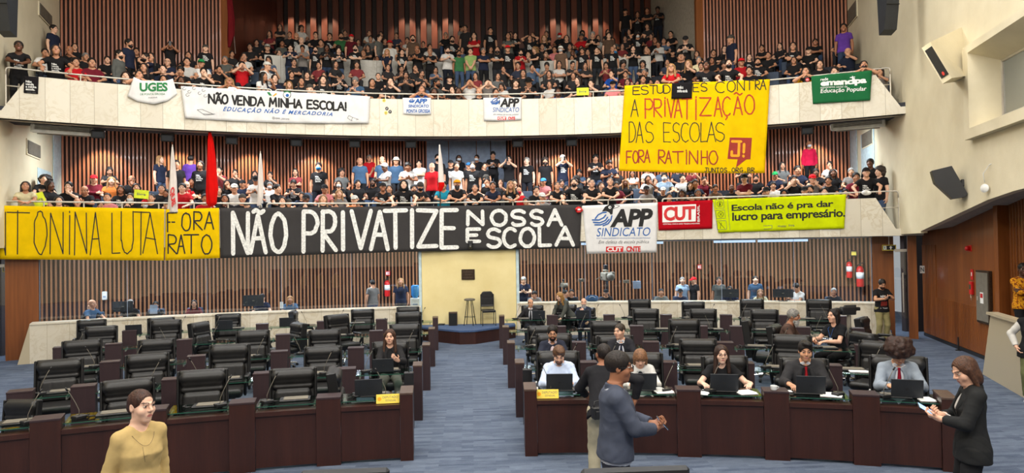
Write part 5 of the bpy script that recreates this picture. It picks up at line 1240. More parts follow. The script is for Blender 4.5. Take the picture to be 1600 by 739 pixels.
# ---- laptops, lids towards us
def laptop_proto():
    root = empty('laptop'); MB().box((0, .10, .008), (.165, .115, .008), None, .005).build('keyboard_base', M['black'], root)
    R = Matrix.Rotation(D2R(12), 3, 'X'); lid = MB().box((0, -.018-.026, .118), (.165, .005, .112), R, .004).build('lid', M['speaker'], root)
    MB().box((0, -.010-.026, .118), (.155, .0012, .10), R).build('screen', M['screen'], lid); MB().cyl((0, -.0495, .120), (0, -.0512, .120), .014, .014, 14).build('emblem', M['black'], lid)
    return proto_done(root)
LP0 = laptop_proto(); used = False
for row, px, lab, tw in ((0, 576, 'at the left block\'s front-row end beside the yellow nameplate', 0), (0, 874, 'before the man in the pale blue shirt', 0), (0, 1005, 'before the person in the white jacket', 0), (0, 1131, 'before the woman with long brown hair', 0), (0, 1266, 'before the man in the black suit with red tie', 0), (0, 1416, 'before the man with the afro', 0),
                     (1, 598, 'before the woman in the black blazer at the glass desk', 0), (4, 842, 'before the man in a black suit and tie', 0), (4, 911, 'before the white-bearded man', 0), (4, 209, 'in the last row before the counter, near its left end', 0), (4, 448, 'in the last row, middle of the left block', 0), (1, 965, 'before the man in a dark suit looking left', 0), (2, 1352, 'half open beside the woman in black', .8), (4, 352, 'in the last row before the third chair from the left', 0)):
    c = LP0 if not used else copy_tree(LP0); used = True; r = RR[row]+(.34 if row == 0 else .24); a = pixang(px, r, 600 if row == 0 else 520); c.location = apt(C0, r, a, (.809 if row == 0 else .774)); c.rotation_euler = (0, 0, -a+tw); s = 1.12 if row in (0, 4) else 1.05; c.scale = (s, s, s)
    tag(c, 'black laptop '+lab, 'laptop', 'laptops on the desks')
# ---- nameplates, papers, bottles, cups
def nameplate(px, py, lab):
    r = RR[0]+.10; a = pixang(px, r, py); root = empty('nameplate', apt(C0, r, a, .757), -a); tag(root, lab, 'nameplate')
    R = Matrix.Rotation(D2R(-18), 3, 'X'); MB().box((0, 0, .062), (.155, .004, .062), R, .002).build('plate', M['gold'], root); MB().prism([(-.155, .02, 0), (-.155, .09, 0), (-.155, .04, .11)], (.31, 0, 0)).build('stand', M['paper'], root)
    mb = MB(); o = R@Vector((0, -.006, 0)); 
    for txt, x0, x1, z0, z1 in (('DEPUTADO', -.07, .135, .068, .098), ('ESTADUAL', -.03, .11, .028, .052)):
        v, f = text_mesh(txt, 0.0); mb.add([Vector((0, 0, .062))+R@Vector((x0+(x1-x0)*u, -.0048, z0+(z1-z0)*w-.062)) for u, w in v], f)
    mb.build('lettering', M['grey_ink'], root)
    mb = MB(); mb.add([Vector((0, 0, .062))+R@Vector((-.112+.026*math.cos(k*.4), -.0048, .026*math.sin(k*.4)*1.0)) for k in range(16)], [tuple(range(16))]); mb.build('crest', M['orange_ink'], root)
nameplate(606, 618, 'yellow nameplate with small crest on the left front desk by the aisle'); nameplate(855, 610, 'yellow nameplate with small crest before the man in the pale blue shirt')
for px, rr_, tw, w, h, lab in ((1036, .30, .2, .12, .15, 'white papers right of the white jacket person\'s laptop'), (1092, .26, -.2, .13, .16, 'white papers left of the brown-haired woman\'s laptop'), (1165, .30, .3, .12, .13, 'white papers right of the brown-haired woman\'s laptop'), (1298, .32, -.15, .13, .14, 'white papers right of the black suited man\'s laptop'), (1228, .40, .1, .10, .09, 'white papers under the black suited man\'s hand'), (1446, .30, .1, .09, .12, 'white papers right of the afro man\'s laptop')):
    r = RR[0]+rr_; a = pixang(px, r, 610); o = link('paper_sheets', MB().box((0, 0, .004), (w, h, .004), None, .001).box((.01, .02, .010), (w*.9, h*.8, .003), rotz(.15), .001).mesh('paper_sheets', M['paper'])); o.location = apt(C0, r, a, .810); o.rotation_euler = (0, 0, -a+tw); tag(o, lab, 'papers')
o = link('paper_sheets', MB().box((0, 0, .008), (.15, .10, .008), None, .002).mesh('paper_sheets', M['paper'])); a = pixang(1342, RR[1]+.25, 560); o.location = apt(C0, RR[1]+.25, a, .776); o.rotation_euler = (0, 0, -a); tag(o, 'stack of white papers on the second-row desk before the turned chair', 'papers')
def bottle(px, row, dr, h, lab, mat='paper'):
    r = RR[row]+dr; a = pixang(px, r, 600); s = h/.2; root = link('water_bottle', MB().lathe([(.028*s, 0), (.030*s, .01*s), (.030*s, .13*s), (.014*s, .165*s), (.012*s, .18*s)], n=14).mesh('water_bottle', M['glass'], True)); root.location = apt(C0, r, a, .81 if row == 0 else .775)
    MB().cyl((0, 0, .18*s), (0, 0, .2*s), .015*s, .015*s, 10).build('cap', M[mat], root, True, 40); MB().lathe([(.0306*s, .05*s), (.0306*s, .10*s)], n=14).build('bottle_label', M['paper'], root, True); tag(root, lab, 'bottle')
bottle(838, 0, .22, .16, 'small clear bottle left of the man in the pale blue shirt'); bottle(1377, 1, .3, .2, 'clear water bottle on the second-row desk behind the afro'); bottle(1359, 0, .2, .12, 'small clear cup-like bottle left of the afro man\'s laptop')
for px, rr_, lab in ((1030, .24, 'cream mug-sized cup right of the white jacket person\'s laptop'), (1209, .05, 'white cup on the pillar left of the black suited man')):
    r = RR[0]+rr_; a = pixang(px, r, 600); z = .812 if rr_ > .1 else .905; o = link('cup', MB().lathe([(.030, 0), (.040, .015), (.043, .06), (.038, .06), (.034, .012)], n=18).mesh('cup', M['paper'], True, 50)); o.location = apt(C0, r, a, z); MB().tube([(.042, 0, .05), (.062, 0, .045), (.062, 0, .025), (.041, 0, .018)], .005, 6).build('handle', M['paper'], o, True); tag(o, lab, 'cup')
# ---- tall black boxes at the two row ends next to the aisle
for px, lab in ((639, 'black box with a microphone at the second-row end, left of the aisle'), (824, 'black box with a microphone at the second-row end, right of the aisle')):
    r = RR[1]-.42; a = pixang(px, r, 590); root = empty('microphone_stand', apt(C0, r, a, 0), -a); tag(root, lab, 'microphone')
    MB().box((0, 0, .44), (.075, .075, .44), None, .008).build('pedestal', M['black'], root); MB().tube([(0, 0, .88), (0, 0, 1.02), (0, -.03, 1.10)], .008, 6).build('gooseneck', M['black'], root, True); MB().cyl((0, -.03, 1.10), (0, -.045, 1.15), .02, .016, 10).build('capsule', M['black'], root, True)
# ---- things on the stage
root = empty('bar_stool', (-.055, 21.7, ST)); tag(root, 'thin-legged bar stool with round seat against the yellow wall', 'stool')
MB().lathe([(.0, .77), (.16, .77), (.175, .79), (.17, .82), (.12, .835), (0, .838)], n=22).build('seat', M['grille'], root, True, 50)
for k in range(4):
    t = k*1.5708+.5; MB().cyl((.09*math.cos(t), .09*math.sin(t), .77), (.21*math.cos(t), .21*math.sin(t), 0), .012, .012, 8).build('leg', M['black'], root, True)
MB().tube([(.17*math.cos(k*.3927), .17*math.sin(k*.3927), .26) for k in range(16)], .008, 6, 0, True).build('foot_ring', M['black'], root, True)
root = empty('banquet_chair', (.52, 21.55, ST), 0.1); tag(root, 'black padded banquet chair with rounded back on the stage', 'chair')
S = Solid(); S.box((0, .0, .455), (.21, .21, .032), .03); link('seat', solid_mesh(S, 'seat', M['leather'], .014), root)
S = Solid(); S.box((0, .235, .76), (.20, .022, .20), .02, rx(-6), .02); S.cap((-.09, .255, .95), (.09, .255, .95), .09, .09, .03); S.box((0, .16, .9), (.3, .06, .3), .01, None, .004, 's'); S.box((0, .33, .9), (.3, .05, .3), .01, None, .004, 's'); link('backrest', solid_mesh(S, 'backrest', M['leather'], .012), root)
for sx in (-1, 1):
    MB().tube([(sx*.20, -.19, .45), (sx*.205, -.20, .0)], .011, 8).build('leg', M['black'], root, True); MB().tube([(sx*.205, .24, .95), (sx*.205, .225, .5), (sx*.205, .235, .45), (sx*.205, .27, 0)], .011, 8).build('leg', M['black'], root, True)
MB().tube([(-.2, -.19, .42), (.2, -.19, .42)], .010, 8).build('stretcher', M['black'], root, True); MB().box((0, .245, 1.0), (.045, .006, .014), None, .004).build('hand_hole', M['yplaster'], root)
root = empty('floor_speaker', (-.58, 21.75, ST)); tag(root, 'small black floor speaker with pale wooden top, left on the stage', 'speaker'); MB().box((0, 0, .21), (.135, .11, .21), None, .008).build('cabinet', M['capwood'], root); MB().box((0, -.112, .20), (.118, .006, .185), None, .004).build('grille', M['mesh_black'], root)
root = empty('floor_cable_box', (-.98, 21.8, ST)); tag(root, 'coiled dark cable lying at the left end of the stage', 'cable'); MB().tube([(.10*math.cos(k*.5)*(1+.02*k), .06*math.sin(k*.5), .012+.0012*k) for k in range(30)], .010, 6).build('coil', M['black'], root, True)
root = empty('wall_plaque', (-.09, YW-.02, 1.98)); tag(root, 'dark bronze plaque with lines of raised letters on the yellow wall', 'plaque'); MB().box((0, 0, 0), (.21, .015, .165), None, .008).build('plate', M['bronze'], root)
mb = MB()
for q, (tx, w) in enumerate((('PLENÁRIO', .15), ('DEPUTADO', .10), ('WALDEMAR DAROS', .16))):
    v, f = text_mesh(tx, 0.02); mb.add([(-w+2*w*u, -.018, .085-.09*q+.045*(t-.5)) for u, t in v], f)
mb.build('lettering', M['capwood'], root)
for x, y, tw in ((-1.35, 21.72, 0), ):
    pass
# ---- video camera in its tripod on the right, and slanted rostrum block with its platform
root = empty('video_camera', tuple(at_z(1322, 560, 0))); root.location = (*at_arc(1327, 520, C0, 21.4)[:2], 0); tag(root, 'dark video camera on a tripod behind the woman in black', 'camera')
for k in range(3):
    t = k*2.094+.5; MB().cyl((0, 0, 1.0), (.36*math.cos(t), .36*math.sin(t), 0), .03, .018, 8).build('tripod_leg', M['black'], root, True)
MB().cyl((0, 0, .7), (0, 0, 1.22), .05, .045, 10).build('tripod_head', M['grille'], root, True); S = Solid(); S.box((-.02, 0, 1.32), (.16, .07, .09), .02); S.cap((-.17, 0, 1.33), (-.28, 0, 1.33), .055, .065, .01); S.box((.02, -.02, 1.43), (.14, .02, .018), .015, None, .02); S.box((.18, -.02, 1.36), (.06, .04, .04), .02, None, .02); link('camera_body', solid_mesh(S, 'camera_body', M['black'], .014), root)
mb = MB(); mb.prism([(10.0, 12.35, 0), (8.85, 11.95, 0), (9.28, 11.95, 1.22), (10.0, 12.35, 1.22)], (.0, .0, 0)) if 0 else None
P0, P1 = at_z(1544, 585, 0), at_z(1576, 603, 0)
d = Vector((P1[0]-P0[0], P1[1]-P0[1], 0)).normalized(); n = Vector((-d.y, d.x, 0)); n = n if n.y > 0 else -n; A = Vector((P0[0], P0[1], 0))
mb = MB(); sl = .62
mb.prism([A, A+d*2.6, A+d*2.6+Vector((0, 0, 1.32)), A+d*sl+Vector((0, 0, 1.32))], n*.10)
mb.prism([A+d*(sl-.03)+Vector((0, 0, 1.32))-n*.03, A+d*2.6+Vector((0, 0, 1.32))-n*.03, A+d*2.6+Vector((0, 0, 1.37))-n*.03, A+d*(sl-.01)+Vector((0, 0, 1.37))-n*.03], n*.2)
tag(mb.build('marble_rostrum', M['marble_counter']), 'pale marble rostrum side with slanted edge at the right of the hall', 'rostrum')
pm = CAM+ray(1598, 413)*14.6; PLATF = Vector((pm[0], pm[1], pm[2]-1.80)); struct(MB().box((PLATF.x+.75, PLATF.y+.1, PLATF.z/2), (1.1, .6, PLATF.z/2), rotz(-.55)), 'floor_platform', M['carpet_plain'])
# ================================================================ spectators: one figure per pose, copied and dressed one by one
CLOTHC = {'k': ((30, 29, 31), 'black'), 'w': ((226, 224, 220), 'white'), 'g': ((98, 100, 96), 'grey'), 'z': ((134, 128, 124), 'ash grey'), 'n': ((34, 40, 60), 'navy'), 'b': ((34, 84, 176), 'bright blue'), 'd': ((62, 88, 116), 'denim blue'),
          'r': ((186, 26, 34), 'red'), 'm': ((108, 28, 42), 'maroon'), 'Y': ((240, 176, 20), 'yellow'), 'o': ((196, 112, 52), 'orange'), 't': ((34, 142, 170), 'turquoise'), 'p': ((96, 58, 150), 'purple'), 'e': ((58, 112, 70), 'green'),
          'i': ((214, 130, 132), 'pink'), 'c': ((212, 202, 164), 'cream'), 'l': ((168, 194, 222), 'light blue'), 'h': ((112, 88, 72), 'brown'), 'j': ((150, 180, 110), 'green checked'), 'v': ((206, 28, 70), 'crimson')}
HAIRW = {'s': ('short', (30, 22, 18), 'short dark hair'), 'g': ('short', (150, 146, 142), 'short grey hair'), 'l': ('long', (34, 24, 20), 'long dark hair'), 'y': ('long', (166, 124, 80), 'long fair hair'), 'm': ('mid', (44, 30, 24), 'shoulder-length dark hair'),
         'b': (None, None, 'a bald head'), 'r': ('ring', (46, 36, 30), 'a balding head'), 'a': ('afro', (34, 24, 20), 'a round afro'), 'u': ('bun', (36, 26, 22), 'hair in a bun'), 'c': ('cap', (32, 32, 34), 'a dark cap'), 'R': ('cap', (204, 24, 34), 'a red cap'),
         'W': ('cap', (214, 212, 204), 'a pale cap'), 'V': ('cap', (60, 130, 200), 'a blue cap'), 'G': ('cap', (40, 150, 84), 'a green cap'), 'Y': ('cap', (232, 160, 30), 'a mustard cap'), 'H': ('hat', (30, 28, 28), 'a dark brimmed hat'), 'h': ('hat', (216, 206, 186), 'a straw hat'),
         'k': ('beanie', (70, 66, 62), 'a grey knit cap'), 'o': ('hood', (26, 26, 28), 'a dark hood up'), 'B': ('short', (28, 20, 16), 'dark hair and beard'), 'q': ('curly', (60, 48, 42), 'thick curly hair'), 't': ('back', (36, 25, 20), 'dark hair tied back')}
POSEW = {'S': 'standing', 'X': 'standing with arms crossed', 'P': 'standing', 'L': 'leaning on the rail', 'K': 'gripping the rail', 'A': 'standing with hands on head', 'F': 'standing with phone raised', 'C': 'standing with hands clasped low',
         's': 'seated', 'c': 'seated with hand at chin', 'p': 'seated at a phone', 'l': 'bent to the rail', 'x': 'seated with arms folded', 'f': 'seated with both hands at face'}
SEATED = 'scplxf'
sit = dict(pel=.50, py=.08, lf=(.13, -.36, .085), rf=(-.13, -.36, .085), lk=(.12, -1, .6), rk=(-.12, -1, .6))
PN = ((0, 0, 0), (0, 0, 0))
POSES = {
 'S': dict(), 'X': dict(la=(-.10, -.20, 1.20), ra=(.10, -.25, 1.17), le=(1, -.1, -.5), re=(-1, -.1, -.5), hand=(((-.9, .1, .15), (0, 1, 0)), ((.9, .15, .1), (0, 1, 0)))),
 'P': dict(la=(.07, -.33, 1.16), ra=(-.07, -.34, 1.19), le=(1, .2, -.8), re=(-1, .2, -.8), hp=22, hand=(((-.5, -.6, .4), (-.3, .4, .8)), ((.5, -.6, .4), (.3, .4, .8))), curl=(45, 45)),
 'L': dict(lean=20, py=.06, la=(.06, -.50, 1.11), ra=(-.05, -.48, 1.13), le=(1, -.3, -.5), re=(-1, -.3, -.5), hp=-8, hand=(((-.9, -.3, -.1), (0, 0, -1)), ((.9, -.3, -.1), (0, 0, -1)))),
 'K': dict(lean=22, py=.08, la=(.27, -.44, 1.06), ra=(-.27, -.44, 1.06), le=(1, .5, .1), re=(-1, .5, .1), hp=-10, hand=(((0, -.8, -.5), (0, 0, -1)), ((0, -.8, -.5), (0, 0, -1))), curl=(50, 50)),
 'A': dict(la=(.09, .0, 1.72), ra=(-.09, .0, 1.72), le=(1, -.2, .3), re=(-1, -.2, .3), hand=(((-.9, .2, .2), (0, 0, -1)), ((.9, .2, .2), (0, 0, -1)))),
 'F': dict(la=(.07, -.30, 1.50), ra=(-.07, -.30, 1.52), le=(1, .1, -.8), re=(-1, .1, -.8), hand=(((-.3, -.3, .9), (-1, .2, 0)), ((.3, -.3, .9), (1, .2, 0))), curl=(40, 40)),
 'C': dict(la=(.05, -.25, .93), ra=(-.05, -.26, .95), le=(1, .4, -.2), re=(-1, .4, -.2), hand=(((-.6, -.2, -.6), (0, 1, 0)), ((.6, -.2, -.6), (0, 1, 0)))),
 's': dict(sit, la=(.14, -.26, .66), ra=(-.14, -.26, .66), le=(1, .5, -.3), re=(-1, .5, -.3), hand=(((-.3, -.9, -.1), (0, 0, -1)), ((.3, -.9, -.1), (0, 0, -1)))),
 'c': dict(sit, lean=10, la=(.05, -.30, 1.02), ra=(-.10, -.26, .68), le=(.9, -.4, -.8), re=(-1, .5, -.3), hand=(((-.3, .2, .9), (0, 1, 0)), ((.5, -.9, -.1), (0, 0, -1))), curl=(60, 35)),
 'p': dict(sit, lean=8, la=(.06, -.34, .80), ra=(-.06, -.35, .82), le=(1, .3, -.7), re=(-1, .3, -.7), hp=26, hand=(((-.5, -.6, .4), (-.3, .4, .8)), ((.5, -.6, .4), (.3, .4, .8))), curl=(45, 45)),
 'l': dict(sit, lean=32, py=-.04, la=(.06, -.54, .98), ra=(-.06, -.55, .99), le=(1, .1, -.6), re=(-1, .1, -.6), hp=-22, hand=(((-.9, -.3, -.1), (0, 0, -1)), ((.9, -.3, -.1), (0, 0, -1)))),
 'x': dict(sit, la=(-.10, -.14, .79), ra=(.10, -.18, .76), le=(1, -.1, -.5), re=(-1, -.1, -.5), hand=(((-.9, .1, .15), (0, 1, 0)), ((.9, .15, .1), (0, 1, 0)))),
 'f': dict(sit, lean=6, la=(.07, -.27, 1.08), ra=(-.07, -.27, 1.08), le=(1, -.2, -.8), re=(-1, -.2, -.8), hand=(((-.2, .1, .95), (-.6, .8, 0)), ((.2, .1, .95), (.6, .8, 0))), curl=(40, 40)),
}
FLESH = [(222, 172, 142), (206, 152, 120), (190, 136, 104), (232, 186, 158), (164, 110, 80), (110, 72, 52)]
SKM = [M['skin'], M['eye_white'], M['iris'], M['brow'], M['lip']]
PROTO = {}
Fig.hk = 1.10
for key, kw in POSES.items():
    f = Fig(**kw); d = {'fig': f}
    d['body'] = f.grow_head(solid_mesh(f.skin(False), 'person_'+key, SKM, .026, f.fines(.0115, .009), f.paint_head))
    d['short'] = solid_mesh(f.top(), 'shirt_'+key, M['cloth'], .021); d['long'] = solid_mesh(f.top(long=True, sleeve=.97), 'long_shirt_'+key, M['cloth'], .021)
    d['trousers'] = solid_mesh(f.bottom(), 'trousers_'+key, M['cloth'], .024); d['shoes'] = solid_mesh(f.shoes(), 'shoes_'+key, M['shoe'], .018)
    # white print that lies on the chest of the shirt
    S = f.top(); v, fc = text_mesh('Não\nvenda\na minha\nescola.', 0.035, 1.0, 0.0); P = []
    ys = np.linspace(-.30, .02, 65)
    for u, w in v:
        loc = np.array([(u-.5)*.19, 0, .20+w*.20]); 
        pts = np.array([f.T((loc[0], y, loc[2])) for y in ys]); val = np.zeros(len(ys))
        tp = S.p[0]; st = tp[1]; ww_ = np.interp(loc[2], st[:, 0], st[:, 1])+tp[5]; dd_ = np.interp(loc[2], st[:, 0], st[:, 2])+tp[5]; oy = np.interp(loc[2], st[:, 0], st[:, 3])
        yy = oy-dd_*max(0.0, 1-abs(loc[0]/ww_)**2.3)**(1/2.3)-.007; P.append(f.T((loc[0], yy, loc[2])))
    mb = MB(); mb.add(P, fc); d['print'] = mb.mesh('shirt_print', M['paper'])
    d['top'] = f.hd[2]+.15; PROTO[key] = d
mb = MB(); mb.box((0, 0, 0), (.037, .005, .076), None, .003); mb.box((0, .0055, 0), (.034, .0008, .07), None, 0, 1); PHONE = mb.mesh('phone', [M['black'], M['screen']])
# a gallery seat, one piece of moulded upholstery
S = Solid(); S.box((0, .0, .355), (.235, .235, .045), .04, None, .02); S.box((0, .255, .63), (.235, .035, .265), .035, rx(-9), .03)
for sg in (-1, 1): S.box((sg*.20, .08, .17), (.02, .12, .18), .015, None, .02)
SEATM = solid_mesh(S, 'gallery_chair', M['seatblue'], .022)
def place_on(rows, c, px, pytop, pose, want=None):
    """best row of a gallery for a head whose top shows at this pixel; returns (row, point on the floor, scale)"""
    H = PROTO[pose]['top']; best = None
    for k, (r, z) in enumerate(rows):
        if want is not None and k not in want: continue
        p = at_arc(px, pytop, c, r); sc = (p[2]-z)/H; cl = min(max(sc, .90), 1.09); err = abs(sc-cl)+abs(cl-1)*.25
        best = (best or [])+[(err, k, np.array([p[0], p[1], z]), cl)]
    best.sort(key=lambda b: b[0]); return best
class Pers:
    pass
PEOPLE = []
def dress(root_name, pose, loc, rz, sc, shirt, hair, ext='', flesh=None, rr=None, trous=None, tint=1.0, cols=None):
    """a person and the clothes that belong to them"""
    d = PROTO[pose]; f = d['fig']; col = lambda c: (*s2l(tuple(min(255, v*tint) for v in c)), 1)
    o = bpy.data.objects.new(root_name, d['body']); COL.objects.link(o); o.location = loc; o.rotation_euler = (0, 0, rz); o.scale = (sc*rr.uniform(1.03, 1.16), sc*rr.uniform(1.0, 1.1), sc)
    o.color = col(flesh)
    def kid(n, me, c, M4=None):
        k = bpy.data.objects.new(n, me); COL.objects.link(k); k.parent = o; k.color = col(c)
        if M4 is not None: k.matrix_local = M4
        return k
    sh = CLOTHC[shirt][0]; j = rr.uniform(.88, 1.1); sh = tuple(v*j for v in sh)
    kid('shirt', d['long'] if 'L' in ext else d['short'], sh)
    kid('trousers', d['trousers'], trous or rr.choice([(36, 38, 46), (28, 28, 30), (52, 66, 92), (70, 88, 118), (44, 46, 52), (30, 34, 44)]))
    if pose not in SEATED: kid('shoes', d['shoes'], rr.choice([(40, 36, 34), (26, 26, 26), (180, 178, 174)]))
    hk, hc, _ = HAIRW[hair]; HM = f.headM()
    if hk:
        j = rr.uniform(.85, 1.2); kid(hk if hk in ('cap', 'hat', 'beanie', 'hood') else 'hair', hair_mesh(hk), tuple(v*j for v in hc), HM)
        if hk == 'cap': kid('hair', hair_mesh('crop'), (36, 26, 22), HM)
    if hair == 'B' or 'D' in ext and 0: kid('beard', hair_mesh('beard'), (30, 22, 18), HM)
    if 'E' in ext: kid('beard', hair_mesh('longbeard'), (40, 32, 28), HM)
    if 'M' in ext: kid('face_mask', hair_mesh('mask'), (220, 224, 228), HM)
    if 'N' in ext: kid('face_mask', hair_mesh('mask'), (58, 140, 206), HM)
    if 'D' in ext: kid('face_mask', hair_mesh('mask'), (26, 26, 28), HM)
    if 'Q' in ext: kid('face_mask', hair_mesh('mask'), (196, 40, 60), HM)
    if 'x' in ext: kid('glasses', glasses_mesh(), (20, 20, 20), HM)
    if 'T' in ext: kid('shirt_print', d['print'], (220, 220, 220))
    return o
UPPER = """24 70 L k s Tx|76 38 S n s x>|69 76 c w s|88 73 K k m T|109 71 c k b|117 68 s k m|135 81 s k g B|144 80 s m s|168 91 s k s|124 90 s r s|186 77 S g B L>|201 60 S n B >|213 73 s k s|235 75 s k l|229 82 c n B <|216 97 l w s|196 108 s k m|224 95 s k l|266 78 F k s|261 89 x n b x|254 98 s n t|255 111 s k l|292 88 s w s|294 79 s k m|283 97 p k s|283 114 s k m|309 89 s w G|318 101 c k s T|321 75 S k k T|342 103 c k s
351 86 s g g|357 99 l k y|363 84 s k s -|379 85 s k m|378 95 f r s|381 53 s k s -|401 60 s k s -|390 66 s k s -|418 65 s k W|431 76 c k t|441 61 s g s|444 71 s k s|416 96 c w W >|436 82 s k B x|410 104 c w l >|425 113 s n m|454 76 P n s T|463 50 S k b|471 57 S w b|473 80 P z s|452 125 s k y|456 117 s k s|466 118 s k l|480 118 s k m|485 125 s w k|488 73 S k B|493 48 s k s|501 54 s g s|515 50 s k s T|533 48 s e B
501 67 P k l T|549 53 S m R|529 80 P k l|519 82 s k s -|555 69 X k B x|568 77 s k r|560 65 s k s -|577 87 s k m|589 86 s k m|592 53 S g s >|604 61 S w R|605 80 C n y|628 76 C k s T|620 70 s k s -|645 54 S h B|652 71 P k r|640 84 s w s -|505 115 s k l T|530 113 p k c T|556 120 p d g x|591 112 s k t|582 121 s k m|610 120 c k l|660 119 l b m|545 143 s b s|572 144 s k s -|667 74 P k b T|699 72 P w B|717 80 S e B|730 73 C j s
755 74 X n g|777 72 X k l TE|788 69 S k R x|808 75 P r B|696 49 s k g|707 53 s k B T|721 43 S z s >|727 33 S k s -|729 51 s k s|741 50 X r l|766 42 S k s T|794 50 X g l|805 53 X k s T|661 65 s k s -|672 67 s k s -|685 121 s g B >|703 119 s k H|678 133 s k m|697 134 c k m|716 136 c k m|734 122 f w t|749 134 s k r|762 122 f z u|775 136 s k s -|806 122 s k q|826 120 p k H|837 72 P k y <|876 71 S h W M|828 54 A k m T|850 53 s k y T
874 50 s k R M|885 53 s k m|908 50 s r k|926 49 P k g|951 50 S h s|842 65 s k s -|825 72 s b s|853 77 s k s x|852 87 s k m|866 71 s i s|895 76 s k b|894 87 c k l|908 70 s k l|918 70 s k l -|935 75 s k m|950 67 s k l T|961 69 s w m N|957 61 s g m|957 80 S k r T|972 83 s k m|910 83 S k q T|932 89 S k s T|938 82 f k l|901 118 s k m <|919 123 c k s|956 109 c b s|957 125 s i c|977 109 s m u x|921 139 s k s -|872 136 s b m
977 13 S k c|996 17 P k l T|1011 11 X k s|1032 10 P k s T|996 50 A k a MT|1023 55 s k m|1062 41 s k s|1049 47 s k s|1065 50 s k s -|1071 56 P k c T|1044 62 x k s|1037 57 s k s -|1010 63 s k m|1012 72 s k s|989 71 P k l|1029 65 P w t L|1051 79 s k c|1083 77 s k m|1092 87 s c g|1076 92 c k y|1049 93 L r y x|1026 102 l z s|1006 106 s k g|1005 116 s k s|1103 86 K k s T|1090 95 s k s -|1112 88 s k m|1115 77 s k s|1127 69 s k l|1142 53 S n k x<
1137 78 K k B T|1159 89 s r R|1171 84 s k m T|1190 69 x k s|1184 89 s k B T|1170 102 s k s|1200 82 s k t|1218 69 s k l|1239 64 x k l T|1240 87 s k m|1258 71 s k c x|1274 63 x k s|1257 83 l Y l <|1281 92 s k m|1318 36 S p s|1312 53 s n s|1325 74 c n b|1346 83 l w B|1303 95 s k s|1378 105 c z m"""
LOWER = """29 272 s k s|26 284 L c m|44 277 s k a|66 288 s z c|81 279 s k m >|108 283 c k s|124 289 p k r|146 272 x m R L|77 314 s k s|92 305 s k m|116 308 s k b|167 299 s i t|158 316 s w s|174 275 s o y|188 288 s k m T|206 273 c k r x|213 285 s k m|203 299 s k m M|235 298 s k t|199 316 s k s D|227 311 s w R M|252 287 s k t x|258 294 s k s|255 311 s k c|250 242 S n y >|275 249 S k s|298 242 S p s U|313 250 S k m|284 280 s r s x|292 284 p r b
299 277 s k l|322 276 s Y s|320 300 s r s|342 290 s k m|355 280 c k l|351 298 s k m|378 280 s n c|366 285 s w W|400 274 P w c|379 300 s k k|352 312 s k B|385 314 s k c|421 285 s w g M|436 281 s k s >|459 280 p k s T|441 306 s k m|451 310 s z k|471 303 s n s|477 298 s k c|477 317 s k s|498 253 S k s NT|506 279 s i c|505 295 s k y|516 318 s k s -|529 281 x k m M|530 295 s z y|553 304 s o W|560 280 s k s|582 278 s k B x|562 245 S d b
577 243 C r g|597 243 S d r|603 254 P w g <|619 245 S d h|637 250 P w s|655 249 X w s|598 286 L k c T|608 283 s k l|631 279 K k o|647 281 s l B|656 284 P k k D|638 284 s k m -|560 318 s k s x|675 253 S r b|684 240 S k s D|704 249 S k c|713 248 S k s -|717 252 S k m M|732 253 S k V|745 242 S k s M|739 250 S k s M|757 253 S k s|770 236 P k s T|795 242 F k s|718 267 s r B|714 280 L k Y E|735 273 s w B <|742 288 L k t T|760 266 s l k|761 277 c k s
770 284 L n s|693 283 L t s|797 283 L k y T|804 279 s k s|811 291 s r r Q|823 245 S k g T|852 245 S k q E|838 290 c k s|848 277 s i V|848 296 s z W|841 315 s z g|816 307 s k s|879 241 F n W T|897 274 K k B T|870 284 L k t >|930 240 P k s|951 249 P n s|920 275 s k m|923 280 L k t x|940 277 s g m|952 276 L k t|963 275 s m s|977 281 s k y|988 272 x w l x|1012 273 c w m|1010 289 s z c|1038 269 s l s M|1036 291 s k W|1067 271 s w s|1086 271 s n s
1100 277 c m s|1079 282 s k l|1065 288 s k l|1091 287 s k t x|1118 287 s h s|1051 300 s k s|1081 303 s k s|1143 287 s k b|1163 271 X m c|1181 273 s k B|1195 294 s k B|1264 219 S v b ML|1210 267 s n G|1247 256 s n s x|1240 268 f k s|1208 283 s w s|1275 262 s k s|1269 270 c z R|1265 279 s g B|1302 263 s k l|1294 274 s k s|1197 291 s k c|1225 295 s k o|1257 290 s k c|1283 291 s k s|1321 294 s k s x|1330 261 s z g|1338 263 s m s|1351 251 K k c T<|1362 247 S k s|1392 259 S k q <"""
def zone(x, marks):
    for lim, w in marks:
        if x < lim: return w
    return marks[-1][1]
ZU = [(70, "by the upper gallery's left wall"), (195, 'left of the swagged white cloth, upper gallery'), (283, 'above the swagged white cloth'), (345, "at the slat wall's edge, upper gallery"), (440, 'above NÃO VENDA, upper gallery'), (545, 'above MINHA ESCOLA, upper gallery'), (625, 'above the four round stickers, upper gallery'), (690, 'above the Ponta Grossa banner'), (752, 'between the two small union banners'), (818, 'above the black APP banner'),
      (900, 'right of the black APP banner'), (976, "left of the huge yellow banner"), (1050, "over the yellow banner's left half"), (1110, "behind the hung black T-shirt"), (1205, "over the yellow banner's right end"), (1268, 'left of the green banner, upper gallery'), (1330, 'above the green banner'), (1500, "at the upper gallery's right end")]
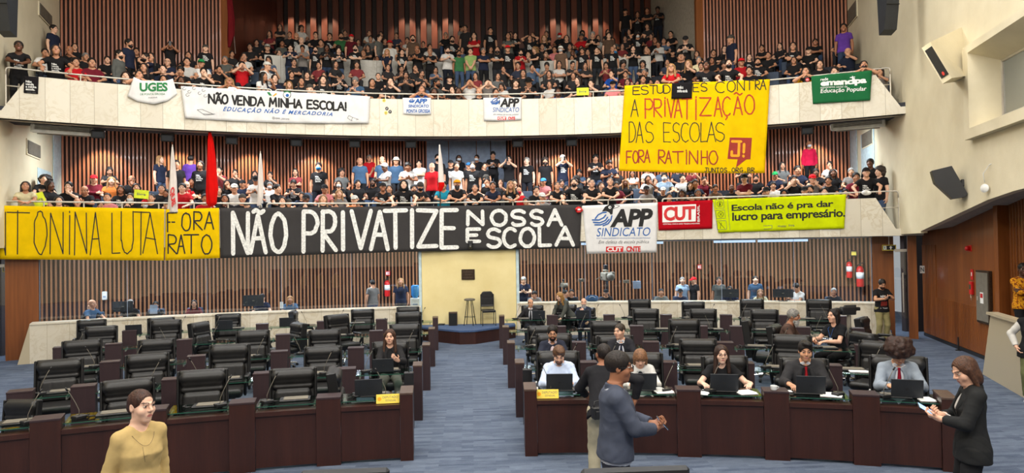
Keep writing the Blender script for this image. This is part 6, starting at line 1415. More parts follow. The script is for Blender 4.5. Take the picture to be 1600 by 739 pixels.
ZL = [(60, "at the lower gallery's left end"), (130, 'above TONINA, lower gallery'), (200, 'above LUTA, lower gallery'), (262, 'left of the lettered white flag'), (330, 'between white and red flags, lower gallery'), (400, 'between red flag and plain white flag'), (470, 'above the painted word NÃO'), (540, 'above PRI of PRIVATIZE'), (600, 'above VAT of PRIVATIZE'), (665, 'above IZE of PRIVATIZE'), (720, 'beside the red-tipped flag, lower gallery'), (792, 'before the grey doors, lower gallery'),
      (860, 'above the painted word NOSSA'), (910, "above the black banner's right end"), (968, 'above the white bird banner'), (1030, "under the yellow banner's left edge"), (1115, 'above the red union flag'), (1200, "above the lime banner's left end"), (1265, "above the lime banner's middle"), (1325, "above the lime banner's right end"), (1500, "at the lower gallery's right end")]
ROWW_U = ['front row', 'second row', 'third row', 'fourth row', 'standing aisle', 'behind aisle wall', 'upper back rows', 'upper back rows', 'topmost rows', 'topmost rows']
ROWW_L = ['front row', 'second row', 'third row', 'fourth row', 'back row']
EXTRA = []
def crowd(txt, which):
    rr = random.Random(11 if which == 'u' else 23); out = []
    rows = UROWS+UBACK if which == 'u' else LROWS; c = C2 if which == 'u' else C1
    for ent in txt.replace('\n', '|').split('|'):
        t = ent.split(); x, y, pose, shirt, hair = float(t[0]), float(t[1]), t[2], t[3], t[4]; ext = t[5] if len(t) > 5 else ''
        if which == 'u':
            wing = not (372 < x < 1068)
            if wing: want = [0, 1, 2, 3, 4]
            elif pose in 'SXPCF' and y >= 64 and 430 < x < 1000: want = [4]
            elif y < 90 and 385 < x < 1060: want = [5, 6, 7, 8, 9]
            else: want = [0, 1, 2, 3] if pose in SEATED else [0, 1, 2, 3, 4]
            if pose in 'LlK': want = [0]
            if pose == 'F' and x < 300: want = [3, 4]
        else:
            want = [0] if pose in 'LlK' else None
        yt = y
        # caps and hair stand a little above the skull
        cand = place_on(rows, c, x, yt+1.2, pose, want); pick = cand[0]
        for cd_ in cand:
            if cd_[0] < cand[0][0]+.16 and all((cd_[2][0]-o_['p'][0])**2+(cd_[2][1]-o_['p'][1])**2 > .43**2 for o_ in out): pick = cd_; break
        else:
            for dx in (.12, -.12, .22, -.22):
                q_ = at_arc(x+dx*42, yt, c, rows[pick[1]][0]+.1*np.sign(dx)); q_ = np.array([q_[0], q_[1], pick[2][2]])
                if all((q_[0]-o_['p'][0])**2+(q_[1]-o_['p'][1])**2 > .40**2 for o_ in out): pick = (pick[0], pick[1], q_, pick[3]); break
        err, k, p, sc = pick
        ang = math.atan2(p[0], p[1]-c); face = -ang
        if '>' in ext: face += .9
        elif '<' in ext: face -= .9
        elif 'U' in ext: face += 3.0
        else: face += rr.uniform(-.28, .28)+.25*math.copysign(min(1, abs(ang)*2), ang)*-0.3
        if pose in 'LlK': face = -ang+rr.uniform(-.1, .1); pr = (RUP if which == 'u' else RLOW)+(.70 if pose == 'l' else .68); p[:2] = apt(c, pr, ang)[:2]
        lim = (8.72 if which == 'u' and k > 4 else wall_x(p[1])-.33)
        if abs(p[0]) > lim: p[0] = math.copysign(lim, p[0])
        flesh = rr.choice(FLESH[:4]*3+FLESH[4:5]*2+FLESH[5:]); hairext = ext
        if shirt == 'k' and pose in 'SXPCKA' and rr.random() < .35 and 'U' not in ext: hairext += 'T'
        out.append(dict(x=x, y=y, pose=pose, shirt=shirt, hair=hair, ext=hairext, k=k, p=p, sc=sc, face=face, flesh=flesh, seed=rr.random()))
    lab = {}
    for q in out:
        if '-' in q['ext']: continue
        cw = CLOTHC[q['shirt']][1]; e = q['ext']
        kind = 'printed T-shirt' if 'T' in e else ('long-sleeved top' if 'L' in e else 'top')
        hw = HAIRW[q['hair']][2]; msk = ' and face mask' if any(m in e for m in 'MNDQ') else (' and glasses' if 'x' in e else '')
        zw = zone(q['x'], ZU if which == 'u' else ZL)
        base = '%s person in %s %s with %s%s, %s' % (POSEW[q['pose']].split(' with ')[0], cw, kind, hw, msk, zw)
        q['base'] = base; lab.setdefault(base, []).append(q)
    ORD = ['leftmost', 'second from left', 'third from left', 'fourth from left', 'fifth from left', 'sixth from left', 'seventh from left', 'eighth from left']
    for base, qs in lab.items():
        if len(qs) == 1: qs[0]['label'] = base; continue
        rw = ROWW_U if which == 'u' else ROWW_L
        per = {}
        for q in qs: per.setdefault(rw[q['k']], []).append(q)
        qs.sort(key=lambda q: q['x'])
        for i, q in enumerate(qs):
            short = base.replace(' person in', ' person,').replace(' with ', ', ')
            if len(per[rw[q['k']]]) == 1 and len(per) == len(qs): q['label'] = base+', '+rw[q['k']]
            else: q['label'] = base+', '+(ORD[i] if i < len(qs)-1 or len(qs) == 1 else 'rightmost')
    for q in out:
        if 'label' in q: q['label'] = q['label'][0].upper()+q['label'][1:]
    return out
CRU = crowd(UPPER, 'u'); CRL = crowd(LOWER, 'l')
PHL = {}
SHORTEN = [(' upper gallery', ''), (' lower gallery', ''), ('shoulder-length dark hair', 'mid-length hair'), (' person in', ' in'), (' and glasses', ' glasses'), (', ', ' '), ('the painted word ', '')]
import re as _re
def nw(s): return len(_re.findall(r"[A-Za-z0-9][A-Za-z0-9'\u2019-]*", s))
def fit16(s):
    for a, b in SHORTEN:
        if nw(s) <= 16: return s.rstrip(',')
        s = s.replace(a, b, 1) if a != ', ' else s
    for drop in ('the', 'a', 'just', 'huge', 'small', 'with', 'of', 'in', 'top', 'glasses', 'and'):
        w = s.split()
        if nw(s) <= 16: break
        s = ' '.join(x for x in w if x != drop)
    return s
for grp, lst in (('spectators in the upper gallery', CRU), ('spectators in the lower gallery', CRL)):
    for q in lst:
        if '-' in q['ext']: EXTRA.append(q); continue
        rr = random.Random(int(q['seed']*1e6)); tr = None
        if q['x'] in (837.0,): tr = (120, 150, 190)
        o = dress('person', q['pose'], q['p'], q['face'], q['sc'], q['shirt'], q['hair'], q['ext'], q['flesh'], rr, tr)
        tag(o, fit16(q['label']), 'person', grp)
        if q['pose'] in 'pF' or (q['pose'] == 'P' and rr.random() < .75):
            f = PROTO[q['pose']]['fig']; m = (f.wl+f.wr)/2+np.array([0, -.075, .035]) if q['pose'] != 'F' else (f.wl+f.wr)/2+np.array([0, -.06, .09])
            w = o.matrix_basis @ Vector(m); ph = link('phone', PHONE); ph.location = w; ph.rotation_euler = (D2R(-50) if q['pose'] != 'F' else 0, 0, q['face'])
            pl = 'phone of the person in %s with %s, %s' % (CLOTHC[q['shirt']][1], HAIRW[q['hair']][2], q['base'].split(', ', 1)[1] if ', ' in q['base'] else ''); PHL[pl] = PHL.get(pl, 0)+1
            if PHL[pl] > 1: pl += ', '+('second', 'third', 'fourth', 'fifth')[PHL[pl]-2]+' such'
            tag(ph, fit16(pl), 'phone', 'phones held in the galleries')
# ---- gallery seats under everybody who sits, and the empty ones the photo shows
def seat_at(p, rz, label, grp):
    o = link('gallery_chair', SEATM); o.location = p; o.rotation_euler = (0, 0, rz); return tag(o, label, 'chair', grp)
for q in CRU+CRL:
    if q['pose'] in SEATED:
        c = C2 if q in CRU else C1; a = math.atan2(q['p'][0], q['p'][1]-c); rb = math.hypot(q['p'][0], q['p'][1]-c)+(.12 if q['pose'] != 'l' else .1)
        pp = apt(c, rb, a, q['p'][2]); who = q.get('label')
        up = 'upper' if q in CRU else 'lower'
        seat_at(pp, -a, fit16('seat under '+who[0].lower()+who[1:]) if who else 'blue-grey seat taken by a half-hidden spectator in the %s gallery' % up, 'occupied seats in the %s gallery' % up)
for x, y, w, l in ((152, 306, 'l', 'beside the man in maroon'), (131, 316, 'l', 'empty, near the left end of the front row'), (237, 294, 'l', 'left of the lettered white flag'), (430, 309, 'l', 'right of the plain white flag'), (486, 297, 'l', 'before the man with blue mask'), (300, 306, 'l', 'left of the red flag'), (822, 296, 'l', 'behind the person with red mask'), (1000, 300, 'l', 'under the huge yellow banner'), (1046, 299, 'l', 'right of the rail gap'), (1220, 277, 'l', 'right of the green cap'),
                     (858, 137, 'u', 'before the woman in pale cap'), (632, 139, 'u', 'right of the seated woman in blue'), (790, 141, 'u', 'above the small black APP banner'), (1206, 108, 'u', "above the huge yellow banner's right end"), (394, 100, 'u', 'behind the swag of hair'), (1232, 96, 'u', 'left of the yellow top')):
    rows, c = (UROWS, C2) if w == 'u' else (LROWS, C1)
    best = min(((abs(at_arc(x, y, c, r+.3)[2]-z-.88), r, z) for r, z in rows[:4]), key=lambda b: b[0]); p = at_arc(x, y, c, best[1]+.15); a = math.atan2(p[0], p[1]-c)
    seat_at((p[0], p[1], best[2]), -a, 'empty blue-grey gallery seat '+l.replace('empty, ', '').replace('the swag of hair', 'the woman leaning with long fair hair'), 'chair')
# faces hardly to be made out between the others, as one mass
rr = random.Random(91); spots = [(q['p'][0], q['p'][1], q['p'][2]) for q in CRU+CRL]
def fill(rows, c, rs, amax, n, pose='s', keep=lambda x, y: True):
    got = 0
    for _ in range(n*40):
        if got >= n: break
        k = rr.choice(rs); r, z = rows[k]; a = rr.uniform(-amax, amax)*arc_end(c, r); p = apt(c, r+rr.uniform(-.08, .08), a, z)
        if not keep(p.x, p.y) or any((p.x-s_[0])**2+(p.y-s_[1])**2 < .46**2 for s_ in spots): continue
        spots.append((p.x, p.y, p.z)); got += 1; pz = rr.choice(pose)
        EXTRA.append(dict(pose=pz, p=np.array(p), sc=rr.uniform(.92, 1.06), face=-a+rr.uniform(-.4, .4), hair=rr.choice('sslmmtq'), ext='-'))
fill(UROWS, C2, [0, 1, 2, 3], .80, 64, 'sscxp'); fill(UBACK, C2, [0, 1, 2, 3], .60, 34, 'ssx', lambda x, y: -8.3 < x < 8.3); fill(LROWS, C1, [0, 1, 2, 3], .93, 62, 'sscxp')
CROWDC = [(32, 31, 33)]*5+[(96, 98, 98), (40, 46, 64), (196, 194, 190), (120, 40, 44), (70, 88, 112)]
vs = []; fs = []; mi = []; base = 0
for qi, q in enumerate(EXTRA):
    d = PROTO[q['pose']]; hk = HAIRW[q['hair']][0] or 'short'; T = Matrix.Translation(Vector(q['p'])) @ Matrix.Rotation(q['face'], 4, 'Z') @ Matrix.Diagonal((q['sc'],)*3+(1,))
    for me, m, L in ((d['body'], 0, T), (d['short'], 3+qi*7 % len(CROWDC), T), (d['trousers'], 1, T), (hair_mesh(hk), 2, T @ d['fig'].headM())):
        v = np.empty(len(me.vertices)*3, np.float32); me.vertices.foreach_get('co', v); v = v.reshape(-1, 3); A = np.array(L)
        f = np.empty(len(me.loops), np.int32); me.loops.foreach_get('vertex_index', f)
        vs.append(v@A[:3, :3].T+A[:3, 3]); fs.append(f.reshape(-1, 4)+base); pm = np.zeros(len(f)//4, np.int32); me.polygons.foreach_get('material_index', pm); mi.append(np.where(pm >= 2, 2, m) if m == 0 else np.full(len(f)//4, m)); base += len(v)
V = np.concatenate(vs); Q = np.concatenate(fs); me = bpy.data.meshes.new('crowd'); me.vertices.add(len(V)); me.vertices.foreach_set('co', V.ravel()); me.loops.add(Q.size); me.loops.foreach_set('vertex_index', Q.astype(np.int32).ravel())
me.polygons.add(len(Q)); me.polygons.foreach_set('loop_start', np.arange(0, Q.size, 4, dtype=np.int32)); me.polygons.foreach_set('loop_total', np.full(len(Q), 4, np.int32))
for m in (plain('crowd_skin', (186, 136, 108), .6), plain('crowd_cloth', (32, 31, 33), .9), plain('crowd_hair', (30, 22, 18), .7), *[plain('crowd_shirt', cc, .9) for cc in CROWDC]): me.materials.append(m)
me.polygons.foreach_set('material_index', np.concatenate(mi).astype(np.int32)); me.update(calc_edges=True); me.polygons.foreach_set('use_smooth', [True]*len(Q))
tag(link('crowd', me), 'half-hidden spectators in black scattered through both galleries', 'crowd', None, 'stuff')
# ================================================================ metal railings along the parapets
def railing(label, c, r, z, a0, a1, zfloor, posts, end0, end1, lowend=None):
    root = empty('gallery_railing', apt(c, r, (a0+a1)/2, zfloor)); inv = Matrix.Translation(-root.location); tag(root, label, 'railing')
    n = max(4, int(abs(a1-a0)*r/0.5)); pts = [apt(c, r, a0+(a1-a0)*i/n, z) for i in range(n+1)]
    def bend(e, nxt): return [e-Vector((0, 0, z-zfloor)), e-Vector((0, 0, .07)), e-Vector((0, 0, .02))+(nxt-e).normalized()*.02]
    P = bend(pts[0], pts[1])+[pts[0]+(pts[1]-pts[0]).normalized()*.07]+pts[1:-1]+[pts[-1]+(pts[-2]-pts[-1]).normalized()*.07]+bend(pts[-1], pts[-2])[::-1]
    o = MB().tube(P, 0.024, 10).build('top_rail', M['steel'], root, True); o.matrix_parent_inverse = inv
    for i in range(1, posts+1):
        p = apt(c, r, a0+(a1-a0)*i/(posts+1), z); o = MB().cyl(p-Vector((0, 0, z-zfloor)), p-Vector((0, 0, .01)), .02, .02, 10).build('post', M['steel'], root, True, 40); o.matrix_parent_inverse = inv
    for e, s in ((a0, 1), (a1, -1)):
        if lowend and ((s > 0 and end0) or (s < 0 and end1)):
            q = [apt(c, r, e+s*t/r, z-.48) for t in (0, .42)]; o = MB().tube(q, .018, 8).build('middle_rail', M['steel'], root, True); o.matrix_parent_inverse = inv
            q = apt(c, r, e, zfloor); o = MB().cyl(q-Vector((0, 0, .95)), q, .022, .022, 10).build('end_post', M['steel'], root, True, 40); o.matrix_parent_inverse = inv
    return root
def ang_of(px, py, c, r): p = at_arc(px, py, c, r); return math.atan2(p[0], p[1]-c)
r = RLOW+.12
for l, x0, x1, n, e0, e1 in (('metal railing of the lower gallery, left stretch ending by the plain white flag', 3, 408, 6, 1, 0), ('metal railing of the lower gallery, middle stretch behind the painted black banner', 417, 1026, 7, 0, 0), ('metal railing of the lower gallery, right stretch above the lime banner', 1035, 1404, 3, 0, 1)):
    railing(l, C1, r, 4.28, ang_of(x0, 310, C1, r), ang_of(x1, 305, C1, r), ZB1, n, e0, e1, True)
r = RUP+.12
for l, x0, x1, n, e0, e1 in (('metal railing of the upper gallery, left stretch', 9, 424, 3, 1, 0), ('metal railing of the upper gallery, middle stretch', 430, 1009, 6, 0, 0), ('metal railing of the upper gallery, right stretch above the huge yellow banner', 1015, 1391, 3, 0, 1)):
    railing(l, C2, r, 7.74, ang_of(x0, 130, C2, r), ang_of(x1, 120, C2, r), ZU1, n, e0, e1, True)
# ================================================================ the people on the floor, each modelled alone
SKIN5 = [M['skin'], M['eye_white'], M['iris'], M['brow'], M['lip']]
M['print_cloth'] = None
t = NT('patterned_cloth'); co = t.coord(); vz = t.node('ShaderNodeTexVoronoi'); vz.inputs['Scale'].default_value = 26; t.link(co, vz.inputs['Vector']); c = t.ramp(vz.outputs['Distance'], [(0.12, (60, 30, 12)), (0.28, (226, 168, 30)), (0.5, (196, 120, 24)), (0.7, (120, 62, 18))]); M['print_cloth'] = t.fin(c, 0.9, 0, 0.2)
t = NT('striped_shirt'); oi = t.node('ShaderNodeObjectInfo'); wv = t.node('ShaderNodeTexWave'); wv.inputs['Scale'].default_value = 28; t.link(t.coord(), wv.inputs['Vector']); c = t.mix(1.0, oi.outputs['Color'], t.ramp(wv.outputs['Fac'], [(0.4, (255, 255, 255)), (0.8, (225, 232, 244))]), 'MULTIPLY'); t.bump(t.noise(t.coord(), 9, 4), 0.3, 0.02); M['stripe'] = t.fin(c, 0.9, 0, 0.2)
Fig.hk = 1.05
def folds(me, amp=.004, seed=0):
    """soft creases pressed into a garment"""
    n = len(me.vertices); v = np.empty(n*3, np.float32); me.vertices.foreach_get('co', v); v = v.reshape(-1, 3); nn = np.empty(n*3, np.float32); me.vertices.foreach_get('normal', nn); nn = nn.reshape(-1, 3)
    x, y, z = v[:, 0], v[:, 1], v[:, 2]
    d = .55*np.sin(z*46+x*25+np.sin(x*17+seed)*1.6)*np.sin(x*13+y*19+seed)+.75*np.maximum(0, np.sin(z*62-x*58+y*40+seed*2+np.sin(z*11)))**3*np.sin(z*9+x*7+seed)
    me.vertices.foreach_set('co', (v+nn*(amp*d)[:, None]).astype(np.float32).ravel()); me.update(); return me
def front_y(f, x, z, g):
    st = np.array(f.body); w = np.interp(z, st[:, 0], st[:, 1])+g; d = np.interp(z, st[:, 0], st[:, 2])+g; o = np.interp(z, st[:, 0], st[:, 3])
    return o-d*max(0.0, 1-min(1, abs(x/w))**2.3)**(1/2.3)
def jacket_solid(f, hem=-.20, deep=.19, g=.026, vw=.062, sleeve=.93, lapel=True, cz=.36):
    S = f.top(g=g, long=True, sleeve=sleeve, hem=hem, neck=.50, loose=.008); R = f.R
    S.cap(f.nb+R@np.array([0, .012, -.03]), f.nb+R@np.array([0, .012, .030]), .074, .070, .012, 'u', 0.0)
    S.ell(f.T((0, -.17, cz)), (vw, .115, deep), R, .006, 's'); S.cap(f.nb+R@np.array([0, -.02, .0]), f.nb+R@np.array([0, -.06, .10]), .054, .07, .006, 's')
    S.cap(f.T((.006, front_y(f, 0, .0, g)-.002, .14)), f.T((.010, front_y(f, 0, hem, g), hem-.05)), .006, .006, .008, 's')
    return S
def lapel_mesh(f, sg, g=.026, vw=.062, deep=.19, cz=.36):
    """flat lapel lying along one edge of the opening"""
    vs = []; fs = []; n = 12; zb = cz-deep*.86
    for i in range(n+1):
        t = i/n; z = .475+(zb-.475)*t; e = math.sqrt(max(0, 1-((z-cz)/deep)**2)) if abs(z-cz) < deep else 0
        xi = sg*max(.004, vw*.80*e*(1 if t > .25 else .75+t)); xo = xi+sg*(.012+.046*math.sin(math.pi*min(1, t*.72+.30))**1.5)*(1 if t < .93 else .35)
        for x, dy in ((xi, -.001), ((xi+xo)/2, -.006), (xo, -.004), (xo, .006), (xi, .010)): vs.append(f.T((x, min(front_y(f, x, z, g), -.03)+dy, z)))
    for i in range(n):
        for k in range(5): fs.append((i*5+k, i*5+(k+1) % 5, i*5+5+(k+1) % 5, i*5+5+k))
    mb = MB(); mb.add(vs, fs); return mb.mesh('lapel', M['suit'], True)
def tie_mesh(f, g=.012):
    mb = MB(); P = []
    for z, w in ((.505, .014), (.49, .020), (.475, .014), (.40, .022), (.30, .030), (.20, .034), (.14, .002)):
        yf = front_y(f, 0, z, g)-.006-(.010 if z > .47 else 0)
        if z > .48: yf = min(yf, -.055)
        P.append((z, w, yf))
    vs = []; fs = []
    for z, w, y in P:
        for x, dy in ((-w, .004), (0, -.006), (w, .004), (0, .008)): vs.append(f.T((x, y+dy, z)))
    for i in range(len(P)-1):
        for k in range(4): fs.append((i*4+k, i*4+(k+1) % 4, i*4+4+(k+1) % 4, i*4+4+k))
    mb.add(vs, fs); return mb.mesh('tie', M['cloth'], True)
def collar_solid(f, g=.012, open_=False):
    S = Solid(); R = f.R; nb = f.nb
    S.cap(nb+R@np.array([0, .004, -.03]), nb+R@np.array([0, -.002, .040]), .069, .063, .01, 'u', 0.0)
    for sg in (-1, 1): S.box(nb+R@np.array([sg*(.040 if not open_ else .056), -.062, .002]), (.034, .010, .022), .006, R@rzm(sg*24)@ry(sg*(32 if not open_ else 50)), .008)
    S.cap(nb+R@np.array([0, .0, -.05]), nb+R@np.array([0, -.002, .10]), .052, .05, .004, 's')
    if open_: S.cap(nb+R@np.array([0, -.07, -.06]), nb+R@np.array([0, -.08, .06]), .018, .03, .006, 's')
    return S
def person(label, f, loc, rz, sc, flesh, hair, wear, group=None, hs=.0045):
    """wear: (kind, colour, options) from the skin outwards; everything worn is a child of the body"""
    body = f.grow_head(solid_mesh(f.skin(), 'person', SKIN5, .016, f.fines(hs, .0058), f.paint_head))
    o = link('person', body, None, flesh); o.location = loc; o.rotation_euler = (0, 0, rz); o.scale = (sc, sc, sc); tag(o, label, 'person', group); HM = f.headM()
    if hair:
        for kind, col in hair:
            h = link(kind if kind in ('cap', 'hood', 'hat', 'beard') else ('beard' if 'beard' in kind else 'moustache' if kind == 'moustache' else 'hair'), hair_mesh(kind, True), o, col); h.matrix_local = HM
    for n, w in enumerate(wear):
        kind, col = w[0], w[1]; kw = dict(w[2]) if len(w) > 2 else {}; mat = M[kw.pop('mat', 'suit' if kind in ('jacket', 'suit_trousers') else 'cloth')]; am = kw.pop('fold', .0035)
        if kind == 'shirt': link('shirt', folds(solid_mesh(f.top(**kw), 'shirt', mat, .0125), am, n+loc[0]), o, col)
        elif kind == 'jacket':
            link('jacket', folds(solid_mesh(jacket_solid(f, **kw), 'jacket', mat, .011), am, n+loc[0]), o, col)
            for sg in (-1, 1): link('lapel', lapel_mesh(f, sg, **{k_: v_ for k_, v_ in kw.items() if k_ in ('g', 'vw', 'deep', 'cz')}), o, tuple(c_*.93 for c_ in col))
        elif kind == 'collar': link('collar', solid_mesh(collar_solid(f, **kw), 'collar', mat, .006), o, col)
        elif kind == 'tie': link('tie', tie_mesh(f), o, col)
        elif kind == 'trousers': link('trousers', folds(solid_mesh(f.bottom(**kw), 'trousers', mat, .015), am, n), o, col)
        elif kind == 'shoes': link('shoes', solid_mesh(f.shoes(), 'shoes', M['shoe'], .010), o, col)
        elif kind == 'glasses': g = link('glasses', glasses_mesh(), o, col); g.matrix_local = HM
        elif kind == 'print':
            v, fc = text_mesh(kw['txt'], kw.get('bold', .03)); x0, x1, z0, z1 = kw['rect']; P = [f.T((x0+(x1-x0)*u, front_y(f, x0+(x1-x0)*u, z0+(z1-z0)*q, .014)-kw.get('lift', .010), z0+(z1-z0)*q)) for u, q in v]
            mb = MB(); mb.add(P, fc); link('shirt_print', mb.mesh('shirt_print', M[kw.get('ink', 'paper')]), o)
        elif kind == 'badge':
            x, z = kw['at']; y = front_y(f, x, z, .03)-.012; mb = MB(); mb.box(f.T((x, y, z)), (.035, .003, .048), None, .002)
            b = link('badge', mb.mesh('badge', M['paper']), o); mb = MB(); mb.tube([f.T((x, y, z+.05)), f.T((x+.05, front_y(f, .05, .46, .03)-.01, .46)), f.nb+np.array([.06, .0, .02])], .003, 5); mb.tube([f.T((x, y, z+.05)), f.T((x-.06, front_y(f, -.06, .46, .03)-.01, .46)), f.nb+np.array([-.06, .0, .02])], .003, 5); mb.build('lanyard', M['blue_ink'], b)
    return o
def hands_mid(o, f, off=(0, 0, 0)): return o.matrix_basis @ Vector((f.wl+f.wr)/2+np.array(off, float))
def hand_at(o, f, left, off=(0, 0, 0)): return o.matrix_basis @ Vector((f.wl if left else f.wr)+np.array(off, float))
def floor_from_head(px, py, htop): return at_z(px, py, htop)
LIGHT, TAN, BROWN, DARK, PALE = (228, 178, 150), (206, 152, 118), (160, 108, 80), (84, 54, 40), (234, 190, 164)

# -- woman in the tan sweater, walking past at the left
f = Fig(body=FEMALE, sw=.146, hy=16, hp=2, la=(.21, .03, .87), ra=(-.21, -.01, .87), le=(.3, 1, 0), re=(-.3, 1, 0), tw=0, curl=(30, 30))
p = at_z(218, 614, 1.72)
o = person('woman in a tan long-sleeved sweater with brown hair drawn back, walking past at the left', f, (p[0], p[1], 0), .82, 1.0, PALE, [('back', (74, 44, 32))], [('trousers', (40, 40, 44)), ('shoes', (30, 28, 28)), ('shirt', (204, 176, 118), dict(long=True, sleeve=.95, g=.014, hem=-.16, fold=.004, loose=.012))])
mb = MB(); pts = []
for k in range(13):
    t = -1+k/6; x = .085*t; z = .475-.085*(1-t*t); pts.append(f.T((x, front_y(f, x, z, .018)-.010, z)))
mb.tube(pts, .0013, 5); mb.tube([f.T((-.035, front_y(f, .03, .36, .018)-.008, .39)), f.T((-.02, front_y(f, .02, .28, .018)-.009, .27))], .0012, 5); mb.build('necklace', M['capwood'], o, True)
# -- man in the grey-blue suit crossing in front of the desks
f = Fig(body=[(z, w*1.06, d*1.10, o-.01*(z < .35)) for z, w, d, o in MALE], sw=.165, lean=3, hy=-4, hp=4, la=(.02, -.33, 1.13), ra=(-.05, -.34, 1.10), le=(1, .5, -.6), re=(-1, .5, -.6), hand=(((-.6, -.7, .1), (-.3, .3, .8)), ((.5, -.8, .1), (.3, .3, .8))), curl=(50, 50), lf=(.10, -.18, .085), rf=(-.10, .20, .095))
p = at_z(957, 549, 1.87); o = person('man in a grey-blue suit and glasses walking right in front of the desks', f, (p[0], p[1], 0), 1.50, 1.06, BROWN, [('short', (42, 34, 30)), ('moustache', (50, 40, 36))], [('shirt', (186, 190, 200), dict(long=True, sleeve=.9, g=.006)), ('trousers', (46, 48, 58), dict(g=.016)), ('shoes', (26, 24, 24)), ('jacket', (70, 76, 92), dict(hem=-.07, g=.028)), ('glasses', (20, 20, 20))])
ph = link('phone', PHONE); ph.location = hands_mid(o, f, (0, -.085, .03)); ph.rotation_euler = (D2R(-40), 0, 1.5); tag(ph, 'black phone in the hands of the man in the grey-blue suit', 'phone')
# -- man with a camera bag bending over the desk behind him
f = Fig(lean=34, py=.08, hy=20, hp=-12, la=(.22, -.50, .98), ra=(-.36, -.10, 1.02), re=(-1, .5, .2), le=(1, .2, -.5), curl=(45, 45), lf=(.13, .05, .085), rf=(-.13, -.05, .085))
p = at_z(934, 563, 1.44); o = person('man in a black top and khaki trousers bending over the front desk, back turned', f, (p[0]+.0, p[1]-.36, 0), 2.95, 1.0, BROWN, [('crop', (40, 30, 26))], [('trousers', (176, 168, 144), dict(g=.022)), ('shoes', (60, 54, 48)), ('shirt', (34, 34, 38), dict(long=True, sleeve=.92, g=.018))])
b = link('shoulder_bag', MB().box((0, 0, 0), (.13, .06, .10), None, .02).box((0, -.062, -.02), (.10, .012, .06), None, .008).mesh('shoulder_bag', M['black'])); b.location = (p[0]-.10, p[1]-.60, .95); b.rotation_euler = (0, 0, .3); b.scale = (.7, .7, .7); tag(b, 'black shoulder bag hanging at the hip of the man bending over', 'bag')
MB().tube([(-.10, 0, .10), (-.06, .05, .17), (.08, .06, .18), (.12, .0, .1)], .010, 6).build('strap', M['black'], b, True)
# -- woman in the black blazer with a phone at the right
f = Fig(body=FEMALE, sw=.148, hp=24, hy=18, la=(.03, -.27, 1.14), ra=(-.05, -.23, 1.16), le=(1, .4, -.7), re=(-1, .4, -.7), hand=(((-.35, -.85, .2), (-.3, .3, .8)), ((.45, -.8, .3), (.3, .3, .8))), curl=(48, 48))
p = at_z(1500, 571, 1.655); o = person('woman in a black blazer with shoulder-length brown hair reading a phone at the right', f, (p[0]+.10, p[1], 0), -1.95, 1.0, LIGHT, [('mid', (92, 60, 42))], [('shirt', (200, 196, 190), dict(g=.006)), ('trousers', (34, 34, 36)), ('shoes', (26, 24, 24)), ('jacket', (32, 33, 34), dict(hem=-.16, g=.022, sleeve=.80, mat='suit'))])
ph = link('phone', PHONE); ph.location = hands_mid(o, f, (-.03, -.12, .055)); yv = Vector((.42, -.50, .75)).normalized(); zv = Vector((-.75, 0, .55)); zv = (zv-yv*zv.dot(yv)).normalized(); ph.rotation_euler = basis(yv.cross(zv), yv, zv).to_euler(); ph.scale = (1.15, 1.15, 1.15); tag(ph, 'lit phone held by the woman in the black blazer', 'phone')
c = link('paper_sheets', MB().box((0, 0, 0), (.04, .003, .055), None, .001).mesh('paper_sheets', M['paper'])); c.location = hands_mid(o, f, (-.05, .06, -.02)); c.rotation_euler = (.4, .3, -1.2); tag(c, 'folded pale paper under the wrist of the woman in the black blazer', 'papers')

# -- seated deputies. kw of a sitting figure whose hands rest on the desk
def sit_at(px, ytop, row, dr, htop=1.33, lo=.93, hi=1.1):
    r = RR[row]+dr; p = at_arc(px, ytop, C0, r); s = min(max(p[2]/htop, lo), hi); a = math.atan2(p[0], p[1]-C0); return (p[0], p[1], 0), -a, s
desk = dict(pel=.575, py=.10, lf=(.14, -.34, .085), rf=(-.14, -.34, .085), lk=(.12, -1, .6), rk=(-.12, -1, .6), lean=14)
hd = (((-.35, -.95, -.05), (0, 0, -1)), ((.35, -.95, -.05), (0, 0, -1)))
def seated(label, px, ytop, row, dr, flesh, hair, wear, turn=0.0, **kw):
    q = dict(desk, la=(.16, -.40, .86), ra=(-.16, -.40, .86), le=(.6, .4, -.8), re=(-.6, .4, -.8), hand=hd, curl=(28, 28)); q.update(kw); f = Fig(**q); off = 0.0
    loc, rz, s = sit_at(px, ytop, row, dr, f.hd[2]+.135); hd_off = Matrix.Rotation(rz+turn, 3, 'Z') @ Vector((f.hd[0], f.hd[1], 0))*s
    loc = (loc[0]-hd_off.x, loc[1]-hd_off.y, 0); return person(label, f, loc, rz+turn, s, flesh, hair, wear, 'people sitting at the desks'), f
TR = ('trousers', (40, 42, 50)); SH = ('shoes', (24, 22, 22))
seated('man in a pale blue open-collared shirt typing at the front desk by the aisle', 873, 541, 0, .92, LIGHT, [('swept', (112, 78, 54)), ('beard', (120, 84, 60))], [TR, SH, ('shirt', (204, 216, 236), dict(long=True, sleeve=.9, g=.02, mat='stripe', fold=.006, loose=.014)), ('collar', (206, 218, 238), dict(open_=True))], hp=30, body=FAT, sw=.168)
seated('person with chin-length fair hair and a white jacket looking down at a laptop', 1000, 546, 0, .92, LIGHT, [('bob', (150, 106, 74))], [TR, SH, ('shirt', (30, 30, 32), dict(g=.010)), ('print', None, dict(txt='NÃO', rect=(-.07, .07, .20, .25))), ('jacket', (226, 224, 218), dict(vw=.075, g=.026, mat='cloth'))], hp=34, body=FEMALE, sw=.148)
